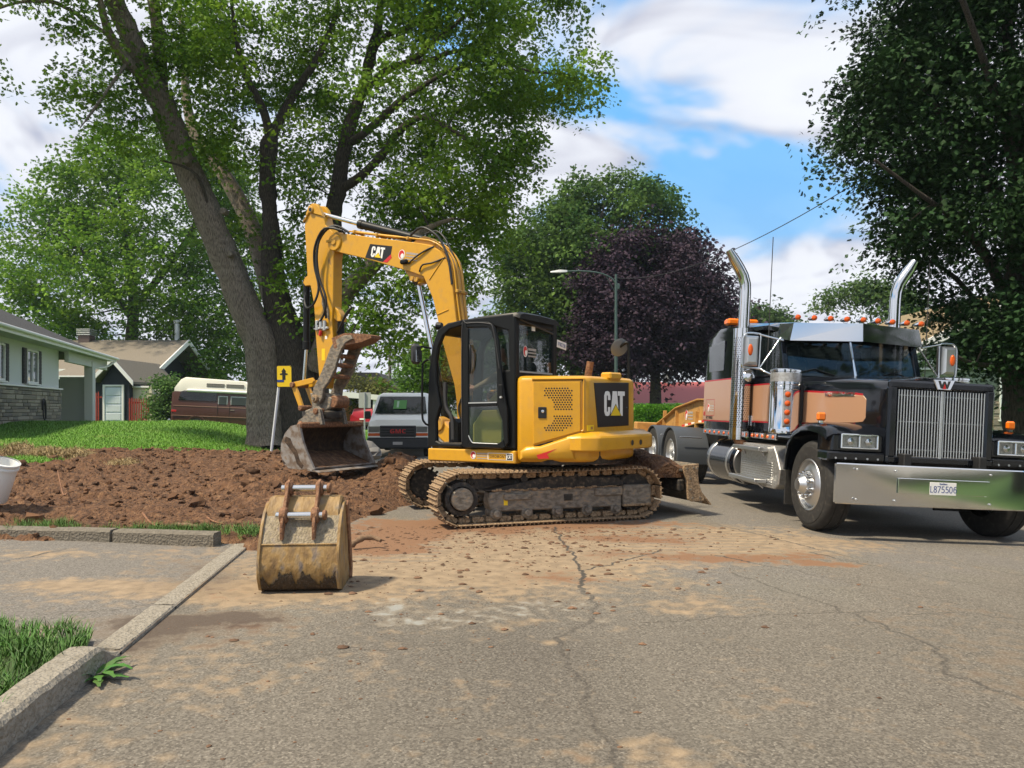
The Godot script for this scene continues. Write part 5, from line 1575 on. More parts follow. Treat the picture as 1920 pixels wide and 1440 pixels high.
	limb(r, "trunk", rs, [[1935, 930, 14.2, 0.36], [1918, 860, 14.2, 0.25], [1908, 760, 14.2, 0.23], [1905, 640, 14.2, 0.22], [1912, 500, 14.2, 0.20], [1918, 380, 14.2, 0.17], [1900, 230, 14.2, 0.12], [1890, 80, 14.2, 0.08], [1880, -60, 14.2, 0.05]], DB, 14, 0.05)
	for l in [[[1908, 620, 14.2, 0.12], [1860, 500, 13.8, 0.09], [1800, 420, 13.4, 0.06], [1720, 360, 13.0, 0.03], [1640, 300, 12.8, 0.02]], [[1912, 480, 14.2, 0.12], [1850, 330, 14.0, 0.09], [1770, 220, 13.8, 0.06], [1690, 130, 13.6, 0.03]], [[1916, 520, 14.2, 0.11], [1960, 360, 14.2, 0.08], [2010, 220, 14.2, 0.05]], [[1906, 720, 14.2, 0.08], [1870, 690, 13.7, 0.05], [1820, 680, 13.3, 0.03], [1780, 660, 13.1, 0.02]], [[1905, 650, 14.2, 0.09], [1850, 590, 15.0, 0.06], [1790, 520, 15.6, 0.04], [1730, 480, 16.0, 0.02]], [[1915, 420, 14.2, 0.11], [1890, 260, 13.0, 0.08], [1840, 100, 12.2, 0.05], [1790, -40, 11.6, 0.03]]]:
		limb(r, "limb", rs, l, DB, 8, 0.01)
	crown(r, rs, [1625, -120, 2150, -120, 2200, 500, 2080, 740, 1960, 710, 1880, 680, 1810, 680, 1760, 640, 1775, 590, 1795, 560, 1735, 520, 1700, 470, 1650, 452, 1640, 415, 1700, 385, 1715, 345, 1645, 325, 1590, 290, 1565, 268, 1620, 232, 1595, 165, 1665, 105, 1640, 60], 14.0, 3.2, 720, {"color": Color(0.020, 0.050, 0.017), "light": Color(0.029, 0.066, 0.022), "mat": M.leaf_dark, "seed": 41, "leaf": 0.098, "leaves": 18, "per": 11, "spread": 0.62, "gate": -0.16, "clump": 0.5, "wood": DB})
	# street trees behind the eye, which the truck's chrome and glass mirror
	for q in [[9.9, -4.6, 51], [11.0, 20.0, 52], [-9.0, 14.0, 53]]:
		var o := thing("maple_tree", ["leafy maple on the verge right of the frame, mirrored in the truck's windscreen", "second leafy maple further back on the verge behind the eye", "leafy maple behind the eye on the bungalow's side of the street"][q[2] - 51], "tree", Transform3D(Basis(Vector3.UP, PI), Vector3(q[0], 0, q[1])))
		var s := Skeleton.new()
		limb(o, "trunk", s, [[960, 940, 12.0, 0.3], [960, 700, 12.0, 0.22], [960, 500, 12.0, 0.18], [960, 200, 12.0, 0.08]], DB, 10)
		var m0 := o.get_child(0) as MeshInstance3D
		m0.position = Vector3(0, 0, 12.0)
		for i in s.pts.size():
			s.pts[i] = s.pts[i]
		crown(o, s, [660, 560, 640, 380, 700, 150, 860, 20, 1060, 20, 1220, 150, 1280, 380, 1260, 560, 960, 620], 12.0, 2.6, 150, {"color": Color(0.03, 0.07, 0.02), "light": Color(0.07, 0.14, 0.03), "mat": M.leaf, "seed": q[2], "size": 1.6, "per": 8, "spread": 0.75, "gate": -0.25})
		for c in o.get_children():
			(c as Node3D).position = Vector3(0, 0, 12.0)

# ---------------------------------------------------------------- shapes shared by the machines
func band(p: PackedVector2Array, t: float) -> PackedVector2Array:   # an open line made t thick, to its left
	var o := PackedVector2Array(p)
	for i in range(p.size() - 1, -1, -1):
		var d := (p[mini(i + 1, p.size() - 1)] - p[maxi(i - 1, 0)]).normalized()
		o.append(p[i] + Vector2(-d.y, d.x) * t)
	return o
func curve(p: Array, n := 4) -> Array:                # a smooth line through points
	var o := []
	for i in p.size() - 1:
		var a: Vector3 = p[maxi(i - 1, 0)]
		var b: Vector3 = p[i]
		var c: Vector3 = p[i + 1]
		var d: Vector3 = p[mini(i + 2, p.size() - 1)]
		for k in n:
			o.append(b.cubic_interpolate(c, a, d, float(k) / n))
	o.append(p[-1])
	return o
func poly_plate(p: Array, z0: float, z1: float, bev := 0.0) -> MB:
	return MB.new().prism(V2(p), z0, z1, bev)
func blob_print(parent: Node, xf: Transform3D, s: float, lines := true) -> void:
	# the contractor's round red and white mark, beside it lines of small lettering too fine to read
	var m := MB.new()
	var c := PackedVector2Array()
	var e := PackedVector2Array()
	var g := PackedVector2Array()
	for k in 18:
		var a := TAU * k / 18
		c.append(Vector2(cos(a) * 0.40, sin(a) * 0.5) * s)
		e.append((Vector2(cos(a) * 0.33, sin(a) * 0.42) + Vector2(-0.02, 0.02)) * s)
		g.append((Vector2(cos(a) * 0.20, sin(a) * 0.24) + Vector2(0.10, -0.12)) * s)
	part("print", m.prism(c, 0, 0.0015), M.white_print, parent, xf)
	part("print", MB.new().prism(e, 0.0015, 0.003), M.red_print, parent, xf)
	part("print", MB.new().prism(g, 0.003, 0.0045), M.white_print, parent, xf)
	if lines:
		m = MB.new()
		var rng := RandomNumberGenerator.new()
		rng.seed = 3
		for r in 3:
			var x := 0.55 * s
			while x < 2.0 * s:
				var w := rng.randf_range(0.05, 0.10) * s
				m.box(Vector3(x + w * 0.5, (0.22 - 0.30 * r) * s, 0.0008), Vector3(w, (0.20 if r == 0 else 0.13) * s, 0.0016))
				x += w + 0.035 * s
		part("print", m, M.grey_print, parent, xf)

func excavator() -> void:
	var x := thing("excavator", "yellow and black tracked excavator working at the edge of the dug-up earth", "excavator", Transform3D(Basis(), Vector3(0.149, 0.0, -10.475)))
	var W := Transform3D(Basis(Vector3.UP, deg_to_rad(19)), Vector3.ZERO)
	var U := Transform3D(Basis(Vector3.UP, deg_to_rad(150)), Vector3.ZERO)
	# ---- tracks
	var shoe := MB.new()
	shoe.box(Vector3(0, 0.008, 0), Vector3(0.163, 0.016, 0.45), 0.006)
	for k in [-0.055, 0.0, 0.055]:
		shoe.box(Vector3(k, 0.025, 0), Vector3(0.014, 0.024, 0.45), 0.005)
	var shoe_mesh := shoe.mesh()
	var link := MB.new()
	for z in [-0.075, 0.075]:
		link.box(Vector3(0, -0.035, z), Vector3(0.11, 0.07, 0.035), 0.012)
		link.cyl(Vector3(-0.055, -0.04, z - 0.03), Vector3(-0.055, -0.04, z + 0.03), 0.03, 10)
	link.cyl(Vector3(-0.055, -0.04, -0.07), Vector3(-0.055, -0.04, 0.07), 0.022, 8)
	link.cyl(Vector3(0.03, -0.005, -0.10), Vector3(0.03, -0.005, 0.10), 0.016, 6)
	var link_mesh := link.mesh()
	var R := 0.30
	var L := 1.16
	var per := 4.0 * L + TAU * R
	var N := 38
	for side in [1.0, -1.0]:
		var zc: float = side * 0.935
		var beam := MB.new()
		beam.prism(V2([-0.82, 0.30, -0.80, 0.20, -0.74, 0.17, 0.96, 0.17, 0.96, 0.42, -0.70, 0.42, -0.80, 0.40]), zc - 0.11, zc + 0.115, 0.015)
		var track := part("track", beam, M.steel_dirty, x, W)
		part("frame_cover", poly_plate([-0.86, 0.425, 0.0, 0.585, 0.93, 0.54, 1.0, 0.44, 0.9, 0.425], zc - 0.12, zc + 0.10, 0.01), M.frame_dark, track)
		part("tensioner_box", MB.new().box(Vector3(1.165, 0.305, zc + side * 0.02), Vector3(0.40, 0.27, 0.25), 0.012), M.steel_dirty, track)
		part("box_ledge", MB.new().box(Vector3(1.165, 0.185, zc + side * 0.035), Vector3(0.40, 0.03, 0.25), 0.006), M.shoe, track)
		for g in [[-0.45, 0.345, 0.35, 0.08], [0.77, 0.365, 0.38, 0.10]]:
			part("guard", MB.new().box(Vector3(g[0], g[1], zc + side * 0.12), Vector3(g[2], g[3], 0.06), 0.012), M.steel_dirty, track)
		part("hole_rim", MB.new().prism(V2([0.16, 0.27, 0.28, 0.27, 0.28, 0.35, 0.16, 0.35]), zc + side * 0.112, zc + side * 0.122, 0.004), M.frame_dark, track)
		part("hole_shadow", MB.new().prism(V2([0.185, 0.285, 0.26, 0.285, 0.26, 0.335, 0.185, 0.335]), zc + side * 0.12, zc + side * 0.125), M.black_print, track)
		var dirt := MB.new()
		for k in 30:
			var dx := lerpf(-0.74, 0.92, k / 29.0)
			dirt.box(Vector3(dx, 0.425 + 0.008 * sin(k * 1.7), zc + side * (0.085 + 0.01 * sin(k * 2.9))), Vector3(0.07, 0.022 + 0.012 * sin(k * 2.3), 0.07 + 0.02 * sin(k * 3.1)), 0.008)
		tag(part("caked_mud", dirt, M.shoe, track), "", "", "", "stuff")
		if side > 0:
			part("sticker", MB.new().box(Vector3(-0.60, 0.29, zc + 0.118), Vector3(0.05, 0.09, 0.004)), M.yellow_print, track)
		# driving wheel with its teeth, idler, rollers
		var sp := MB.new()
		sp.cyl(Vector3(-L, 0.345, zc - 0.04), Vector3(-L, 0.345, zc + 0.04), 0.215, 22, 0.01)
		for k in 18:
			var a := TAU * k / 18
			sp.at(Vector3(-L + cos(a) * 0.235, 0.345 + sin(a) * 0.235, zc), Vector3(0, 0, rad_to_deg(a)))
			sp.box(Vector3.ZERO, Vector3(0.05, 0.03, 0.05), 0.008)
		sp.at(Vector3.ZERO)
		part("sprocket", sp, M.frame_dark, track)
		part("drive_cover", MB.new().cyl(Vector3(-L, 0.345, zc), Vector3(-L, 0.345, zc + side * 0.205), 0.135, 26, 0.012), M.steel_dirty, track)
		var ring := MB.new()
		ring.T = Transform3D(Basis.from_euler(Vector3(side * PI / 2, 0, 0)), Vector3(-L, 0.345, zc))
		ring.lathe([[0.15, 0.16], [0.20, 0.15], [0.205, 0.10], [0.205, -0.06]], 26)
		part("drive_housing", ring, M.frame_dark, track)
		part("idler", MB.new().cyl(Vector3(L, 0.345, zc - 0.06), Vector3(L, 0.345, zc + 0.06), 0.25, 26, 0.02), M.frame_dark, track)
		for k in 5:
			var rx := -0.72 + 0.4 * k
			var ro := MB.new()
			ro.cyl(Vector3(rx, 0.145, zc - 0.12), Vector3(rx, 0.145, zc + 0.12), 0.075, 14, 0.01)
			ro.cyl(Vector3(rx, 0.145, zc + side * 0.12), Vector3(rx, 0.145, zc + side * 0.165), 0.045, 12, 0.01)
			part("roller", ro, M.steel_dirty, track)
		for k in 2:
			part("carrier_roller", MB.new().cyl(Vector3(-0.35 + 0.7 * k, 0.56, zc - 0.1), Vector3(-0.35 + 0.7 * k, 0.56, zc + 0.1), 0.05, 12, 0.01), M.frame_dark, track)
		for i in N:
			var s := per * (i + 0.31) / N
			var p := Vector3.ZERO
			var ang := 0.0           # direction of travel, the shoe's outside is to its right
			if s < 2.0 * L:
				p = Vector3(-L + s, 0.345 + R + 0.01 * sin(PI * s / (2.0 * L)) * -1.0, zc)
				ang = 0.0
			elif s < 2.0 * L + PI * R:
				var a := (s - 2.0 * L) / R
				p = Vector3(L + sin(a) * R, 0.345 + cos(a) * R, zc)
				ang = -a
			elif s < 4.0 * L + PI * R:
				p = Vector3(L - (s - 2.0 * L - PI * R), 0.345 - R, zc)
				ang = -PI
			else:
				var a := (s - 4.0 * L - PI * R) / R
				p = Vector3(-L - sin(a) * R, 0.345 - cos(a) * R, zc)
				ang = -PI - a
			var xf := Transform3D(Basis(Vector3(0, 0, 1), ang), p)
			part("track_shoe", shoe_mesh, M.shoe, track, xf)
			part("chain_link", link_mesh, M.shoe, track, xf)
	# ---- undercarriage between the tracks, turntable, blade
	var body := MB.new()
	body.box(Vector3(0, 0.46, 0), Vector3(1.1, 0.30, 1.0), 0.04)
	for sx in [-1.0, 1.0]:
		for sz in [-1.0, 1.0]:
			body.at(Vector3(sx * 0.5, 0.43, sz * 0.6), Vector3(0, -sx * sz * 30.0, 0))
			body.box(Vector3.ZERO, Vector3(0.34, 0.22, 0.75), 0.03)
	body.at(Vector3.ZERO)
	part("undercarriage", body, M.frame_dark, x, W)
	part("turntable", MB.new().lathe([[0.50, 0.55], [0.53, 0.60], [0.53, 0.70], [0.50, 0.73], [0.0, 0.73]], 36), M.frame_dark, x)
	var bl := part("blade", MB.new().prism(band(V2([2.10, 0.19, 2.00, 0.30, 1.955, 0.44, 1.97, 0.58, 2.03, 0.68]), 0.025), -1.12, 1.12, 0.0), M.steel_dirty, x, W)
	var back := MB.new()
	back.box(Vector3(1.86, 0.40, 0), Vector3(0.10, 0.16, 2.0), 0.02)
	back.box(Vector3(1.90, 0.60, 0), Vector3(0.14, 0.04, 2.1), 0.01)
	part("stiffener", back, M.frame_dark, bl)
	for z in [1.13, -1.13]:
		part("end_plate", poly_plate([1.80, 0.64, 1.815, 0.68, 2.035, 0.69, 2.02, 0.56, 2.04, 0.42, 2.10, 0.27, 2.12, 0.20, 1.93, 0.20, 1.87, 0.23, 1.86, 0.34, 1.865, 0.47, 1.82, 0.56], z - 0.018, z + 0.018, 0.006), M.shoe, bl)
		var bolts := MB.new()
		for b in [[1.85, 0.63], [1.95, 0.64], [2.0, 0.63], [1.90, 0.5], [1.90, 0.36], [1.93, 0.25], [2.04, 0.25]]:
			bolts.cyl(Vector3(b[0], b[1], z), Vector3(b[0], b[1], z + signf(z) * 0.03), 0.015, 6)
		part("bolt", bolts, M.steel_dirty, bl)
	part("cutting_edge", poly_plate([2.05, 0.30, 2.085, 0.31, 2.225, 0.155, 2.205, 0.145], -1.15, 1.15, 0.004), M.shoe, bl)
	for z in [-0.45, 0.45]:
		var arm := MB.new()
		arm.tube([Vector3(0.6, 0.40, z), Vector3(1.4, 0.46, z), Vector3(1.9, 0.42, z)], 0.07, 6)
		part("push_arm", arm, M.frame_dark, bl)
	part("blade_cylinder", MB.new().cyl(Vector3(0.7, 0.52, 0), Vector3(1.8, 0.48, 0), 0.06, 12), M.frame_dark, bl)
	# ---- upper body
	part("base_plate", MB.new().prism(V2([0.80, -1.06, 0.80, 1.06, -0.9, 1.0, -1.35, 0.4, -1.35, -0.5, -0.9, -0.95]), -0.90, -0.735, 0.01), M.frame_dark, x, U * Transform3D(Basis(Vector3.RIGHT, PI / 2), Vector3.ZERO))
	var rail := part("side_rail", MB.new().box(Vector3(0.135, 0.825, -1.02), Vector3(1.30, 0.155, 0.18), 0.012), M.yellow, x, U)
	var rf := Transform3D(Basis(Vector3.UP, PI), Vector3(0.0, 0.0, -1.112))
	blob_print(rail, rf * move(-0.085, 0.835, 0), 0.10)
	part("name_plate", MB.new().box(Vector3(0.305, 0.828, 0.001), Vector3(0.36, 0.085, 0.002)), M.white_print, rail, rf)
	part("name_plate", MB.new().box(Vector3(0.262, 0.828, 0.003), Vector3(0.25, 0.072, 0.002)), M.yellow, rail, rf)
	part("name_plate", MB.new().box(Vector3(0.437, 0.828, 0.003), Vector3(0.075, 0.072, 0.002)), M.black_print, rail, rf)
	part("lettering", letters("TOROMONT", 0.036, 0.002), M.black_print, rail, rf * Transform3D(Basis().scaled(Vector3(0.92, 1, 1)), Vector3(0.262, 0.828, 0.004)))
	part("lettering", letters("CAT", 0.045, 0.002), M.white_print, rail, rf * Transform3D(Basis().scaled(Vector3(0.55, 1, 1)), Vector3(0.437, 0.828, 0.005)))
	# engine house: a ring of points round the tail, lofted upwards
	var plan := [[-0.50, -1.04], [-0.545, -1.09], [-0.6, -1.1], [-1.24, -0.785], [-1.285, -0.757], [-1.315, -0.68], [-1.466, 0.20], [-1.470, 0.32], [-1.42, 0.45], [-1.06, 0.98], [-0.95, 1.05], [-0.5, 1.06]]
	var rings := []
	for h in [[0.77, 0.05], [0.80, 0.01], [0.84, 0.0], [1.735, 0.0], [1.775, 0.012], [1.80, 0.05], [1.81, 0.12]]:
		var g := []
		for q in plan:
			var v := Vector2(q[0] + 0.55, q[1])
			v = v - v.normalized() * h[1]
			g.append(Vector3(v.x - 0.55, h[0], v.y))
		rings.append(g)
	var house := part("engine_cover", MB.new().loft(rings).crease(40.0), M.yellow, x, U)
	part("tank_cover", MB.new().box(Vector3(0.12, 1.28, 0.62), Vector3(1.2, 0.80, 0.86), 0.06).crease(30.0), M.yellow, x, U)
	# wall frames: along the side of the tail, along its rear
	var B1 := U * Transform3D(Basis(Vector3(-0.894, 0, 0.4475), Vector3.UP, Vector3(-0.4475, 0, -0.894)), Vector3(-0.6, 0, -1.1))
	var e2 := Vector3(-0.177, 0, 1.01).normalized()
	var B2 := U * Transform3D(Basis(e2, Vector3.UP, e2.cross(Vector3.UP)), Vector3(-1.3, 0, -0.75))
	var groove := MB.new()
	groove.prism(band(V2([0.135, 1.755, 0.715, 1.755, 0.715, 1.13, 0.14, 0.965]), 0.02), -0.01, 0.0025)
	part("door_seam", groove, M.frame_dark, x, B1)
	var lip := MB.new()
	lip.prism(band(V2([0.72, 1.13, 0.75, 1.16, 0.75, 1.78, 0.12, 1.78]), 0.025), -0.01, 0.03, 0.008)
	part("door_surround", lip, M.yellow, x, B1)
	var door := part("access_door", poly_plate([0.135, 1.735, 0.135, 0.985, 0.70, 1.145, 0.70, 1.735], -0.01, 0.026, 0.007), M.yellow, x, B1)
	var holes := MB.new()
	for area in [V2([0.27, 1.67, 0.52, 1.68, 0.60, 1.63, 0.60, 1.385, 0.40, 1.385, 0.37, 1.50, 0.27, 1.57]), V2([0.385, 1.335, 0.605, 1.335, 0.605, 1.22, 0.46, 1.13, 0.265, 1.13, 0.275, 1.19, 0.385, 1.265])]:
		for j in 22:
			for i in 13:
				var q := Vector2(0.26 + i * 0.032 + (0.016 if j % 2 else 0.0), 1.10 + j * 0.0277)
				if Geometry2D.is_point_in_polygon(q, area):
					var hx := []
					for k in 6:
						hx.append(Vector3(q.x + cos(TAU * k / 6) * 0.0112, q.y + sin(TAU * k / 6) * 0.0112, 0.0272))
					holes.face(hx, Vector3(q.x, q.y, 0))
	tag(part("vent_perforation", holes, M.black_print, door), "", "", "", "stuff")
	part("latch", MB.new().box(Vector3(0.245, 1.365, 0.028), Vector3(0.10, 0.135, 0.016), 0.006), M.black_print, door)
	part("latch_knob", MB.new().cyl(Vector3(0.25, 1.38, 0.03), Vector3(0.25, 1.38, 0.045), 0.018, 14, 0.004), M.chrome, door)
	# the flared skirt that runs up into the tail bumper
	var flare := MB.new()
	flare.prism(V2([-0.02, 0.80, -0.02, 0.90, 0.05, 0.955, 0.22, 0.965, 0.62, 1.10, 0.66, 1.02, 0.62, 0.90, 0.64, 0.80]), -0.02, 0.05, 0.03)
	part("skirt", flare.crease(50.0), M.yellow, x, B1)
	part("reflector", poly_plate([0.175, 0.858, 0.415, 0.935, 0.305, 0.872, 0.33, 0.82, 0.20, 0.812], 0.045, 0.0525), M.red_print, x, B1)
	var bump := []
	for r in [[0.905, 0.02], [0.92, 0.0], [1.06, 0.0], [1.085, 0.02], [1.135, 0.14]]:
		var g := []
		for q in [[-0.98, -0.80], [-1.06, -0.885], [-1.28, -0.895], [-1.44, -0.80], [-1.475, -0.74], [-1.665, 0.38], [-1.655, 0.50], [-1.58, 0.72], [-1.28, 1.10], [-0.9, 1.14], [-0.9, 0.4]]:
			var v := Vector2(q[0] + 0.9, q[1])
			g.append(Vector3(-0.9 + v.x * (1.0 - r[1] * 0.9 / maxf(v.length(), 0.3)), r[0], v.y * (1.0 - r[1] * 0.9 / maxf(v.length(), 0.3))))
		bump.append(g)
	part("tail_bumper", MB.new().loft(bump).crease(30.0), M.yellow, x, U)
	for t in [0.62, 0.80]:
		var c := Vector3(lerpf(-1.475, -1.665, t), 0.985, lerpf(-0.74, 0.38, t))
		var d := Vector3(-0.986, 0, -0.167)
		part("lifting_hole", MB.new().cyl(c - d * 0.01, c + d * 0.004, 0.036, 16), M.frame_dark, x, U)
		var rim := MB.new()
		rim.T = Transform3D(Basis(Vector3.UP.cross(d).normalized(), d, Vector3.UP.cross(d).normalized().cross(d)), c)
		rim.lathe([[0.036, -0.005], [0.045, 0.007], [0.036, 0.006]], 16)
		part("hole_rim", rim, M.yellow, x, U)
	# black panel with the maker's letters
	var panel := part("logo_panel", poly_plate([0.13, 1.725, 0.215, 1.185, 0.925, 1.195, 0.925, 1.745], -0.02, 0.012, 0.006), M.black_print, x, B2)
	cat_letters(panel, Transform3D(Basis(), Vector3(0.58, 1.475, 0.012)), 0.31, 0.49)
	part("panel_knob", MB.new().cyl(Vector3(0.875, 1.42, 0.01), Vector3(0.875, 1.42, 0.03), 0.014, 10), M.chrome, panel)
	part("lock_block", MB.new().box(Vector3(0.60, 1.82, -0.05), Vector3(0.26, 0.09, 0.16), 0.02), M.yellow, x, B2)
	part("sticker", MB.new().box(Vector3(0.06, 1.18, 0.002), Vector3(0.14, 0.07, 0.006)), M.yellow_print, x, B2)
	part("sticker", MB.new().box(Vector3(0.085, 1.18, 0.003), Vector3(0.05, 0.035, 0.007)), M.deck_yellow, x, B2)
	part("exhaust", MB.new().cyl(Vector3(-0.75, 1.78, 0.45), Vector3(-0.80, 2.05, 0.45), 0.05, 14), M.rust, x, U)
	var mir := part("rear_mirror", MB.new().lathe([[0.0, -0.02], [0.10, -0.015], [0.13, 0.0], [0.10, 0.02], [0.0, 0.03]], 20), mat(0.16, 0.17, 0.18, 0.5), x, U * Transform3D(Basis.from_euler(Vector3(1.15, 0.9, 0.0)), Vector3(-1.16, 2.24, 0.6)))
	part("mirror_post", MB.new().tube(curve([Vector3(-1.29, 1.75, 0.62), Vector3(-1.29, 2.20, 0.62), Vector3(-1.27, 2.30, 0.6), Vector3(-1.17, 2.25, 0.6)]), 0.022, 8), M.black_frame, x, U)
	# ---- cab
	var F: Material = M.black_frame
	var cab := part("cab_frame", poly_plate([0.80, 0.92, 0.80, 1.45, 0.78, 1.87, 0.73, 2.21, 0.64, 2.42, 0.50, 2.49, 0.27, 2.53, 0.27, 2.455, 0.45, 2.42, 0.56, 2.34, 0.63, 2.2, 0.665, 2.0, 0.665, 1.75, 0.60, 1.45, 0.665, 1.25, 0.66, 1.0, 0.60, 0.975, 0.27, 0.975, 0.27, 0.92], -1.10, -1.03, 0.015), F, x, U)
	part("rear_pillar", poly_plate([-0.30, 0.92, -0.32, 1.88, -0.42, 1.88, -0.405, 2.36, -0.20, 2.42, 0.27, 2.455, 0.27, 2.53, -0.46, 2.56, -0.51, 2.52, -0.50, 0.92], -1.10, -1.03, 0.015), F, cab)
	part("corner_window", MB.new().prism(V2([-0.22, 1.88, -0.425, 1.88, -0.41, 2.37, -0.18, 2.43]), -1.07, -1.064), M.tinted, cab)
	part("right_frame", MB.new().prism(V2([0.80, 0.92, 0.80, 1.45, 0.78, 1.87, 0.73, 2.21, 0.64, 2.42, 0.50, 2.49, -0.46, 2.56, -0.51, 2.52, -0.50, 0.92, -0.42, 0.92, -0.42, 2.45, 0.45, 2.42, 0.56, 2.34, 0.63, 2.2, 0.665, 1.3, 0.665, 0.92]), -0.04, 0.02, 0.01), F, cab)
	part("middle_post", MB.new().box(Vector3(0.1, 1.7, -0.01), Vector3(0.05, 1.5, 0.04), 0.01), F, cab)
	part("right_window", MB.new().prism(V2([0.64, 1.3, 0.62, 2.3, 0.5, 2.43, -0.45, 2.46, -0.45, 1.3]), -0.012, -0.006), M.glass_clear, cab)
	var roof := MB.new()
	var rr := []
	for q in [[0.66, 2.41, 0.05], [0.50, 2.50, 0.0], [0.0, 2.555, 0.0], [-0.50, 2.575, 0.0], [-0.56, 2.55, 0.02]]:
		rr.append([Vector3(q[0], q[1] - 0.05, -1.10 + q[2]), Vector3(q[0], q[1], -1.07 + q[2]), Vector3(q[0], q[1] + 0.02, -0.97), Vector3(q[0], q[1] + 0.03, -0.55), Vector3(q[0], q[1] + 0.02, -0.12), Vector3(q[0], q[1], -0.01 - q[2]), Vector3(q[0], q[1] - 0.05, 0.02 - q[2])])
	part("roof", roof.loft(rr).crease(35.0), F, cab)
	part("rear_panel", MB.new().box(Vector3(-0.475, 1.40, -0.54), Vector3(0.06, 0.92, 1.06), 0.01), F, cab)
	var rear := MB.new()
	rear.box(Vector3(-0.475, 2.49, -0.54), Vector3(0.06, 0.10, 1.06), 0.01)
	rear.box(Vector3(-0.475, 2.15, -1.045), Vector3(0.07, 0.75, 0.10), 0.012)
	rear.box(Vector3(-0.475, 2.15, -0.045), Vector3(0.07, 0.75, 0.10), 0.012)
	part("rear_posts", rear, F, cab)
	part("rear_window", MB.new().box(Vector3(-0.488, 2.15, -0.54), Vector3(0.006, 0.60, 0.90)), M.tinted, cab)
	var seal := MB.new()
	seal.box(Vector3(-0.51, 1.865, -0.56), Vector3(0.012, 0.02, 0.86))
	part("window_seal", seal, M.galvanised, cab)
	part("windscreen", MB.new().prism(V2([0.775, 1.3, 0.755, 1.87, 0.705, 2.2, 0.63, 2.38, 0.62, 2.37, 0.69, 2.19, 0.745, 1.87, 0.765, 1.3]), -1.0, -0.05), M.glass_clear, cab)
	part("cab_floor", MB.new().box(Vector3(0.15, 0.945, -0.54), Vector3(1.26, 0.05, 1.0), 0.01), M.steel_dirty, cab)
	var seat := MB.new()
	seat.box(Vector3(-0.08, 1.30, -0.54), Vector3(0.48, 0.14, 0.48), 0.05)
	seat.at(Vector3(-0.30, 1.66, -0.54), Vector3(0, 0, 8))
	seat.box(Vector3.ZERO, Vector3(0.14, 0.70, 0.46), 0.05)
	seat.box(Vector3(0, 0.42, 0), Vector3(0.10, 0.18, 0.26), 0.04)
	seat.at(Vector3.ZERO)
	seat.box(Vector3(-0.08, 1.10, -0.54), Vector3(0.40, 0.28, 0.40), 0.03)
	part("seat", seat, M.seat, cab)
	part("side_console", poly_plate([0.17, 0.975, 0.17, 1.21, 0.03, 1.39, -0.18, 1.40, -0.27, 1.22, -0.27, 0.975], -1.00, -0.86, 0.015), M.lime, cab)
	part("arm_rest", poly_plate([-0.04, 1.50, -0.17, 1.62, -0.2, 1.62, -0.2, 1.50], -0.98, -0.86, 0.01), M.lime, cab)
	part("control_lever", MB.new().tube([Vector3(0.33, 1.30, -0.82), Vector3(0.32, 1.58, -0.82)], 0.02, 8), F, cab)
	part("dashboard", MB.new().box(Vector3(0.60, 1.10, -0.5), Vector3(0.14, 0.36, 0.7), 0.05), M.plastic_dark, cab)
	# open door, latched back against the side
	var dz0 := -1.165
	var dz1 := -1.125
	var dr := MB.new()
	dr.prism(V2([0.23, 0.95, 0.23, 2.42, 0.205, 2.47, 0.15, 2.49, 0.15, 2.42, 0.125, 2.40, 0.125, 0.95]), dz0, dz1, 0.008)
	dr.prism(V2([0.15, 2.49, -0.15, 2.475, -0.215, 2.445, -0.26, 2.39, -0.31, 2.23, -0.345, 1.90, -0.385, 1.60, -0.43, 1.40, -0.44, 1.0, -0.40, 0.945, -0.38, 1.03, -0.36, 1.27, -0.29, 1.45, -0.285, 1.84, -0.25, 2.23, -0.20, 2.36, -0.16, 2.405, 0.15, 2.42]), dz0, dz1, 0.008)
	dr.prism(V2([0.125, 1.495, 0.125, 1.435, -0.29, 1.445, -0.29, 1.50]), dz0, dz1, 0.008)
	dr.prism(V2([0.125, 1.06, 0.07, 0.995, -0.30, 0.985, -0.37, 1.03, -0.40, 0.945, -0.36, 0.935, 0.2, 0.93, 0.2, 0.96, 0.125, 0.97]), dz0, dz1, 0.006)
	var cd := part("door", dr, F, x, U)
	part("upper_pane", MB.new().prism(V2([0.13, 1.49, 0.13, 2.41, -0.17, 2.41, -0.25, 2.26, -0.295, 1.84, -0.30, 1.49]), -1.148, -1.142), M.tinted, cd)
	part("lower_pane", MB.new().prism(V2([0.13, 1.44, -0.30, 1.45, -0.37, 1.26, -0.385, 1.03, -0.30, 0.98, 0.08, 0.98, 0.13, 1.04]), -1.148, -1.142), M.glass_clear, cd)
	part("pane_seal", MB.new().prism(V2([0.12, 1.475, 0.12, 1.488, -0.29, 1.495, -0.29, 1.482]), -1.172, -1.164), M.galvanised, cd)
	part("pane_seal", MB.new().tube(curve([Vector3(0.12, 1.08, -1.168), Vector3(0.07, 1.0, -1.168), Vector3(0.0, 0.988, -1.168), Vector3(-0.30, 0.985, -1.168)]), 0.007, 6), M.galvanised, cd)
	part("pane_seal", MB.new().tube(curve([Vector3(0.215, 1.0, -1.168), Vector3(0.215, 2.38, -1.168), Vector3(0.14, 2.468, -1.168), Vector3(-0.15, 2.452, -1.168), Vector3(-0.24, 2.37, -1.168), Vector3(-0.325, 1.9, -1.168)]), 0.008, 6), M.plastic_dark, cd)
	part("handle", MB.new().tube(curve([Vector3(0.10, 2.2, -1.17), Vector3(0.07, 2.1, -1.20), Vector3(0.07, 1.95, -1.20), Vector3(0.10, 1.85, -1.17)]), 0.014, 6), F, cd)
	part("lock", MB.new().box(Vector3(-0.345, 1.62, -1.17), Vector3(0.06, 0.17, 0.03), 0.01), F, cd)
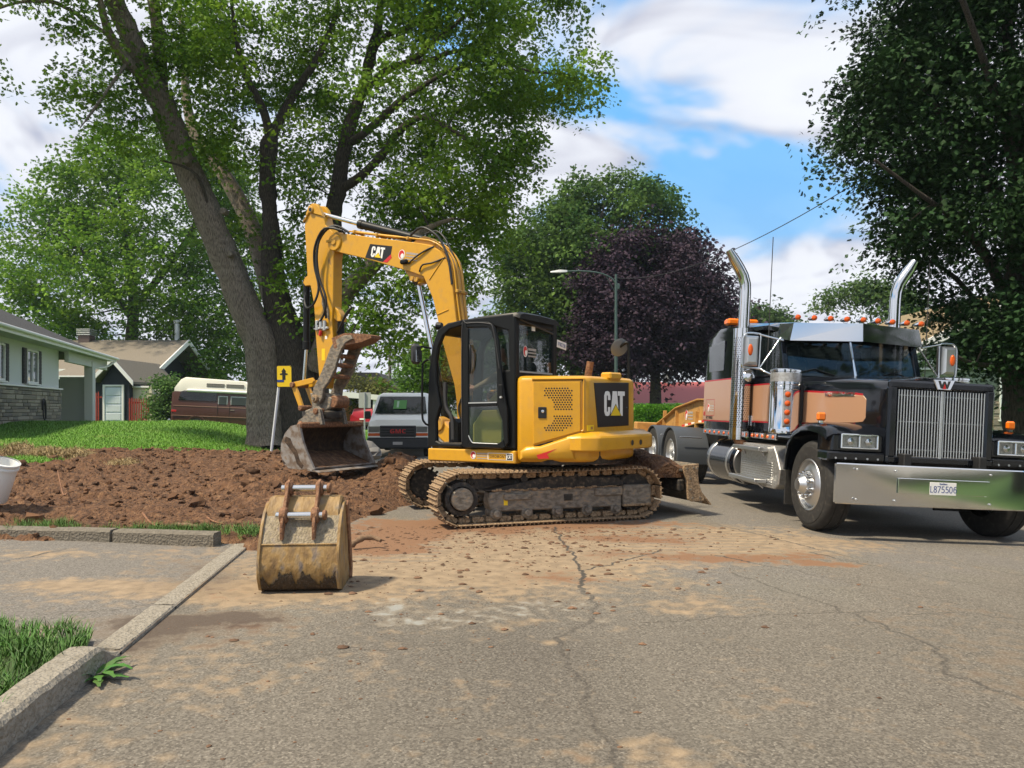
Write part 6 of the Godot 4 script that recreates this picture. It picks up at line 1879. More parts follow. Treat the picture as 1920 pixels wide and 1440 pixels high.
	part("lock_bolt", MB.new().cyl(Vector3(-0.36, 1.55, -1.17), Vector3(-0.36, 1.55, -1.20), 0.015, 8), M.galvanised, cd)
	part("cable_guide", MB.new().tube(curve([Vector3(0.60, 1.75, -0.98), Vector3(0.58, 1.45, -1.0), Vector3(0.48, 1.28, -1.0), Vector3(0.46, 1.02, -1.0)]), 0.03, 8), M.plastic_dark, x, U)
	part("grab_rail", MB.new().tube(curve([Vector3(0.76, 2.04, -1.13), Vector3(0.815, 2.0, -1.16), Vector3(0.83, 1.9, -1.16), Vector3(0.835, 1.35, -1.16), Vector3(0.81, 1.23, -1.14), Vector3(0.78, 1.2, -1.10)]), 0.014, 8), F, x, U)
	part("work_lamp", MB.new().cyl(Vector3(0.62, 2.47, -1.02), Vector3(0.70, 2.48, -1.04), 0.05, 14, 0.01), F, x, U)
	var sm := part("side_mirror", MB.new().box(Vector3(0.86, 2.11, -1.26), Vector3(0.09, 0.26, 0.16), 0.035).crease(40.0), M.plastic_dark, x, U)
	part("mirror_arm", MB.new().tube([Vector3(0.76, 2.19, -1.06), Vector3(0.84, 2.21, -1.15), Vector3(0.86, 2.2, -1.24)], 0.014, 6), F, sm)
	part("mirror_glass", MB.new().box(Vector3(0.811, 2.08, -1.26), Vector3(0.004, 0.15, 0.12)), M.chrome, sm)
	# number plate, contractor's mark and wiper on the rear window
	var RX := U * Transform3D(Basis(Vector3(0, 0, 1), Vector3.UP, Vector3(-1, 0, 0)), Vector3(-0.515, 0, 0))
	part("number_plate", MB.new().box(Vector3(0.12, 2.26, 0.0), Vector3(0.28, 0.10, 0.004)), M.white_print, x, RX * Transform3D(Basis(Vector3(0, 0, 1), -0.10), Vector3(-0.2, 0.03, 0.0)))
	part("plate_number", letters("F182738", 0.05, 0.002, "Droid Sans", false), M.blue_print, x, RX * Transform3D(Basis(Vector3(0, 0, 1), -0.10).scaled(Vector3(0.85, 1, 1)), Vector3(0.145, 2.265, 0.004)))
	blob_print(x, RX * move(-0.83, 2.12, -0.018), 0.14)
	part("sticker", MB.new().box(Vector3(-0.62, 2.42, -0.018), Vector3(0.09, 0.06, 0.003)), M.white_print, x, RX)
	part("gas_strut", MB.new().tube([Vector3(-1.0, 2.50, 0.0), Vector3(-0.15, 2.39, 0.02)], 0.01, 6), M.plastic_dark, x, RX)
	# ---- boom and stick, in the plane z = 0.15 of the upper body
	var Z := 0.15
	var boom := part("boom", poly_plate([3.53, 4.10, 3.48, 4.19, 3.40, 4.215, 3.17, 4.15, 2.45, 4.0, 1.77, 3.86, 1.55, 3.80, 1.40, 3.71, 1.28, 3.57, 1.20, 3.40, 1.11, 2.70, 0.90, 1.91, 0.86, 1.15, 0.90, 1.0, 1.0, 0.97, 1.07, 1.02, 1.11, 1.56, 1.14, 1.75, 1.36, 2.42, 1.43, 2.70, 1.52, 3.02, 1.60, 3.19, 1.69, 3.36, 1.87, 3.43, 2.24, 3.55, 2.80, 3.73, 3.30, 3.87, 3.45, 3.92, 3.53, 4.0], Z - 0.135, Z + 0.135, 0.008), M.yellow, x, U)
	for w in [[Vector3(1.24, 2.84, 0.012), Vector3(1.44, 2.78, 0.012)], [Vector3(1.58, 3.30, 0.012), Vector3(1.30, 3.62, 0.012)]]:
		part("weld_seam", MB.new().tube(w, 0.008, 6), M.yellow, boom)
	part("pivot_boss", MB.new().cyl(Vector3(3.42, 4.045, Z - 0.165), Vector3(3.42, 4.045, Z + 0.165), 0.135, 26, 0.012), M.yellow, boom)
	part("pivot_pin", MB.new().cyl(Vector3(3.42, 4.045, Z - 0.185), Vector3(3.42, 4.045, Z + 0.185), 0.05, 16, 0.01), M.yellow_worn, boom)
	part("pin_keeper", MB.new().box(Vector3(3.50, 4.07, Z - 0.178), Vector3(0.13, 0.04, 0.02), 0.006), M.yellow_worn, boom)
	part("lug", poly_plate([2.10, 3.50, 1.70, 3.40, 1.76, 3.28, 1.90, 3.26, 1.97, 3.32], Z - 0.06, Z + 0.06, 0.01), M.yellow, boom)
	for q in [[1.90, 3.345], [1.82, 3.325]]:
		part("lug_pin", MB.new().cyl(Vector3(q[0], q[1], Z - 0.15), Vector3(q[0], q[1], Z - 0.10), 0.035, 14), M.yellow_worn, boom)
	part("cylinder_lug", poly_plate([1.95, 3.88, 1.52, 3.78, 1.60, 3.93, 1.72, 3.97, 1.84, 3.95], Z - 0.08, Z + 0.08, 0.01), M.yellow, boom)
	part("boom_lamp", MB.new().box(Vector3(2.02, 3.60, Z - 0.17), Vector3(0.13, 0.07, 0.07), 0.02), F, boom)
	# logo on the boom
	part("logo_plate", poly_plate([2.70, 3.945, 2.27, 3.865, 2.30, 3.735, 2.45, 3.645, 2.80, 3.745], Z - 0.138, Z - 0.134), M.black_print, boom)
	part("logo_plate", poly_plate([2.295, 3.745, 2.45, 3.645, 2.37, 3.625, 2.28, 3.69], Z - 0.138, Z - 0.134), M.red_print, boom)
	var bf := Transform3D(Basis(Vector3(-0.974, -0.2, 0).normalized(), Vector3(-0.2, 0.974, 0).normalized(), Vector3(0, 0, -1)), Vector3(2.545, 3.80, Z - 0.138))
	cat_letters(boom, bf, 0.165, 0.27)
	blob_print(boom, Transform3D(bf.basis, Vector3(2.09, 3.72, Z - 0.136)), 0.15)
	# pipes along the boom's back and top
	for k in 5:
		var z := Z - 0.10 + 0.05 * k
		var o := 0.03 + 0.012 * (k % 2)
		var pp := []
		for q in [[0.90, 1.95], [1.10, 2.72], [1.19, 3.40], [1.27, 3.58], [1.39, 3.73], [1.55, 3.83], [1.77, 3.89], [2.45, 4.02], [3.17 - 0.1 * k, 4.17 - 0.02 * k]]:
			pp.append(Vector3(q[0] - (o if q[1] < 3.6 else o * 0.5), q[1] + (o if q[1] > 3.5 else 0.0), z))
		part("pipe", MB.new().tube(curve(pp, 3), 0.013, 6), M.yellow, boom)
	for q in [[1.155, 3.1], [1.08, 2.6], [1.0, 2.25]]:
		part("pipe_clamp", MB.new().box(Vector3(q[0] - 0.05, q[1], Z), Vector3(0.05, 0.045, 0.26), 0.008), M.yellow_worn, boom)
	for q in [[2.0, 3.96], [2.6, 4.08], [3.05, 4.18]]:
		part("pipe_clamp", MB.new().box(Vector3(q[0], q[1], Z), Vector3(0.05, 0.05, 0.25), 0.008), M.yellow_worn, boom)
	# hydraulic cylinders
	var bc := part("boom_cylinder", MB.new().cyl(Vector3(1.37, 1.22, Z), Vector3(1.61, 2.20, Z), 0.062, 16, 0.01), F, x, U)
	part("rod", MB.new().cyl(Vector3(1.60, 2.16, Z), Vector3(1.88, 3.28, Z), 0.034, 14), M.rod, bc)
	part("rod_eye", MB.new().cyl(Vector3(1.89, 3.32, Z - 0.06), Vector3(1.89, 3.32, Z + 0.06), 0.06, 14), F, bc)
	var sw := part("swing_post", poly_plate([0.80, 0.80, 0.80, 1.10, 0.95, 1.16, 1.10, 1.08, 1.22, 1.16, 1.38, 1.30, 1.48, 1.26, 1.50, 1.10, 1.36, 0.96, 1.18, 0.84], Z - 0.17, Z + 0.17, 0.02), M.yellow, x, U)
	part("swing_boss", MB.new().cyl(Vector3(1.40, 1.19, Z - 0.20), Vector3(1.40, 1.19, Z + 0.20), 0.11, 20, 0.012), M.yellow_worn, sw)
	var ac := part("stick_cylinder", MB.new().cyl(Vector3(1.74, 3.915, Z), Vector3(3.02, 4.315, Z), 0.066, 18, 0.012), F, x, U)
	part("end_cap", MB.new().cyl(Vector3(2.95, 4.293, Z), Vector3(3.04, 4.321, Z), 0.074, 18, 0.01), F, ac)
	part("cylinder_eye", MB.new().cyl(Vector3(1.72, 3.905, Z - 0.06), Vector3(1.72, 3.905, Z + 0.06), 0.07, 16), F, ac)
	part("rod", MB.new().cyl(Vector3(3.0, 4.309, Z), Vector3(3.90, 4.60, Z), 0.036, 14), M.rod, ac)
	part("rod_eye", MB.new().cyl(Vector3(3.94, 4.62, Z - 0.05), Vector3(3.94, 4.62, Z + 0.05), 0.055, 14), F, ac)
	# stick
	var stick := part("stick", poly_plate([4.00, 4.60, 4.10, 4.47, 4.115, 4.40, 4.075, 3.89, 4.05, 3.50, 3.98, 3.40, 3.91, 3.10, 3.89, 2.88, 3.88, 2.70, 3.84, 2.30, 3.79, 1.86, 3.76, 1.74, 3.68, 1.74, 3.66, 1.86, 3.58, 2.10, 3.49, 2.48, 3.52, 2.82, 3.495, 3.10, 3.485, 3.80, 3.46, 3.93, 3.50, 4.22, 3.66, 4.36, 3.70, 4.50], Z - 0.105, Z + 0.105, 0.008), M.yellow, x, U)
	part("top_ear", poly_plate([3.70, 4.50, 4.00, 4.60, 4.08, 4.48, 4.06, 4.60, 4.01, 4.70, 3.93, 4.735, 3.84, 4.72, 3.78, 4.66], Z - 0.13, Z - 0.05, 0.01), M.yellow, stick)
	part("top_ear", poly_plate([3.70, 4.50, 4.00, 4.60, 4.08, 4.48, 4.06, 4.60, 4.01, 4.70, 3.93, 4.735, 3.84, 4.72, 3.78, 4.66], Z + 0.05, Z + 0.13, 0.01), M.yellow, stick)
	part("ear_pin", MB.new().cyl(Vector3(3.94, 4.63, Z - 0.155), Vector3(3.94, 4.63, Z + 0.155), 0.055, 18, 0.01), M.yellow_worn, stick)
	part("pin_hole", MB.new().cyl(Vector3(3.94, 4.63, Z - 0.158), Vector3(3.94, 4.63, Z - 0.15), 0.03, 14), M.black_print, stick)
	part("edge_lip", poly_plate([4.00, 4.59, 4.12, 4.45, 4.135, 4.46, 4.01, 4.61], Z - 0.13, Z + 0.13, 0.004), M.yellow_worn, stick)
	part("cylinder_bracket", poly_plate([4.055, 3.60, 4.15, 3.56, 4.19, 3.48, 4.14, 3.42, 4.0, 3.42], Z - 0.07, Z + 0.07, 0.01), M.yellow, stick)
	part("thumb_bracket", poly_plate([3.50, 3.05, 3.42, 2.98, 3.36, 2.88, 3.36, 2.80, 3.44, 2.80, 3.52, 2.86], Z - 0.07, Z + 0.07, 0.01), M.yellow, stick)
	part("grease_stain", poly_plate([3.72, 3.25, 3.60, 3.05, 3.56, 2.80, 3.66, 2.92, 3.74, 3.10], Z - 0.1062, Z - 0.105), M.steel_dirty, stick)
	part("grease_stain", poly_plate([3.60, 4.02, 3.50, 3.8, 3.52, 3.45, 3.58, 3.6, 3.62, 3.9], Z - 0.1062, Z - 0.105), M.yellow_worn, stick)
	part("sticker", MB.new().box(Vector3(3.70, 2.28, Z - 0.106), Vector3(0.07, 0.19, 0.003)), M.yellow_print, stick)
	part("sticker", MB.new().box(Vector3(3.64, 2.55, Z - 0.106), Vector3(0.045, 0.05, 0.003)), M.white_print, stick)
	var valve := MB.new()
	for q in [[3.80, 2.75], [3.72, 2.77], [3.64, 2.74]]:
		valve.cyl(Vector3(q[0], q[1] - 0.08, Z - 0.14), Vector3(q[0], q[1] + 0.08, Z - 0.14), 0.03, 10, 0.006)
	valve.box(Vector3(3.72, 2.70, Z - 0.13), Vector3(0.30, 0.035, 0.05), 0.008)
	part("hose_coupling", valve, M.galvanised, stick)
	part("hose_coupling", MB.new().cyl(Vector3(3.74, 2.58, Z - 0.14), Vector3(3.72, 2.66, Z - 0.14), 0.026, 10, 0.005), M.red_print, stick)
	var hoses := [
		[Vector3(3.20, 4.17, 0.0), Vector3(3.45, 4.27, -0.06), Vector3(3.66, 4.10, -0.08), Vector3(3.76, 3.80, -0.06), Vector3(3.74, 3.45, -0.03), Vector3(3.62, 3.10, -0.02), Vector3(3.60, 2.85, 0.0)],
		[Vector3(3.16, 4.18, 0.05), Vector3(3.40, 4.30, -0.03), Vector3(3.62, 4.16, -0.09), Vector3(3.70, 3.85, -0.10), Vector3(3.68, 3.50, -0.07), Vector3(3.55, 3.18, -0.06), Vector3(3.58, 2.95, -0.05), Vector3(3.74, 2.80, 0.0), Vector3(3.86, 2.72, 0.0)],
		[Vector3(3.22, 4.2, -0.04), Vector3(3.52, 4.25, -0.12), Vector3(3.74, 4.0, -0.10), Vector3(3.80, 3.70, -0.05), Vector3(3.72, 3.35, -0.04), Vector3(3.80, 3.10, -0.06), Vector3(4.0, 3.04, 0.0), Vector3(4.14, 3.15, 0.08), Vector3(4.16, 3.35, 0.12)],
		[Vector3(3.45, 2.62, 0.1), Vector3(3.30, 2.78, 0.05), Vector3(3.18, 2.92, 0.02), Vector3(3.12, 3.0, 0.06), Vector3(3.2, 2.98, 0.12), Vector3(3.36, 2.85, 0.15)],
		[Vector3(3.46, 2.55, 0.2), Vector3(3.30, 2.52, 0.15), Vector3(3.16, 2.62, 0.12), Vector3(3.08, 2.74, 0.12)],
		[Vector3(1.95, 4.0, 0.05), Vector3(1.72, 4.08, 0.0), Vector3(1.50, 3.98, 0.0), Vector3(1.36, 3.82, 0.02), Vector3(1.24, 3.55, 0.02), Vector3(1.18, 3.2, 0.02)],
		[Vector3(1.80, 4.03, 0.2), Vector3(1.58, 4.05, 0.2), Vector3(1.38, 3.88, 0.16), Vector3(1.22, 3.60, 0.12)],
		[Vector3(1.95, 3.57, 0.0), Vector3(1.80, 3.66, -0.01), Vector3(1.62, 3.74, 0.0), Vector3(1.50, 3.78, 0.02)],
		[Vector3(1.75, 3.43, 0.0), Vector3(1.68, 3.52, -0.02), Vector3(1.50, 3.54, -0.01), Vector3(1.30, 3.60, 0.02)],
		[Vector3(0.92, 1.75, 0.05), Vector3(1.05, 1.45, 0.0), Vector3(1.0, 1.2, -0.02), Vector3(1.12, 1.0, 0.0)]]
	for h in hoses:
		part("hose", MB.new().tube(curve(h, 4), 0.019 if h.size() > 5 else 0.013, 7), M.hose, x, U)
	var kc := part("bucket_cylinder", MB.new().cyl(Vector3(4.17, 3.53, Z), Vector3(4.175, 2.40, Z), 0.055, 16, 0.01), F, x, U)
	part("end_cap", MB.new().cyl(Vector3(4.175, 2.52, Z), Vector3(4.176, 2.38, Z), 0.062, 16, 0.008), F, kc)
	part("rod", MB.new().cyl(Vector3(4.176, 2.42, Z), Vector3(4.235, 1.84, Z), 0.03, 12), M.rod, kc)
	for z in [Z - 0.15, Z + 0.15]:
		part("bucket_link", MB.new().prism(V2([4.36, 1.80, 4.33, 1.75, 3.88, 1.82, 3.84, 1.86, 3.88, 1.91, 4.33, 1.84]), z - 0.02, z + 0.02, 0.006), M.yellow, x, U)
		part("bucket_link", MB.new().prism(V2([4.31, 1.83, 4.25, 1.78, 4.08, 1.42, 4.10, 1.38, 4.16, 1.40, 4.33, 1.74]), z - 0.025, z + 0.025, 0.006), M.yellow, x, U)
	for q in [[4.30, 1.80], [4.11, 1.42]]:
		part("link_pin", MB.new().cyl(Vector3(q[0], q[1], Z - 0.22), Vector3(q[0], q[1], Z + 0.22), 0.045, 14, 0.008), M.rust, x, U)
	# thumb: two curved plates with cross bars and a blunt claw
	var tp := [3.83, 1.60, 3.80, 1.74, 3.70, 1.88, 3.62, 2.00, 3.52, 2.20, 3.43, 2.38, 3.33, 2.49, 3.16, 2.55, 3.02, 2.55, 2.98, 2.49, 3.12, 2.43, 3.20, 2.34, 3.27, 2.20, 3.34, 2.02, 3.46, 1.84, 3.58, 1.72, 3.60, 1.58, 3.68, 1.48, 3.78, 1.50]
	var thumb := part("thumb", poly_plate(tp, Z - 0.235, Z - 0.18, 0.01), M.steel_dirty, x, U)
	part("thumb_plate", poly_plate(tp, Z + 0.18, Z + 0.235, 0.01), M.steel_dirty, thumb)
	part("claw", MB.new().loft([[Vector3(3.34, 2.35, Z - 0.24), Vector3(3.40, 2.52, Z - 0.24), Vector3(3.40, 2.52, Z + 0.24), Vector3(3.34, 2.35, Z + 0.24)], [Vector3(3.12, 2.40, Z - 0.22), Vector3(3.14, 2.59, Z - 0.22), Vector3(3.14, 2.59, Z + 0.22), Vector3(3.12, 2.40, Z + 0.22)], [Vector3(2.86, 2.44, Z - 0.16), Vector3(2.84, 2.57, Z - 0.16), Vector3(2.84, 2.57, Z + 0.16), Vector3(2.86, 2.44, Z + 0.16)], [Vector3(2.70, 2.50, Z - 0.12), Vector3(2.70, 2.54, Z - 0.12), Vector3(2.70, 2.54, Z + 0.12), Vector3(2.70, 2.50, Z + 0.12)]]).crease(50.0), M.rust, thumb)
	for q in [[3.36, 2.10], [3.44, 1.92], [3.31, 2.24]]:
		part("cross_bar", MB.new().cyl(Vector3(q[0], q[1], Z - 0.2), Vector3(q[0], q[1], Z + 0.2), 0.035, 12), M.rust, thumb)
	part("thumb_pin", MB.new().cyl(Vector3(3.74, 1.57, Z - 0.28), Vector3(3.74, 1.57, Z + 0.28), 0.065, 18, 0.012), M.shoe, thumb)
	part("thumb_bolt", MB.new().cyl(Vector3(3.74, 1.57, Z - 0.30), Vector3(3.74, 1.57, Z - 0.27), 0.025, 8), M.steel_dirty, thumb)
	var tc := part("thumb_cylinder", MB.new().cyl(Vector3(3.42, 2.86, Z), Vector3(3.42, 2.30, Z), 0.055, 14, 0.01), F, x, U)
	part("rod", MB.new().cyl(Vector3(3.42, 2.34, Z), Vector3(3.40, 2.06, Z), 0.03, 12), M.rod, tc)
	# quick coupler and wide bucket
	var cp := part("coupler", poly_plate([3.95, 1.66, 3.90, 1.42, 4.14, 1.36, 4.12, 1.26, 3.92, 1.30, 3.62, 1.36, 3.50, 1.42, 3.46, 1.58, 3.62, 1.66], Z - 0.16, Z + 0.16, 0.02), M.steel_dirty, x, U)
	part("rotator", MB.new().cyl(Vector3(3.46, 1.52, Z - 0.15), Vector3(3.46, 1.52, Z + 0.15), 0.10, 18, 0.015), M.rust, cp)
	part("rotator_ring", MB.new().lathe([[0.0, 1.24], [0.17, 1.25], [0.19, 1.28], [0.19, 1.36], [0.16, 1.38], [0.0, 1.38]], 24), M.frame_dark, cp, Transform3D(Basis(), Vector3(3.62, 0, Z)))
	var zn := Z - 0.70
	var zf := Z + 0.70
	var prof := V2([3.63, 1.175, 3.80, 1.14, 3.93, 1.02, 4.01, 0.86, 4.02, 0.70, 3.96, 0.56, 3.84, 0.485, 3.60, 0.475, 3.30, 0.49])
	var bk := part("bucket", MB.new().prism(band(prof, -0.022), zn, zf), M.bucket_steel, x, U)
	part("shaded_lining", MB.new().prism(band(V2([3.64, 1.145, 3.79, 1.112, 3.905, 1.0, 3.982, 0.85, 3.99, 0.71, 3.937, 0.585, 3.83, 0.515, 3.60, 0.503]), -0.006), zn + 0.028, zf - 0.028), M.bucket_mud_shade, bk)  # thin inner sheet, the hollow's shade painted into its dark colour
	var cheek := [3.60, 1.17, 3.80, 1.14, 3.93, 1.02, 4.01, 0.86, 4.02, 0.70, 3.96, 0.56, 3.84, 0.485, 3.60, 0.475, 3.30, 0.49, 3.37, 0.60, 3.46, 0.75, 3.54, 0.92, 3.58, 1.04]
	for z in [zn, zf]:
		part("cheek", poly_plate(cheek, z - 0.014, z + 0.014, 0.004), M.bucket_steel, bk)
		part("cheek_edge", MB.new().prism(band(V2([3.30, 0.49, 3.37, 0.60, 3.46, 0.75, 3.54, 0.92, 3.58, 1.06, 3.60, 1.18]), -0.05), z - 0.024, z + 0.024, 0.005), M.bucket_steel, bk)
	part("mud_stain", poly_plate([3.90, 0.98, 3.80, 0.95, 3.74, 0.84, 3.66, 0.76, 3.60, 0.62, 3.52, 0.54, 3.56, 0.49, 3.66, 0.56, 3.72, 0.70, 3.84, 0.82, 3.93, 0.90], zn - 0.0175, zn - 0.013), M.bucket_mud_shade, bk)
	part("mud_stain", poly_plate([3.97, 0.62, 3.90, 0.56, 3.95, 0.55], zn - 0.0175, zn - 0.013), M.bucket_mud_shade, bk)
	part("top_beam", MB.new().box(Vector3(3.62, 1.155, Z), Vector3(0.10, 0.09, 1.44), 0.02), M.rust, bk)
	part("cutting_edge", poly_plate([3.44, 0.505, 3.44, 0.465, 3.20, 0.44, 3.19, 0.45], zn - 0.02, zf + 0.02, 0.003), M.bucket_steel, bk)
	part("earth_load", MB.new().loft([[Vector3(3.35, 0.5, zn + 0.03), Vector3(3.6, 0.66, zn + 0.03), Vector3(3.95, 0.84, zn + 0.03), Vector3(3.93, 0.60, zn + 0.03), Vector3(3.6, 0.5, zn + 0.03)], [Vector3(3.30, 0.5, Z), Vector3(3.6, 0.60, Z), Vector3(3.95, 0.72, Z), Vector3(3.93, 0.60, Z), Vector3(3.6, 0.5, Z)], [Vector3(3.35, 0.5, zf - 0.03), Vector3(3.6, 0.56, zf - 0.03), Vector3(3.95, 0.70, zf - 0.03), Vector3(3.93, 0.60, zf - 0.03), Vector3(3.6, 0.5, zf - 0.03)]]).crease(60.0), M.soil, bk)
	for z in [Z - 0.30, Z - 0.26, Z + 0.22, Z + 0.26]:
		part("bucket_ear", poly_plate([3.52, 1.16, 3.58, 1.40, 3.66, 1.45, 3.76, 1.42, 3.96, 1.26, 4.05, 1.22, 4.06, 0.98, 3.98, 1.0, 3.86, 1.12], z - 0.014, z + 0.014, 0.004), M.steel_dirty, bk)
	for q in [[3.66, 1.37], [3.98, 1.16]]:
		part("ear_pin", MB.new().cyl(Vector3(q[0], q[1], Z - 0.34), Vector3(q[0], q[1], Z + 0.30), 0.05, 16, 0.01), M.rust, bk)
	# earth caught on the blade and behind it
	var heap := []
	for k in 12:
		var t := k / 11.0
		var z := lerpf(-0.9, 0.98, t)
		var h := 0.70 + 0.14 * sin(PI * t) + 0.02 * sin(k * 2.3)
		heap.append([Vector3(1.46 - 0.10 * sin(PI * t), 0.52, z), Vector3(1.55, h - 0.06, z), Vector3(1.70, h, z), Vector3(1.86, h - 0.08, z), Vector3(1.95, 0.64, z), Vector3(1.90, 0.5, z)])
	var hm := MB.new().loft(heap).crease(70.0)
	for i in hm.V.size():
		var p := hm.V[i]
		hm.V[i] = p + Vector3(1, 1, 0) * 0.05 * hn2.get_noise_3dv(p * 2.0)
	whole("earth_heap", hm, M.soil, "heap of brown earth lying on the excavator's blade", "soil", "", Transform3D(Basis(), x.position) * W)
	operator_in_cab(Transform3D(Basis(), x.position) * U)

func cat_letters(parent: Node, xf: Transform3D, h: float, w: float) -> void:
	# heavy condensed letters C A T; a triangle stands before the foot of the A
	var s := Vector2(w / 1.58, h)
	var shapes := [
		[0.44, 0.36, 0.44, 0.20, 0.36, 0.03, 0.22, 0.0, 0.08, 0.03, 0.0, 0.18, 0.0, 0.82, 0.08, 0.97, 0.22, 1.0, 0.36, 0.97, 0.44, 0.82, 0.44, 0.64, 0.27, 0.64, 0.27, 0.80, 0.22, 0.84, 0.17, 0.80, 0.17, 0.20, 0.22, 0.16, 0.27, 0.20, 0.27, 0.36],
		[0.46, 0.0, 0.62, 1.0, 0.92, 1.0, 1.08, 0.0, 0.90, 0.0, 0.875, 0.2, 0.665, 0.2, 0.64, 0.0],
		[1.16, 0.0, 1.16, 0.82, 1.0, 0.82, 1.0, 1.0, 1.52, 1.0, 1.52, 0.82, 1.36, 0.82, 1.36, 0.0]]
	for q in shapes:
		var p := PackedVector2Array()
		for i in range(0, q.size(), 2):
			p.append(Vector2((q[i] - 0.76) * s.x, (q[i + 1] - 0.5) * s.y))
		part("lettering", MB.new().prism(p, 0.0, 0.004), M.white_print, parent, xf)
	for t in [[0.60, M.black_print, 0.0055], [0.54, M.yellow_print, 0.007]]:
		var g: float = t[0]
		var lift := (0.60 - g)
		part("logo_triangle", MB.new().prism(PackedVector2Array([Vector2((0.83 - g * 0.72 - 0.76) * s.x, (lift * 0.3 - 0.5) * s.y), Vector2((0.83 + g * 0.72 - 0.76) * s.x, (lift * 0.3 - 0.5) * s.y), Vector2((0.83 - 0.76) * s.x, (g * 0.82 - 0.5) * s.y)]), 0.0, t[2]), t[1], parent, xf)

# ---------------------------------------------------------------- people: one skin drawn round a skeleton
func skin_round(bones: Array, cell: float, k: float) -> MB:
	# bones: [from, to, radius, radius]; distances joined by a smooth minimum, meshed with surface nets
	var lo := Vector3(1e9, 1e9, 1e9)
	var hi := -lo
	for b in bones:
		var r := maxf(b[2], b[3]) + k + cell * 2.0
		lo = lo.min(b[0] - Vector3.ONE * r).min(b[1] - Vector3.ONE * r)
		hi = hi.max(b[0] + Vector3.ONE * r).max(b[1] + Vector3.ONE * r)
	var nx := int((hi.x - lo.x) / cell) + 2
	var ny := int((hi.y - lo.y) / cell) + 2
	var nzz := int((hi.z - lo.z) / cell) + 2
	var f := PackedFloat32Array()
	f.resize(nx * ny * nzz)
	f.fill(1.0)
	for b in bones:
		var a: Vector3 = b[0]
		var ab: Vector3 = b[1] - a
		var l2 := maxf(ab.length_squared(), 1e-9)
		var r := maxf(b[2], b[3]) + k + cell * 1.5
		var mn: Vector3 = (a.min(b[1]) - Vector3.ONE * r - lo) / cell
		var mx: Vector3 = (a.max(b[1]) + Vector3.ONE * r - lo) / cell
		for z in range(maxi(int(mn.z), 0), mini(int(mx.z) + 1, nzz)):
			for y in range(maxi(int(mn.y), 0), mini(int(mx.y) + 1, ny)):
				for xx in range(maxi(int(mn.x), 0), mini(int(mx.x) + 1, nx)):
					var p := lo + Vector3(xx, y, z) * cell
					var t := clampf((p - a).dot(ab) / l2, 0.0, 1.0)
					var d: float = (p - a - ab * t).length() - lerpf(b[2], b[3], t)
					var q := (z * ny + y) * nx + xx
					var o := f[q]
					var h := clampf(0.5 + 0.5 * (o - d) / k, 0.0, 1.0)
					f[q] = lerpf(o, d, h) - k * h * (1.0 - h)
	var vert := {}
	var out := MB.new()
	var pos := PackedVector3Array()
	var quads := []
	for z in nzz - 1:
		for y in ny - 1:
			for xx in nx - 1:
				var q := (z * ny + y) * nx + xx
				var sum := Vector3.ZERO
				var n := 0
				var v := [f[q], f[q + 1], f[q + nx], f[q + nx + 1], f[q + nx * ny], f[q + nx * ny + 1], f[q + nx * ny + nx], f[q + nx * ny + nx + 1]]
				for e in [[0, 1], [2, 3], [4, 5], [6, 7], [0, 2], [1, 3], [4, 6], [5, 7], [0, 4], [1, 5], [2, 6], [3, 7]]:
					var s0: float = v[e[0]]
					var s1: float = v[e[1]]
					if (s0 < 0.0) != (s1 < 0.0):
						var t := s0 / (s0 - s1)
						sum += Vector3(e[0] & 1, (e[0] >> 1) & 1, e[0] >> 2).lerp(Vector3(e[1] & 1, (e[1] >> 1) & 1, e[1] >> 2), t)
						n += 1
				if n:
					vert[q] = pos.size()
					pos.append(lo + (Vector3(xx, y, z) + sum / n) * cell)
	var step := [1, nx, nx * ny]
	for q in vert:
		for ax in 3:
			var u: int = step[(ax + 1) % 3]
			var w: int = step[(ax + 2) % 3]
			if (f[q] < 0.0) != (f[q + step[ax]] < 0.0) and vert.has(q - u) and vert.has(q - w) and vert.has(q - u - w):
				quads.append([vert[q], vert[q - u], vert[q - u - w], vert[q - w], f[q] < 0.0, ax])
	for g in quads:
		var n := Vector3.ZERO
		n[g[5]] = 1.0 if g[4] else -1.0
		for t in [[0, 1, 2], [0, 2, 3]]:
			var a: Vector3 = pos[g[t[0]]]
			var b: Vector3 = pos[g[t[1]]]
			var c: Vector3 = pos[g[t[2]]]
			var fn := (b - a).cross(c - a).normalized()
			if fn.dot(n) < 0.0:
				fn = -fn
			out.push(a, b, c, fn, fn, fn)
	return out.crease(75.0)

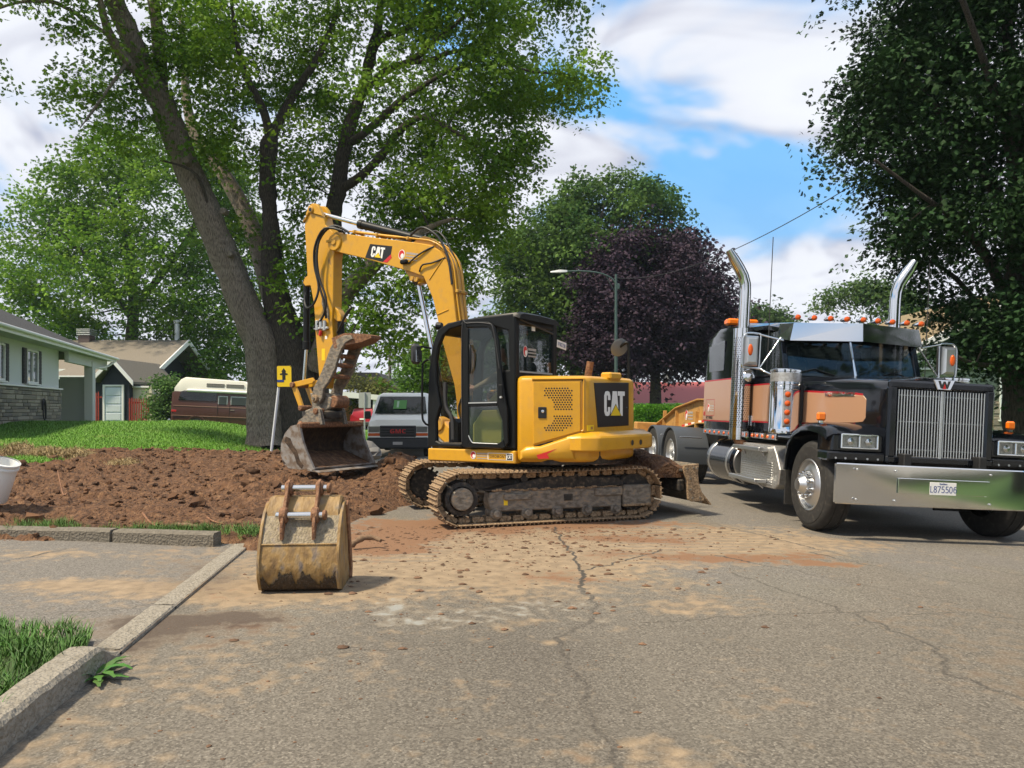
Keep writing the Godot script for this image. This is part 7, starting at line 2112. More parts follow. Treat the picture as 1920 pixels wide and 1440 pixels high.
func operator_in_cab(at_: Transform3D) -> void:
	var o := thing("person", "operator in an olive shirt seated in the excavator's cab, arm reaching to a lever", "person", at_)
	var z := -0.54
	var bones := []
	# trunk, neck
	bones.append([Vector3(-0.14, 1.42, z - 0.09), Vector3(-0.14, 1.42, z + 0.09), 0.125, 0.125])
	bones.append([Vector3(-0.15, 1.45, z), Vector3(-0.14, 1.72, z), 0.135, 0.14])
	bones.append([Vector3(-0.14, 1.80, z - 0.09), Vector3(-0.14, 1.80, z + 0.09), 0.115, 0.115])
	bones.append([Vector3(-0.13, 1.90, z - 0.16), Vector3(-0.13, 1.90, z + 0.16), 0.062, 0.062])
	bones.append([Vector3(-0.13, 1.92, z), Vector3(-0.09, 2.04, z), 0.058, 0.055])
	var legs := []
	for s in [-1.0, 1.0]:
		var sh := Vector3(-0.12, 1.89, z + s * 0.19)
		var el := Vector3(0.02, 1.66, z + s * 0.26) if s > 0 else Vector3(-0.02, 1.80, z - 0.26)
		var wr := Vector3(0.27, 1.60, z + s * 0.26) if s > 0 else Vector3(0.25, 1.68, z - 0.27)
		bones.append([sh, el, 0.058, 0.046])
		bones.append([el, wr, 0.045, 0.030])
		legs.append([Vector3(-0.12, 1.42, z + s * 0.09), Vector3(0.32, 1.44, z + s * 0.13), 0.085, 0.06])
		legs.append([Vector3(0.32, 1.44, z + s * 0.13), Vector3(0.44, 1.06, z + s * 0.12), 0.058, 0.042])
		legs.append([Vector3(0.42, 1.03, z + s * 0.12), Vector3(0.60, 1.005, z + s * 0.13), 0.04, 0.032])
	part("shirt", skin_round(bones, 0.016, 0.04), M.shirt, o)
	part("trousers", skin_round(legs, 0.018, 0.03), M.trousers, o)
	var c := Vector3(-0.06, 2.14, z)
	var head := [[c, c + Vector3(-0.015, 0.03, 0), 0.085, 0.082], [c + Vector3(0.02, -0.06, 0), c + Vector3(0.04, -0.085, 0), 0.058, 0.04], [c + Vector3(0.075, 0.01, 0), c + Vector3(0.10, -0.025, 0), 0.012, 0.016], [c + Vector3(0.07, -0.065, -0.02), c + Vector3(0.07, -0.065, 0.02), 0.012, 0.012], [c + Vector3(-0.01, -0.02, -0.085), c + Vector3(-0.01, 0.02, -0.088), 0.013, 0.015], [c + Vector3(-0.01, -0.02, 0.085), c + Vector3(-0.01, 0.02, 0.088), 0.013, 0.015], [c + Vector3(-0.02, -0.05, 0), c + Vector3(-0.04, -0.15, 0), 0.052, 0.055]]
	part("head", skin_round(head, 0.008, 0.02), M.skin, o)
	part("hair", skin_round([[c + Vector3(-0.025, 0.03, 0), c + Vector3(-0.02, 0.045, 0), 0.086, 0.082], [c + Vector3(-0.05, -0.02, 0), c + Vector3(-0.05, 0.0, 0), 0.07, 0.07]], 0.010, 0.03), M.hair, o)
	for s in [-1.0, 1.0]:
		part("eye", MB.new().box(c + Vector3(0.083, 0.005, s * 0.032), Vector3(0.008, 0.012, 0.026), 0.003), M.white_print, o)
		var wr := Vector3(0.27, 1.60, z + 0.26) if s > 0 else Vector3(0.25, 1.68, z - 0.27)
		var hb := [[wr, wr + Vector3(0.055, -0.01, 0), 0.026, 0.032], [wr + Vector3(0.055, -0.01, -0.02), wr + Vector3(0.055, -0.01, 0.02), 0.02, 0.02]]
		for k in 4:
			var q: Vector3 = wr + Vector3(0.075, 0.018 - 0.02 * k, -0.028 * s)
			hb.append([q, q + Vector3(0.035, -0.004, 0.008 * s), 0.0095, 0.009])
			hb.append([q + Vector3(0.035, -0.004, 0.008 * s), q + Vector3(0.030, -0.008, 0.036 * s), 0.009, 0.0085])
			hb.append([q + Vector3(0.030, -0.008, 0.036 * s), q + Vector3(0.006, -0.010, 0.040 * s), 0.0085, 0.008])
		hb.append([wr + Vector3(0.03, 0.02, 0.01 * s), wr + Vector3(0.075, 0.035, 0.015 * s), 0.012, 0.0105])
		hb.append([wr + Vector3(0.075, 0.035, 0.015 * s), wr + Vector3(0.095, 0.025, -0.008 * s), 0.0105, 0.009])
		part("hand", skin_round(hb, 0.006, 0.010), M.skin, o)

# ---------------------------------------------------------------- the road tractor and its low trailer
func big_wheel(parent: Node, xf: Transform3D, dual: bool) -> void:
	# outside of the wheel towards +z of xf
	var T := Transform3D(Basis.from_euler(Vector3(PI / 2, 0, 0)), Vector3.ZERO)
	var w := 0.145
	var tyre := MB.new()
	tyre.T = T
	tyre.lathe([[0.295, -w], [0.36, -w - 0.012], [0.45, -w - 0.004], [0.505, -w + 0.02], [0.522, -w + 0.05], [0.522, -0.062], [0.512, -0.058], [0.512, -0.048], [0.522, -0.044], [0.522, 0.044], [0.512, 0.048], [0.512, 0.058], [0.522, 0.062], [0.522, w - 0.05], [0.505, w - 0.02], [0.48, w + 0.0], [0.452, w + 0.004], [0.448, w + 0.009], [0.36, w + 0.012], [0.33, w + 0.008], [0.295, w]], 44)
	var wheel := part("wheel", tyre, M.rubber, parent, xf)
	if dual:
		part("inner_tyre", tyre, M.rubber, wheel, Transform3D(Basis(), Vector3(0, 0, -0.33)))
	var rim := MB.new()
	rim.T = T
	if dual:
		rim.lathe([[0.10, -0.04], [0.16, -0.045], [0.255, -0.06], [0.262, -0.03], [0.27, 0.08], [0.285, 0.13], [0.305, w + 0.004], [0.296, w + 0.012]], 36)
	else:
		rim.lathe([[0.296, w - 0.06], [0.305, w + 0.004], [0.298, w + 0.012], [0.283, w + 0.006], [0.272, 0.10], [0.255, 0.108], [0.20, 0.155], [0.165, 0.165], [0.10, 0.165]], 36)
	part("rim", rim, M.alu, wheel)
	var hub := MB.new()
	hub.T = T
	var hz := -0.03 if dual else 0.16
	hub.lathe([[0.118, hz], [0.115, hz + 0.06], [0.10, hz + 0.075], [0.085, hz + 0.10], [0.07, hz + 0.125], [0.0, hz + 0.13]], 24)
	part("hub", hub, M.alu, wheel)
	if not dual:
		var nut := MB.new()
		nut.T = T
		nut.lathe([[0.020, 0.0], [0.018, 0.03], [0.015, 0.06], [0.010, 0.075], [0.0, 0.078]], 10)
		var nm := nut.mesh()
		for k in 10:
			var a := TAU * (k + 0.5) / 10
			part("lug_nut", nm, M.chrome, wheel, Transform3D(Basis(), Vector3(cos(a) * 0.142, sin(a) * 0.142, 0.16)))
	for k in 10:
		var a := TAU * k / 10
		var e := MB.new()
		var p := PackedVector2Array()
		for i in 12:
			p.append(Vector2(cos(TAU * i / 12) * 0.020, sin(TAU * i / 12) * 0.030))
		e.T = Transform3D(Basis(Vector3(0, 0, 1), a), Vector3(cos(a) * 0.228, sin(a) * 0.228, 0.0)) * Transform3D(Basis(Vector3.UP, 0.0 if dual else 0.63), Vector3.ZERO)
		e.prism(p, -0.056 if dual else 0.118, -0.048 if dual else 0.137)
		part("hand_hole", e, M.black_print, wheel)

func truck() -> void:
	var X := Transform3D(Basis(Vector3.UP, deg_to_rad(-86)) * Basis(Vector3.RIGHT, deg_to_rad(-2.7)), Vector3(4.65, -0.056, -9.10))
	var t := thing("road_tractor", "black heavy road tractor with tan side panels, chrome bumper and twin exhaust stacks", "truck", X)
	var K: Material = M.truck_black
	var CH: Material = M.chrome
	# frame and running gear
	for z in [-0.43, 0.43]:
		part("frame_rail", MB.new().box(Vector3(-3.7, 0.82, z), Vector3(8.8, 0.27, 0.09), 0.01), M.frame_black, t)
	part("front_axle", MB.new().box(Vector3(0, 0.50, 0), Vector3(0.14, 0.16, 1.9), 0.03), M.frame_black, t)
	part("engine_block", MB.new().box(Vector3(-0.55, 0.98, 0), Vector3(2.0, 0.90, 0.80), 0.06), M.frame_black, t)
	for x in [-5.9, -7.25]:
		part("drive_axle", MB.new().cyl(Vector3(x, 0.52, -0.8), Vector3(x, 0.52, 0.8), 0.12, 14), M.frame_black, t)
	for s in [1.0, -1.0]:
		var flip := Basis() if s > 0 else Basis(Vector3.UP, PI)
		big_wheel(t, Transform3D(flip, Vector3(0, 0.522, s * 1.055)), false)
		for x in [-5.9, -7.25]:
			big_wheel(t, Transform3D(flip, Vector3(x, 0.522, s * 1.06)), true)
			var arch := PackedVector2Array()
			for k in 15:
				var a := PI * (-0.05 + 1.10 * k / 14.0)
				arch.append(Vector2(x + cos(a) * 0.60, 0.48 + sin(a) * 0.585))
			part("rear_fender", MB.new().prism(band(arch, 0.03), s * 0.93 - 0.31, s * 0.93 + 0.31, 0.01), M.fender_grey, t)
			part("fender_trim", MB.new().box(Vector3(x + 0.615, 0.88, s * 1.0), Vector3(0.02, 0.03, 0.42), 0.004), M.alu, t)
	part("fifth_wheel", MB.new().cyl(Vector3(-6.5, 1.05, 0), Vector3(-6.5, 1.13, 0), 0.5, 24, 0.02), M.frame_black, t)
	part("deck_plate", MB.new().box(Vector3(-4.75, 0.97, 0), Vector3(1.1, 0.03, 1.3), 0.005), M.alu_dirty, t)
	# bumper
	var bp := PackedVector2Array()
	for k in 13:
		var z := lerpf(-1.25, 1.25, k / 12.0)
		bp.append(Vector2(0.80 - 0.055 * pow(absf(z) / 0.9, 3.0) * 0.45, z))
	var bpoly := band(bp, 0.05)
	var bm := MB.new()
	bm.T = Transform3D(Basis(Vector3.RIGHT, PI / 2), Vector3.ZERO)
	bm.prism(bpoly, -0.83, -0.39, 0.012)
	var bumper := part("bumper", bm, M.chrome, t)
	part("tow_panel", MB.new().box(Vector3(0.808, 0.615, 0.08), Vector3(0.014, 0.165, 1.03), 0.004), M.chrome, bumper)
	part("licence_plate", MB.new().box(Vector3(0.819, 0.60, 0.095), Vector3(0.004, 0.135, 0.295), 0.0015), M.white_print, bumper)
	var front := Transform3D(Basis(Vector3.UP, PI / 2), Vector3.ZERO)
	part("plate_number", letters("L875506", 0.072, 0.0015, "Droid Sans", false), M.blue_print, bumper, Transform3D(front.basis * Basis().scaled(Vector3(0.82, 1, 1)), Vector3(0.822, 0.592, 0.095)))
	part("plate_heading", letters("Québec", 0.018, 0.0015), M.blue_print, bumper, Transform3D(front.basis, Vector3(0.822, 0.652, 0.095)))
	for z in [-1.0, -0.45, 0.62, 1.05]:
		for y in [0.45, 0.77]:
			part("bumper_bolt", MB.new().cyl(Vector3(0.79, y, z), Vector3(0.812, y, z), 0.013, 8, 0.004), M.alu, bumper)
	# hood: rings from the cowl to the grille
	var rings := []
	for q in [[-1.38, 0.96, 1.88, 1.10], [-1.0, 0.885, 1.86, 1.10], [-0.4, 0.785, 1.83, 1.06], [0.2, 0.69, 1.80, 0.95], [0.45, 0.645, 1.775, 0.88], [0.545, 0.615, 1.75, 0.86]]:
		var g := []
		for p in [[1.0, q[3]], [1.0, 1.30], [0.995, 1.66], [0.96, q[2] - 0.08], [0.86, q[2] - 0.02], [0.55, q[2]], [0.18, q[2] + 0.035], [-0.18, q[2] + 0.035], [-0.55, q[2]], [-0.86, q[2] - 0.02], [-0.96, q[2] - 0.08], [-0.995, 1.66], [-1.0, 1.30], [-1.0, q[3]]]:
			g.append(Vector3(q[0], p[1], p[0] * q[1]))
		rings.append(g)
	var hood := part("hood", MB.new().loft(rings).crease(42.0), K, t)
	var sur := MB.new()
	sur.box(Vector3(0.56, 1.715, 0), Vector3(0.07, 0.10, 1.22), 0.025)
	sur.box(Vector3(0.56, 0.885, 0), Vector3(0.08, 0.09, 1.24), 0.02)
	for s in [-1.0, 1.0]:
		sur.box(Vector3(0.56, 1.30, s * 0.56), Vector3(0.08, 0.80, 0.11), 0.025)
	var gr := part("grille_surround", sur.crease(30.0), K, t)
	part("grille_backing", MB.new().box(Vector3(0.535, 1.29, 0), Vector3(0.01, 0.78, 1.02)), M.black_print, gr)
	var bar := MB.new().box(Vector3.ZERO, Vector3(0.035, 0.755, 0.0125), 0.004).mesh()
	for k in 31:
		if k != 15:
			part("grille_bar", bar, M.alu, gr, Transform3D(Basis(), Vector3(0.57, 1.285, -0.495 + k * 0.033)))
	part("grille_bar", MB.new().box(Vector3(0.575, 1.285, 0), Vector3(0.04, 0.76, 0.036), 0.006), M.alu, gr, Transform3D(), "wider bar down the middle of the grille")
	for y in [1.60, 1.0, 1.31]:
		part("grille_crossbar", MB.new().box(Vector3(0.555, y, 0), Vector3(0.012, 0.012, 1.0)), M.alu, gr)
	var emb := part("emblem", MB.new().prism(V2([-0.125, 1.785, 0.125, 1.785, 0.075, 1.675, -0.075, 1.675]), 0.0, 0.022, 0.006), M.chrome, gr, front * move(0, 0, 0.595))
	var wm := MB.new()
	wm.prism(V2([-0.07, 0.04, -0.045, 0.04, -0.03, -0.01, -0.01, 0.035, 0.01, 0.035, 0.03, -0.01, 0.045, 0.04, 0.07, 0.04, 0.04, -0.045, 0.02, -0.045, 0.0, 0.0, -0.02, -0.045, -0.04, -0.045]), 0.0, 0.005)
	part("emblem_mark", wm, M.plastic_dark, emb, Transform3D(Basis(), Vector3(0, 1.735, 0.022)))
	part("emblem_mark", MB.new().prism(V2([-0.018, -0.05, 0.018, -0.05, 0.0, 0.01]), 0.0, 0.006), M.red_print, emb, Transform3D(Basis(), Vector3(0, 1.735, 0.023)))
	for s in [1.0, -1.0]:
		# side panel of the hood, outlined in red
		var hx: Vector3 = Vector3(0.9834, 0, -0.1812 * s) * s
		var HB := Transform3D(Basis(hx, Vector3.UP, hx.cross(Vector3.UP)), Vector3(-1.35, 0, s * 0.952))
		var red := []
		var tan := []
		for q in [[0.42, 1.665], [1.42, 1.625], [1.58, 1.61], [1.64, 1.55], [1.64, 1.32], [1.585, 1.265], [1.42, 1.25], [0.42, 1.225]]:
			red.append(Vector2(q[0] * s, q[1]))
		for q in [[0.42, 1.642], [1.42, 1.60], [1.57, 1.588], [1.618, 1.545], [1.618, 1.33], [1.577, 1.285], [1.42, 1.272], [0.42, 1.248]]:
			tan.append(Vector2(q[0] * s, q[1]))
		var z0 := -0.03
		part("side_stripe", MB.new().prism(PackedVector2Array(red), z0, 0.020, 0.002), M.stripe, hood, HB)
		part("side_panel", MB.new().prism(PackedVector2Array(tan), z0, 0.026, 0.003), M.truck_tan, hood, HB)
		if s > 0:
			part("name_badge", MB.new().box(Vector3(1.155, 1.595, 0.030), Vector3(0.46, 0.022, 0.008), 0.003), M.chrome, hood, HB)
			part("name_badge", letters("WESTERN STAR", 0.05, 0.008, "Droid Serif"), M.chrome, hood, HB * Transform3D(Basis().scaled(Vector3(1.0, 1, 1)), Vector3(1.155, 1.605, 0.030)))
		# front fender
		var fr := []
		var path := [[-0.66, 0.66], [-0.64, 0.86], [-0.56, 1.03], [-0.40, 1.17], [-0.18, 1.245], [0.06, 1.255], [0.28, 1.235], [0.46, 1.19], [0.53, 1.14]]
		for i in path.size():
			var a: Array = path[maxi(i - 1, 0)]
			var b: Array = path[mini(i + 1, path.size() - 1)]
			var d := Vector2(b[0] - a[0], b[1] - a[1]).normalized()
			var n := Vector2(-d.y, d.x)
			var g := []
			for w in [[0.56, -0.03], [0.70, 0.012], [1.10, 0.012], [1.20, -0.008], [1.25, -0.05], [1.255, -0.10], [1.225, -0.10], [1.19, -0.05], [0.56, -0.06]]:
				g.append(Vector3(path[i][0] + n.x * w[1], path[i][1] + n.y * w[1], w[0] * s))
			fr.append(g)
		var fender := part("fender", MB.new().loft(fr).crease(50.0), K, t)
		part("fender_nose", MB.new().loft([[Vector3(0.25, 0.95, s * 0.58), Vector3(0.25, 0.95, s * 1.235), Vector3(0.25, 1.20, s * 1.235), Vector3(0.25, 1.20, s * 0.58)], [Vector3(0.46, 0.955, s * 0.58), Vector3(0.46, 0.955, s * 1.23), Vector3(0.46, 1.165, s * 1.22), Vector3(0.46, 1.175, s * 0.58)], [Vector3(0.53, 0.96, s * 0.60), Vector3(0.53, 0.96, s * 1.19), Vector3(0.53, 1.12, s * 1.19), Vector3(0.53, 1.13, s * 0.60)]]).crease(30.0), K, fender)
		var val := part("valance", MB.new().box(Vector3(0.44, 0.895, s * 0.94), Vector3(0.26, 0.105, 0.66), 0.02), K, fender)
		for z in [0.70, 0.82, 0.95, 1.07, 1.18]:
			part("valance_bolt", MB.new().cyl(Vector3(0.565, 0.875, s * z), Vector3(0.578, 0.875, s * z), 0.012, 8), M.alu, val)
		var bez := MB.new()
		bez.box(Vector3(0.545, 1.135, s * 0.905), Vector3(0.05, 0.022, 0.42), 0.008)
		bez.box(Vector3(0.545, 0.988, s * 0.905), Vector3(0.05, 0.022, 0.42), 0.008)
		bez.box(Vector3(0.545, 1.06, s * 0.70), Vector3(0.05, 0.165, 0.022), 0.008)
		bez.box(Vector3(0.545, 1.06, s * 1.11), Vector3(0.05, 0.165, 0.022), 0.008)
		bez.box(Vector3(0.545, 1.06, s * 0.905), Vector3(0.045, 0.13, 0.02), 0.006)
		var hl := part("headlight", bez, M.chrome, t)
		for z in [0.80, 1.005]:
			part("reflector", MB.new().box(Vector3(0.527, 1.061, s * z), Vector3(0.012, 0.12, 0.175), 0.003), M.alu_dirty, hl)
			part("lamp_bulb", MB.new().lathe([[0.0, 0.0], [0.035, 0.005], [0.04, 0.02], [0.0, 0.03]], 14), M.chrome, hl, Transform3D(Basis(Vector3(0, 0, 1), -PI / 2), Vector3(0.533, 1.06, s * z)))
			part("lens", MB.new().box(Vector3(0.556, 1.061, s * z), Vector3(0.006, 0.12, 0.175)), M.glass_clear, hl)
		part("turn_lamp", MB.new().box(Vector3(0.13, 1.325, s * 1.15), Vector3(0.055, 0.10, 0.105), 0.02).crease(30.0), M.amber, t)
		part("turn_lamp_foot", MB.new().box(Vector3(0.12, 1.265, s * 1.15), Vector3(0.05, 0.04, 0.05), 0.008), CH, t)
		part("mud_flap", MB.new().box(Vector3(-0.68, 0.48, s * 0.98), Vector3(0.02, 0.55, 0.42), 0.005), M.rubber, t)
		# air cleaner
		var ac := MB.new()
		ac.lathe([[0.16, 1.09], [0.19, 1.10], [0.192, 1.16], [0.188, 1.165], [0.188, 1.66], [0.196, 1.665], [0.196, 1.70], [0.188, 1.705], [0.188, 1.72], [0.198, 1.725], [0.198, 1.745], [0.188, 1.75], [0.188, 1.885], [0.196, 1.89], [0.196, 1.915], [0.18, 1.925], [0.0, 1.935]], 30)
		var can := part("air_cleaner", ac, M.chrome, t, Transform3D(Basis(), Vector3(-0.93, 0, s * 1.13)))
		part("screen_band", MB.new().lathe([[0.1905, 1.76], [0.1905, 1.875]], 30), M.alu_dirty, can)
		var lb := part("lamp_bar", MB.new().box(Vector3(0.185, 1.42, s * 0.05), Vector3(0.03, 0.46, 0.10), 0.006), M.alu_dirty, can)
		for k in 4:
			part("side_marker", MB.new().lathe([[0.0, -0.005], [0.036, 0.0], [0.036, 0.012], [0.025, 0.022], [0.0, 0.026]], 14), M.amber_lens, lb, Transform3D(Basis(Vector3(0, 0, 1), -PI / 2), Vector3(0.20, 1.25 + 0.115 * k, s * 0.05)))
		part("bracket", MB.new().box(Vector3(0, 1.5, s * -0.19), Vector3(0.1, 0.5, 0.08), 0.01), M.frame_black, can)
		# exhaust stack: perforated shield below, plain pipe with a curved end above
		var sx := -2.42
		var shp := MB.new()
		shp.lathe([[0.10, 0.95], [0.145, 0.955], [0.145, 2.60], [0.10, 2.605]], 32)
		var st := part("exhaust_stack", shp, M.chrome, t, Transform3D(Basis(), Vector3(sx, 0, s * 1.16)))
		var holes := MB.new()
		for j in 44:
			for k in 26:
				var a := TAU * (k + 0.5 * (j % 2)) / 26.0
				var d := Vector3(cos(a), 0, sin(a))
				var e := Vector3(-sin(a), 0, cos(a))
				var c := d * 0.1462 + Vector3(0, 1.14 + j * 0.0305, 0)
				holes.face([c + e * 0.011, c + Vector3(0, 0.009, 0), c - e * 0.011, c - Vector3(0, 0.009, 0)], Vector3(0, c.y, 0))
		tag(part("perforation", holes, M.black_print, st), "", "", "", "stuff")
		part("pipe", MB.new().tube([Vector3(0, 2.58, 0), Vector3(0, 3.15, 0), Vector3(0, 3.27, s * 0.008), Vector3(0.0, 3.39, s * 0.045), Vector3(0.0, 3.50, s * 0.11), Vector3(0.0, 3.62, s * 0.19), Vector3(0, 3.76, s * 0.275)], [0.083, 0.083, 0.083, 0.083, 0.083, 0.08, 0.055], 22, false), M.chrome, st)
		part("elbow", MB.new().tube([Vector3(0, 0.98, 0), Vector3(0.02, 0.86, -s * 0.05), Vector3(0.1, 0.75, -s * 0.3)], 0.09, 14), M.rust, st)
		# mirrors
		var mz: float = 1.40 * s
		var mb := MB.new()
		var mr := []
		for q in [[-1.56, 0.0], [-1.50, 0.0], [-1.44, 0.02], [-1.41, 0.05]]:
			var g := []
			for k in 16:
				var a := TAU * k / 16
				g.append(Vector3(q[0], 2.195 + clampf(sin(a) * 1.5, -1, 1) * (0.205 - q[1]), mz + clampf(cos(a) * 1.5, -1, 1) * (0.105 - q[1])))
			mr.append(g)
		var mi := part("wing_mirror", mb.loft(mr).crease(40.0), M.alu, t)
		part("mirror_glass", MB.new().box(Vector3(-1.565, 2.195, mz), Vector3(0.006, 0.37, 0.18)), M.chrome, mi)
		part("mirror_lamp", MB.new().lathe([[0.0, 0.0], [0.05, 0.0], [0.04, 0.02], [0.0, 0.028]], 14), M.amber_lens, mi, Transform3D(Basis(Vector3(0, 0, 1), -PI / 2).scaled(Vector3(1, 1.6, 0.7)), Vector3(-1.41, 2.20, mz + s * 0.03)))
		part("bracket", MB.new().tube(curve([Vector3(-1.47, 2.36, mz + s * 0.12), Vector3(-1.47, 2.43, mz + s * 0.06), Vector3(-1.47, 2.43, mz - s * 0.10), Vector3(-1.45, 2.41, mz - s * 0.15), Vector3(-1.40, 2.35, 0.98 * s)]), 0.013, 7), M.chrome, mi)
		part("bracket", MB.new().tube(curve([Vector3(-1.47, 2.36, mz + s * 0.12), Vector3(-1.47, 2.02, mz + s * 0.12), Vector3(-1.47, 1.965, mz + s * 0.08), Vector3(-1.47, 1.955, mz - s * 0.12), Vector3(-1.38, 1.90, 1.20 * s), Vector3(-1.22, 1.80, 1.0 * s)]), 0.015, 7), M.chrome, mi)
		part("bracket", MB.new().tube([Vector3(-1.47, 2.42, mz - s * 0.13), Vector3(-1.47, 1.96, mz - s * 0.12)], 0.012, 7), M.chrome, mi)
		part("bracket", MB.new().tube([Vector3(-1.47, 1.96, mz - s * 0.13), Vector3(-1.52, 2.40, 0.97 * s)], 0.012, 7), M.chrome, mi)
		part("round_mirror", MB.new().lathe([[0.0, -0.03], [0.07, -0.015], [0.095, 0.01], [0.09, 0.02], [0.0, 0.02]], 20), M.chrome, mi, Transform3D(Basis(Vector3(0, 0, 1), PI / 2 + 0.3), Vector3(-1.52, 1.86, mz - s * 0.02)))
		part("antenna", MB.new().tube([Vector3(-1.55, 1.95, s * 1.13), Vector3(-1.55, 3.78 if s > 0 else 3.55, s * 1.13)], 0.006, 5), M.plastic_dark, t)
		# light strips under cab and sleeper
		for q in [[-2.55, -1.42, 1.005], [-4.08, -2.72, 1.15]]:
			var ls := part("light_strip", MB.new().box(Vector3((q[0] + q[1]) * 0.5, 1.035, s * q[2]), Vector3(q[1] - q[0], 0.085, 0.03), 0.006), M.chrome, t)
			for k in 6:
				part("strip_lamp", MB.new().lathe([[0.0, 0.0], [0.028, 0.0], [0.02, 0.012], [0.0, 0.015]], 10), M.amber_lens, ls, Transform3D(Basis(Vector3.RIGHT, s * PI / 2), Vector3(lerpf(q[0], q[1], (k + 0.5) / 6.0), 1.03, s * (q[2] + 0.014))))
		# fuel tank with straps
		var tk := MB.new()
		tk.cyl(Vector3(-3.78, 0.60, s * 0.87), Vector3(-2.62, 0.60, s * 0.87), 0.33, 32, 0.04)
		var tank := part("fuel_tank", tk, K, t)
		for x in [-3.62, -2.80]:
			var strap := MB.new()
			strap.T = Transform3D(Basis(Vector3(0, 0, 1), -PI / 2), Vector3(x, 0.60, s * 0.87))
			strap.lathe([[0.33, -0.035], [0.338, -0.03], [0.338, 0.03], [0.33, 0.035]], 32)
			part("strap", strap, M.alu, tank)
		part("tank_end", MB.new().cyl(Vector3(-2.66, 0.60, s * 0.87), Vector3(-2.605, 0.60, s * 0.87), 0.30, 28, 0.03), M.alu, tank)
		# step box in ribbed aluminium
		var sb := part("step_box", MB.new().prism(V2([-2.38, 0.35, -1.15, 0.35, -1.02, 0.42, -0.98, 0.62, -1.12, 0.82, -1.22, 0.92, -2.38, 0.92]), minf(s * 0.55, s * 1.13), maxf(s * 0.55, s * 1.13), 0.012), M.alu_dirty, t)
		for k in 10:
			part("rib", MB.new().box(Vector3(-1.78, 0.40 + 0.032 * k, s * 1.135), Vector3(1.12, 0.012, 0.012), 0.004), M.alu, sb)
		for q in [[0.86, 1.18], [0.43, 1.22]]:
			var tread := part("tread", MB.new().box(Vector3(-1.88, q[0], s * q[1]), Vector3(1.0, 0.055, 0.17), 0.008), M.alu, sb)
			for b in [-2.25, -1.55]:
				part("tread_bracket", MB.new().tube([Vector3(b, q[0] - 0.02, s * q[1]), Vector3(b + 0.05, q[0] - 0.10, s * 1.13)], 0.014, 6), M.alu_dirty, tread)
	part("radiator_guard", MB.new().box(Vector3(0.50, 0.70, 0), Vector3(0.05, 0.30, 1.1), 0.01), M.frame_black, t)
	# ---- cab
	var lower := MB.new()
	lower.prism(V2([-2.66, 1.08, -1.30, 1.08, -1.22, 1.30, -1.30, 1.88, -2.66, 1.90]), -0.99, 0.99, 0.03)
	var cab := part("cab", lower.crease(35.0), K, t)
	var hollow := MB.new()
	hollow.box(Vector3(-2.63, 2.25, 0), Vector3(0.05, 0.80, 1.80), 0.01)
	for s in [1.0, -1.0]:
		part("front_pillar", MB.new().prism(V2([-1.34, 1.86, -1.40, 1.86, -1.66, 2.50, -1.58, 2.52]), s * 0.93 - 0.04, s * 0.93 + 0.04, 0.012), K, cab)
		part("rear_pillar", MB.new().prism(V2([-2.66, 1.86, -2.56, 1.86, -2.52, 2.52, -2.66, 2.56]), s * 0.93 - 0.04, s * 0.93 + 0.04, 0.012), K, cab)
	part("rear_wall", hollow, K, cab)
	var rf := []
	for q in [[-1.46, 2.50, 0.90], [-1.60, 2.585, 0.94], [-2.0, 2.66, 0.96], [-2.66, 2.70, 0.97]]:
		var g := []
		for p in [[1.0, -0.10], [1.0, -0.04], [0.9, 0.0], [0.5, 0.03], [-0.5, 0.03], [-0.9, 0.0], [-1.0, -0.04], [-1.0, -0.10]]:
			g.append(Vector3(q[0], q[1] + p[1], q[2] * p[0]))
		rf.append(g)
	part("cab_roof", MB.new().loft(rf).crease(40.0), K, cab)
	for s in [1.0, -1.0]:
		var ws := MB.new()
		var c0 := [Vector3(-1.30, 1.885, s * 0.02), Vector3(-1.37, 1.885, s * 0.90), Vector3(-1.60, 2.47, s * 0.90), Vector3(-1.54, 2.50, s * 0.02)]
		ws.face(c0, Vector3(-2, 2.2, 0))
		part("windscreen", ws, M.windscreen, cab)
		part("side_window", MB.new().prism(V2([-1.44, 1.90, -2.54, 1.91, -2.52, 2.52, -1.68, 2.50]), s * 0.945 - 0.003, s * 0.945 + 0.003), M.windscreen, cab)
		part("window_trim", MB.new().box(Vector3(-2.0, 1.895, s * 0.975), Vector3(1.2, 0.03, 0.03), 0.008), M.chrome if s < 0 else K, cab)
		part("wiper", MB.new().tube([Vector3(-1.31, 1.89, s * 0.25), Vector3(-1.36, 1.98, s * 0.55), Vector3(-1.345, 1.93, s * 0.75)], 0.009, 5), M.black_frame, cab)
		# tan door panel with red edges, handle
		part("door_stripe", MB.new().box(Vector3(-2.13, 1.50, s * 0.995), Vector3(0.98, 0.56, 0.014), 0.003), M.stripe, cab)
		part("door_panel", MB.new().box(Vector3(-2.13, 1.50, s * 0.998), Vector3(0.985, 0.515, 0.016), 0.003), M.truck_tan, cab)
		part("door_handle", MB.new().box(Vector3(-2.35, 1.24, s * 1.01), Vector3(0.05, 0.16, 0.03), 0.008), M.chrome, cab)
		part("grab_bar", MB.new().tube([Vector3(-2.60, 1.25, s * 1.03), Vector3(-2.60, 2.3, s * 1.03)], 0.015, 7), M.chrome, cab)
		var se := MB.new()
		se.box(Vector3(-2.3, 1.75, s * 0.48), Vector3(0.16, 0.9, 0.5), 0.06)
		se.box(Vector3(-2.3, 2.25, s * 0.48), Vector3(0.12, 0.22, 0.28), 0.05)
		part("cab_seat", se, M.seat, cab)
	part("centre_post", MB.new().tube([Vector3(-1.295, 1.88, 0), Vector3(-1.54, 2.50, 0)], 0.022, 8), M.chrome, cab)
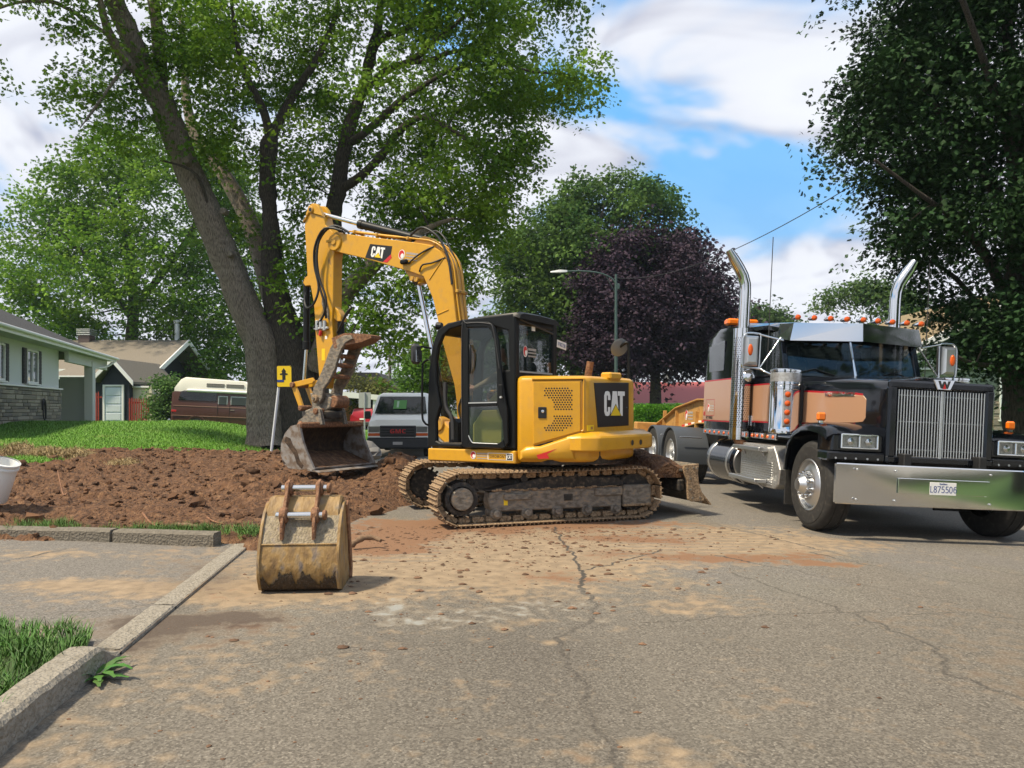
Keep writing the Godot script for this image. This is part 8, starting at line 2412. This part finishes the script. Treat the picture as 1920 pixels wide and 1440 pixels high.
	part("dashboard", MB.new().box(Vector3(-1.50, 1.85, 0), Vector3(0.30, 0.14, 1.7), 0.05), M.plastic_dark, cab)
	part("steering_wheel", MB.new().tube(curve([Vector3(-1.75, 1.95, -0.70), Vector3(-1.70, 2.02, -0.48), Vector3(-1.75, 1.95, -0.26)]), 0.02, 8), M.plastic_dark, cab)
	# stainless visor in two facets that meet in the middle
	for s in [1.0, -1.0]:
		var v := MB.new()
		var a0 := Vector3(-1.17, 2.61, 0)
		var a1 := Vector3(-1.15, 2.365, 0)
		var b0 := Vector3(-1.33, 2.585, s * 0.88)
		var b1 := Vector3(-1.31, 2.345, s * 0.93)
		var c0 := Vector3(-1.62, 2.60, s * 0.95)
		var c1 := Vector3(-1.60, 2.40, s * 0.985)
		v.face([a0, b0, b1], Vector3(-2, 2.5, 0))
		v.face([a0, b1, a1], Vector3(-2, 2.5, 0))
		v.face([b0, c0, c1], Vector3(-2, 2.5, 0))
		v.face([b0, c1, b1], Vector3(-2, 2.5, 0))
		var back := Vector3(-0.012, 0, -s * 0.004)
		v.face([a0 + back, b0 + back, b1 + back, a1 + back], Vector3(0, 2.5, 0))
		v.face([b0 + back, c0 + back, c1 + back, b1 + back], Vector3(0, 2.5, s * 3))
		part("visor", v, M.chrome, cab)
	for k in 9:
		var z := lerpf(0.86, -0.86, k / 8.0)
		var ml := part("roof_marker", MB.new().lathe([[0.0, -0.17], [0.019, -0.12], [0.034, 0.0], [0.036, 0.025]], 14), M.chrome, cab, Transform3D(Basis(Vector3(0, 0, 1), -PI / 2), Vector3(-1.30 + 0.10 * (1.0 - absf(z)), 2.655, z)))
		part("marker_lens", MB.new().lathe([[0.036, 0.025], [0.037, 0.04], [0.03, 0.06], [0.0, 0.07]], 14), M.amber_lens, cab, Transform3D(Basis(Vector3(0, 0, 1), -PI / 2), Vector3(-1.30 + 0.10 * (1.0 - absf(z)), 2.655, z)))
	# ---- sleeper
	var sl := []
	for q in [[-2.68, 1.10, 2.70, 0.02], [-2.90, 1.15, 2.76, 0.0], [-3.6, 1.16, 2.78, 0.0], [-4.02, 1.16, 2.72, 0.0], [-4.16, 1.13, 2.60, 0.02]]:
		var g := []
		for p in [[1.0, 1.05], [1.0, 2.2], [0.985, q[2] - 0.16], [0.94, q[2] - 0.06], [0.8, q[2] - 0.01], [0.4, q[2] + 0.02], [-0.4, q[2] + 0.02], [-0.8, q[2] - 0.01], [-0.94, q[2] - 0.06], [-0.985, q[2] - 0.16], [-1.0, 2.2], [-1.0, 1.05]]:
			g.append(Vector3(q[0], p[1], p[0] * q[1]))
		sl.append(g)
	var sleeper := part("sleeper", MB.new().loft(sl).crease(38.0), K, t)
	for s in [1.0, -1.0]:
		part("sleeper_stripe", MB.new().box(Vector3(-3.44, 1.545, s * 1.157), Vector3(1.36, 0.685, 0.014), 0.003), M.stripe, sleeper)
		part("sleeper_panel", MB.new().box(Vector3(-3.44, 1.545, s * 1.160), Vector3(1.345, 0.64, 0.016), 0.003), M.truck_tan, sleeper)
		part("hatch", MB.new().prism(band(V2([-3.98, 1.30, -3.98, 1.56, -3.55, 1.56, -3.55, 1.30, -3.98, 1.30]), 0.008), minf(s * 1.165, s * 1.170), maxf(s * 1.165, s * 1.170)), M.stripe, sleeper)
		part("sleeper_window", MB.new().prism(V2([-3.90, 2.02, -3.95, 2.45, -3.20, 2.50, -3.20, 2.02]), minf(s * 1.155, s * 1.165), maxf(s * 1.155, s * 1.165), 0.003), M.windscreen, sleeper)
	var SB := Transform3D(Basis(), Vector3(-3.84, 1.43, 1.168))
	blob_print(sleeper, SB, 0.13)
	part("panel_print", letters("HR 100862", 0.05, 0.002), M.black_print, sleeper, Transform3D(Basis(), Vector3(-3.78, 1.265, 1.169)))
	part("chrome_edge", MB.new().box(Vector3(-2.76, 2.05, 1.13), Vector3(0.10, 1.1, 0.05), 0.01), M.chrome, sleeper)
	part("hatch_lamp", MB.new().box(Vector3(-4.05, 1.33, 1.166), Vector3(0.05, 0.07, 0.02), 0.006), M.stripe, sleeper)
	var bk := part("beacon", MB.new().box(Vector3(-3.72, 2.86, 0.72), Vector3(0.22, 0.11, 0.52), 0.03).crease(30.0), M.amber, t)
	part("beacon_foot", MB.new().box(Vector3(-3.72, 2.79, 0.72), Vector3(0.16, 0.05, 0.4), 0.008), M.black_frame, bk)
	# ---- gooseneck of the low trailer
	var G := thing("low_trailer", "mustard yellow gooseneck of a low trailer coupled behind the black tractor", "trailer", X)
	for z in [0.52, -0.52]:
		var web := part("side_web", poly_plate([-9.6, 0.95, -8.2, 0.95, -7.5, 1.02, -6.2, 1.17, -4.75, 1.20, -4.75, 1.58, -6.2, 1.60, -7.75, 1.43, -8.9, 1.14, -9.6, 0.98], z - 0.03, z + 0.03), M.deck_yellow, G)
		part("flange", MB.new().prism(band(V2([-9.6, 0.985, -8.9, 1.145, -7.75, 1.435, -6.2, 1.605, -4.75, 1.585]), 0.03), z - 0.11, z + 0.11, 0.005), M.deck_yellow, web)
		part("flange", MB.new().prism(band(V2([-4.75, 1.195, -6.2, 1.165, -7.5, 1.015, -8.2, 0.945]), 0.025), z - 0.09, z + 0.09, 0.004), M.deck_yellow, web)
		for x in [-7.7, -6.3, -8.7]:
			part("stiffener", MB.new().box(Vector3(x, 1.22, z + signf(z) * 0.06), Vector3(0.04, 0.34, 0.08), 0.005), M.deck_yellow, web)
		var tape := MB.new()
		for k in 9:
			part("reflective_tape", MB.new().box(Vector3(-7.3 + k * 0.22, 1.075 + k * 0.021 - (0.012 if k > 5 else 0.0), z + signf(z) * 0.032), Vector3(0.2, 0.05, 0.004)), M.white_print if k % 2 else M.red_print, web)
	blob_print(G, Transform3D(Basis(), Vector3(-7.1, 1.31, 0.556)), 0.22)
	part("deck", MB.new().box(Vector3(-11.5, 0.80, 0), Vector3(5.0, 0.16, 2.4), 0.02), M.deck_yellow, G)
	part("cross_member", MB.new().box(Vector3(-9.4, 0.95, 0), Vector3(0.3, 0.3, 2.2), 0.02), M.deck_yellow, G)
	part("king_pin_plate", MB.new().box(Vector3(-6.0, 1.16, 0), Vector3(1.6, 0.04, 1.0), 0.005), M.deck_yellow, G)
	part("top_plate", MB.new().box(Vector3(-5.4, 1.68, 0.1), Vector3(1.3, 0.10, 0.7), 0.01), M.deck_yellow, G)
	for s in [1.0, -1.0]:
		for x in [-12.4, -13.4]:
			part("trailer_wheel", MB.new().cyl(Vector3(x, 0.40, s * 0.9), Vector3(x, 0.40, s * 1.15), 0.40, 24, 0.03), M.rubber, G)

# ---------------------------------------------------------------- small things
func small_things() -> void:
	# the spare bucket that stands on the road, its back to the eye
	var b := thing("loose_bucket", "narrow yellow excavator bucket set down alone on the asphalt, paint worn to rust", "bucket", Transform3D(Basis(Vector3.UP, deg_to_rad(4)).scaled(Vector3(0.86, 0.89, 0.95)), Vector3(-1.645, 0.0, -6.12)))
	var X := Transform3D(Basis(Vector3(0, 0, 1), Vector3.UP, Vector3(-1, 0, 0)), Vector3.ZERO)      # x of the outline towards the eye
	var pr := [-0.12, 0.74, -0.03, 0.73, 0.08, 0.66, 0.16, 0.56, 0.235, 0.42, 0.28, 0.28, 0.275, 0.15, 0.22, 0.045, 0.12, 0.005, -0.05, 0.0, -0.32, 0.02]
	part("shell", MB.new().prism(band(V2(pr.slice(8)), -0.022), -0.335, 0.335), M.bucket_paint, b, X)
	part("upper_wrapper", MB.new().prism(band(V2(pr.slice(0, 10)), -0.018), -0.335, 0.335), M.bucket_dusty, b, X)
	var mud := MB.new()  # mud, together with the shade under the curve painted as dark colour
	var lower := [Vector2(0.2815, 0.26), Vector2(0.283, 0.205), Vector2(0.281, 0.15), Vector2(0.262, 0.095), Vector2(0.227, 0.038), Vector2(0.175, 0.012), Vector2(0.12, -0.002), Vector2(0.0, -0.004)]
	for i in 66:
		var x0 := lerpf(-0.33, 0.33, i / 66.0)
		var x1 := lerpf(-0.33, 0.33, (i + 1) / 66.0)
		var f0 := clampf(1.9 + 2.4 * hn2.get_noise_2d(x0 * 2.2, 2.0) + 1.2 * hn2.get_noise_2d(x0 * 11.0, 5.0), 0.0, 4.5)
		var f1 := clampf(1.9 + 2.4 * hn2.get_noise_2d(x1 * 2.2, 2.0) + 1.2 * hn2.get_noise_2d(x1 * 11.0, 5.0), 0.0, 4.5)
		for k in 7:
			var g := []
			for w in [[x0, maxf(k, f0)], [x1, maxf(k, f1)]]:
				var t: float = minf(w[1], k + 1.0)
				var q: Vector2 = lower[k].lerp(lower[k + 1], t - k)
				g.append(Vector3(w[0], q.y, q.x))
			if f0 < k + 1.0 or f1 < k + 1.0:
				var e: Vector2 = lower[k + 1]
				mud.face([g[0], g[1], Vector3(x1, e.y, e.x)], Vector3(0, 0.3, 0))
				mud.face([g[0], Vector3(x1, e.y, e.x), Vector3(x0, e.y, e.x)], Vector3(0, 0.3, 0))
	part("mud_shade_coat", mud.crease(50.0), M.mud_and_shade, b)
	var ck := [-0.12, 0.755, -0.02, 0.75, 0.095, 0.675, 0.178, 0.57, 0.252, 0.425, 0.298, 0.28, 0.292, 0.145, 0.23, 0.03, 0.12, -0.004, -0.32, 0.005, -0.36, 0.10, -0.26, 0.40]
	for s in [-1.0, 1.0]:
		part("cheek", poly_plate(ck, s * 0.345 - 0.014, s * 0.345 + 0.014, 0.005), M.bucket_paint, b, X)
		part("side_edge", MB.new().prism(band(V2([-0.12, 0.755, -0.26, 0.40, -0.36, 0.10, -0.33, 0.0]), 0.09), s * 0.365 - 0.014, s * 0.365 + 0.014, 0.005), M.rust, b, X)
	part("wrapper_seam", MB.new().tube([Vector3(-0.33, 0.42, 0.237), Vector3(0.33, 0.42, 0.237)], 0.009, 6), M.bucket_paint, b)
	part("torque_tube", MB.new().prism(V2([-0.14, 0.72, -0.14, 0.80, -0.02, 0.80, 0.08, 0.70, 0.10, 0.60, 0.0, 0.62]), -0.33, 0.33, 0.015), M.bucket_paint, b, X)
	for x in [-0.155, 0.125]:
		part("ear", poly_plate([-0.10, 0.70, -0.14, 0.86, -0.12, 0.93, -0.05, 0.955, 0.02, 0.93, 0.06, 0.86, 0.15, 0.72, 0.22, 0.66, 0.25, 0.58, 0.25, 0.46, 0.21, 0.46, 0.10, 0.60], -x - 0.014, -x + 0.014, 0.004), M.rust, b, X)
		for q in [[-0.045, 0.875, 0.065], [0.155, 0.66, 0.07]]:
			part("ear_boss", MB.new().cyl(Vector3(x - 0.032, q[1], q[0]), Vector3(x + 0.032, q[1], q[0]), q[2], 20, 0.01), M.rust, b)
	for q in [[-0.045, 0.875], [0.155, 0.66]]:
		part("pin", MB.new().cyl(Vector3(-0.225, q[1], q[0]), Vector3(0.20, q[1], q[0]), 0.030, 18, 0.004), M.rod, b)
		part("pin_end", MB.new().cyl(Vector3(0.19, q[1], q[0]), Vector3(0.225, q[1], q[0]), 0.045, 12, 0.008), M.rust, b)
	for x in [-0.22, 0.0, 0.22]:
		part("tooth", MB.new().loft([[Vector3(x - 0.05, 0.0, -0.30), Vector3(x + 0.05, 0.0, -0.30), Vector3(x + 0.05, 0.05, -0.30), Vector3(x - 0.05, 0.05, -0.30)], [Vector3(x - 0.035, 0.005, -0.46), Vector3(x + 0.035, 0.005, -0.46), Vector3(x + 0.035, 0.02, -0.46), Vector3(x - 0.035, 0.02, -0.46)]]), M.steel_dirty, b)
	# border kerb stones of the driveway
	for q in [[-5.9, 8.22, -4.13, 8.0, "longer concrete border stone along the driveway at the left"], [-4.11, 7.99, -2.98, 7.80, "shorter concrete border stone nearest the loose bucket"], [-8.2, 8.45, -5.93, 8.25, "concrete border stone cut off by the left edge of the photo"]]:
		var a := Vector3(q[0], 0.0, -q[1])
		var c := Vector3(q[2], 0.0, -q[3])
		var l := a.distance_to(c)
		var m := MB.new()
		var rings := []
		for k in 9:
			var x := lerpf(-0.5, 0.5, k / 8.0) * (l - 0.02)
			var r := 0.006 * hn2.get_noise_2d(x * 4.0, q[0])
			rings.append([Vector3(x, -0.1, 0.075), Vector3(x, 0.095 + r, 0.075 + r), Vector3(x, 0.115 + r, 0.055), Vector3(x, 0.118 + r, -0.06), Vector3(x, 0.1, -0.075), Vector3(x, -0.1, -0.075)])
		whole("border_stone", m.loft(rings).crease(30.0), M.border, q[4], "kerb stone", "border stones of the driveway", frame_at((a + c) * 0.5 + Vector3(0, 0.045, 0), c - a))
	# white bucket tipped on the earth
	var pb := thing("plastic_bucket", "white plastic bucket leaning over on the brown earth at the left edge", "bucket", Transform3D(Basis(Vector3(0, 0, 1), -0.34) * Basis(Vector3.RIGHT, 0.1), P(-14, 936, 9.0)))
	part("pail", MB.new().lathe([[0.0, 0.0], [0.145, 0.0], [0.15, 0.01], [0.165, 0.36], [0.165, 0.47], [0.15, 0.47], [0.14, 0.05], [0.0, 0.04]], 28), M.white_paint, pb)
	part("rim", MB.new().lathe([[0.165, 0.40], [0.178, 0.405], [0.178, 0.425], [0.167, 0.43], [0.167, 0.455], [0.181, 0.46], [0.181, 0.478], [0.16, 0.485]], 28), M.white_paint, pb)
	# roots and branches pulled out of the ground
	for q in [[[[658, 1022, 7.7], [678, 1010, 7.75], [700, 1008, 7.8], [714, 1014, 7.75]], 0.035, "thick pale root lying beside the loose bucket on the asphalt"], [[[330, 985, 8.6], [352, 996, 8.5], [372, 1003, 8.4], [392, 1004, 8.3]], 0.028, "brown broken root sticking out of the earth above the border stone"], [[[268, 962, 8.9], [280, 978, 8.7], [296, 990, 8.6], [310, 996, 8.5]], 0.014, "thin curved root at the lower edge of the dug-up earth"], [[[388, 970, 8.8], [402, 978, 8.7], [420, 984, 8.6]], 0.012, "thin twig in the earth to the left of the loose bucket"], [[[125, 925, 10.0], [118, 926, 10.0], [108, 882, 11.6]], 0.012, "thin pale root standing in the earth near the white plastic bucket"]]:
		var l := []
		for w in q[0]:
			var p := P(w[0], w[1], w[2])
			p.y = maxf(p.y, maxf(soil_y(p.x, -p.z), 0.0) + q[1] * 0.8)
			l.append(p)
		var c := curve(l, 4)
		var rr := []
		for i in c.size():
			rr.append(q[1] * (1.0 - 0.5 * i / c.size()) * (1.0 + 0.2 * sin(i * 2.1)))
		whole("root", MB.new().tube(c, rr, 8), M.rust if q[1] < 0.02 else worn([[0.0, 0.10, 0.06, 0.035], [1.0, 0.26, 0.17, 0.10]], Vector3(2, 2, 2), 0.9, 0.0, 0.03, 91), q[2], "root", "roots in the dug-up earth")
	# heaps of withered grass on the lawn
	var rng := RandomNumberGenerator.new()
	rng.seed = 71
	var straw := tuft(5, 40, 0.18, 0.10, 0.008)
	for q in [[35, 822, 15.2, 0.75, "largest heap of withered tan grass on the lawn near the left edge"], [95, 830, 15.0, 0.5, "dark topped clod of turf with withered grass on the lawn"], [140, 832, 15.0, 0.55, "low flat heap of withered grass right of the dark clod"], [232, 850, 14.2, 0.5, "thin patch of withered grass nearest the edge of the earth"]]:
		var p := P(q[0], q[1], q[2])
		var where := []
		var tints := []
		for i in 90:
			var x: float = p.x + rng.randfn(0, 0.35) * q[3]
			var d: float = -p.z + rng.randfn(0, 0.25) * q[3]
			var h: float = 0.16 * q[3] * exp(-pow((x - p.x) / (0.4 * q[3]), 2.0))
			where.append(Transform3D(Basis.from_euler(Vector3(rng.randfn(0, 0.6), rng.randf() * 6.0, rng.randfn(0, 0.6))), Vector3(x, lawn_y(x, d) + h, -d)))
			var v := rng.randf_range(0.5, 1.1)
			tints.append(Color(0.40 * v, 0.30 * v, 0.15 * v))
		scatter("withered_grass", straw, M.blade, where, tints, null, q[4], "grass")
	# dandelion in the gutter
	var w := thing("dandelion", "dandelion weed growing in the gutter at the end of the near kerb", "weed", Transform3D(Basis(), Vector3(-2.19, 0.0, -4.05)))
	for k in 15:
		var a := TAU * k / 15.0 + rng.randfn(0, 0.2)
		var l := rng.randf_range(0.12, 0.22)
		var dir := Vector3(cos(a), 0, sin(a))
		if dir.x < -0.55:
			dir = Vector3(0.3, 0, dir.z).normalized()
		var up := rng.randf_range(0.25, 0.9)
		var m := MB.new()
		var sd := dir.cross(Vector3.UP).normalized()
		var prev := [Vector3.ZERO, Vector3.ZERO]
		for i in 6:
			var t := (i + 1) / 6.0
			var c := dir * l * t + Vector3(0, l * up * t * (1.3 - t * 0.95), 0)
			var hw := 0.028 * sin(PI * minf(t * 0.8 + 0.12, 1.0)) * (1.0 if i % 2 else 0.62)
			var q := [c + sd * hw, c - sd * hw]
			var n: Vector3 = (prev[0] - q[1]).cross(prev[1] - q[0]).normalized()
			n = n if n.y > 0 else -n
			m.push(prev[0], prev[1], q[1], n, n, n)
			m.push(prev[0], q[1], q[0], n, n, n)
			prev = q
		var lm := mat(0.055 * rng.randf_range(0.8, 1.3), 0.16 * rng.randf_range(0.8, 1.2), 0.02, 0.5)
		lm.backlight_enabled = true
		lm.backlight = Color(0.4, 0.4, 0.4)
		part("leaf", m, lm, w)
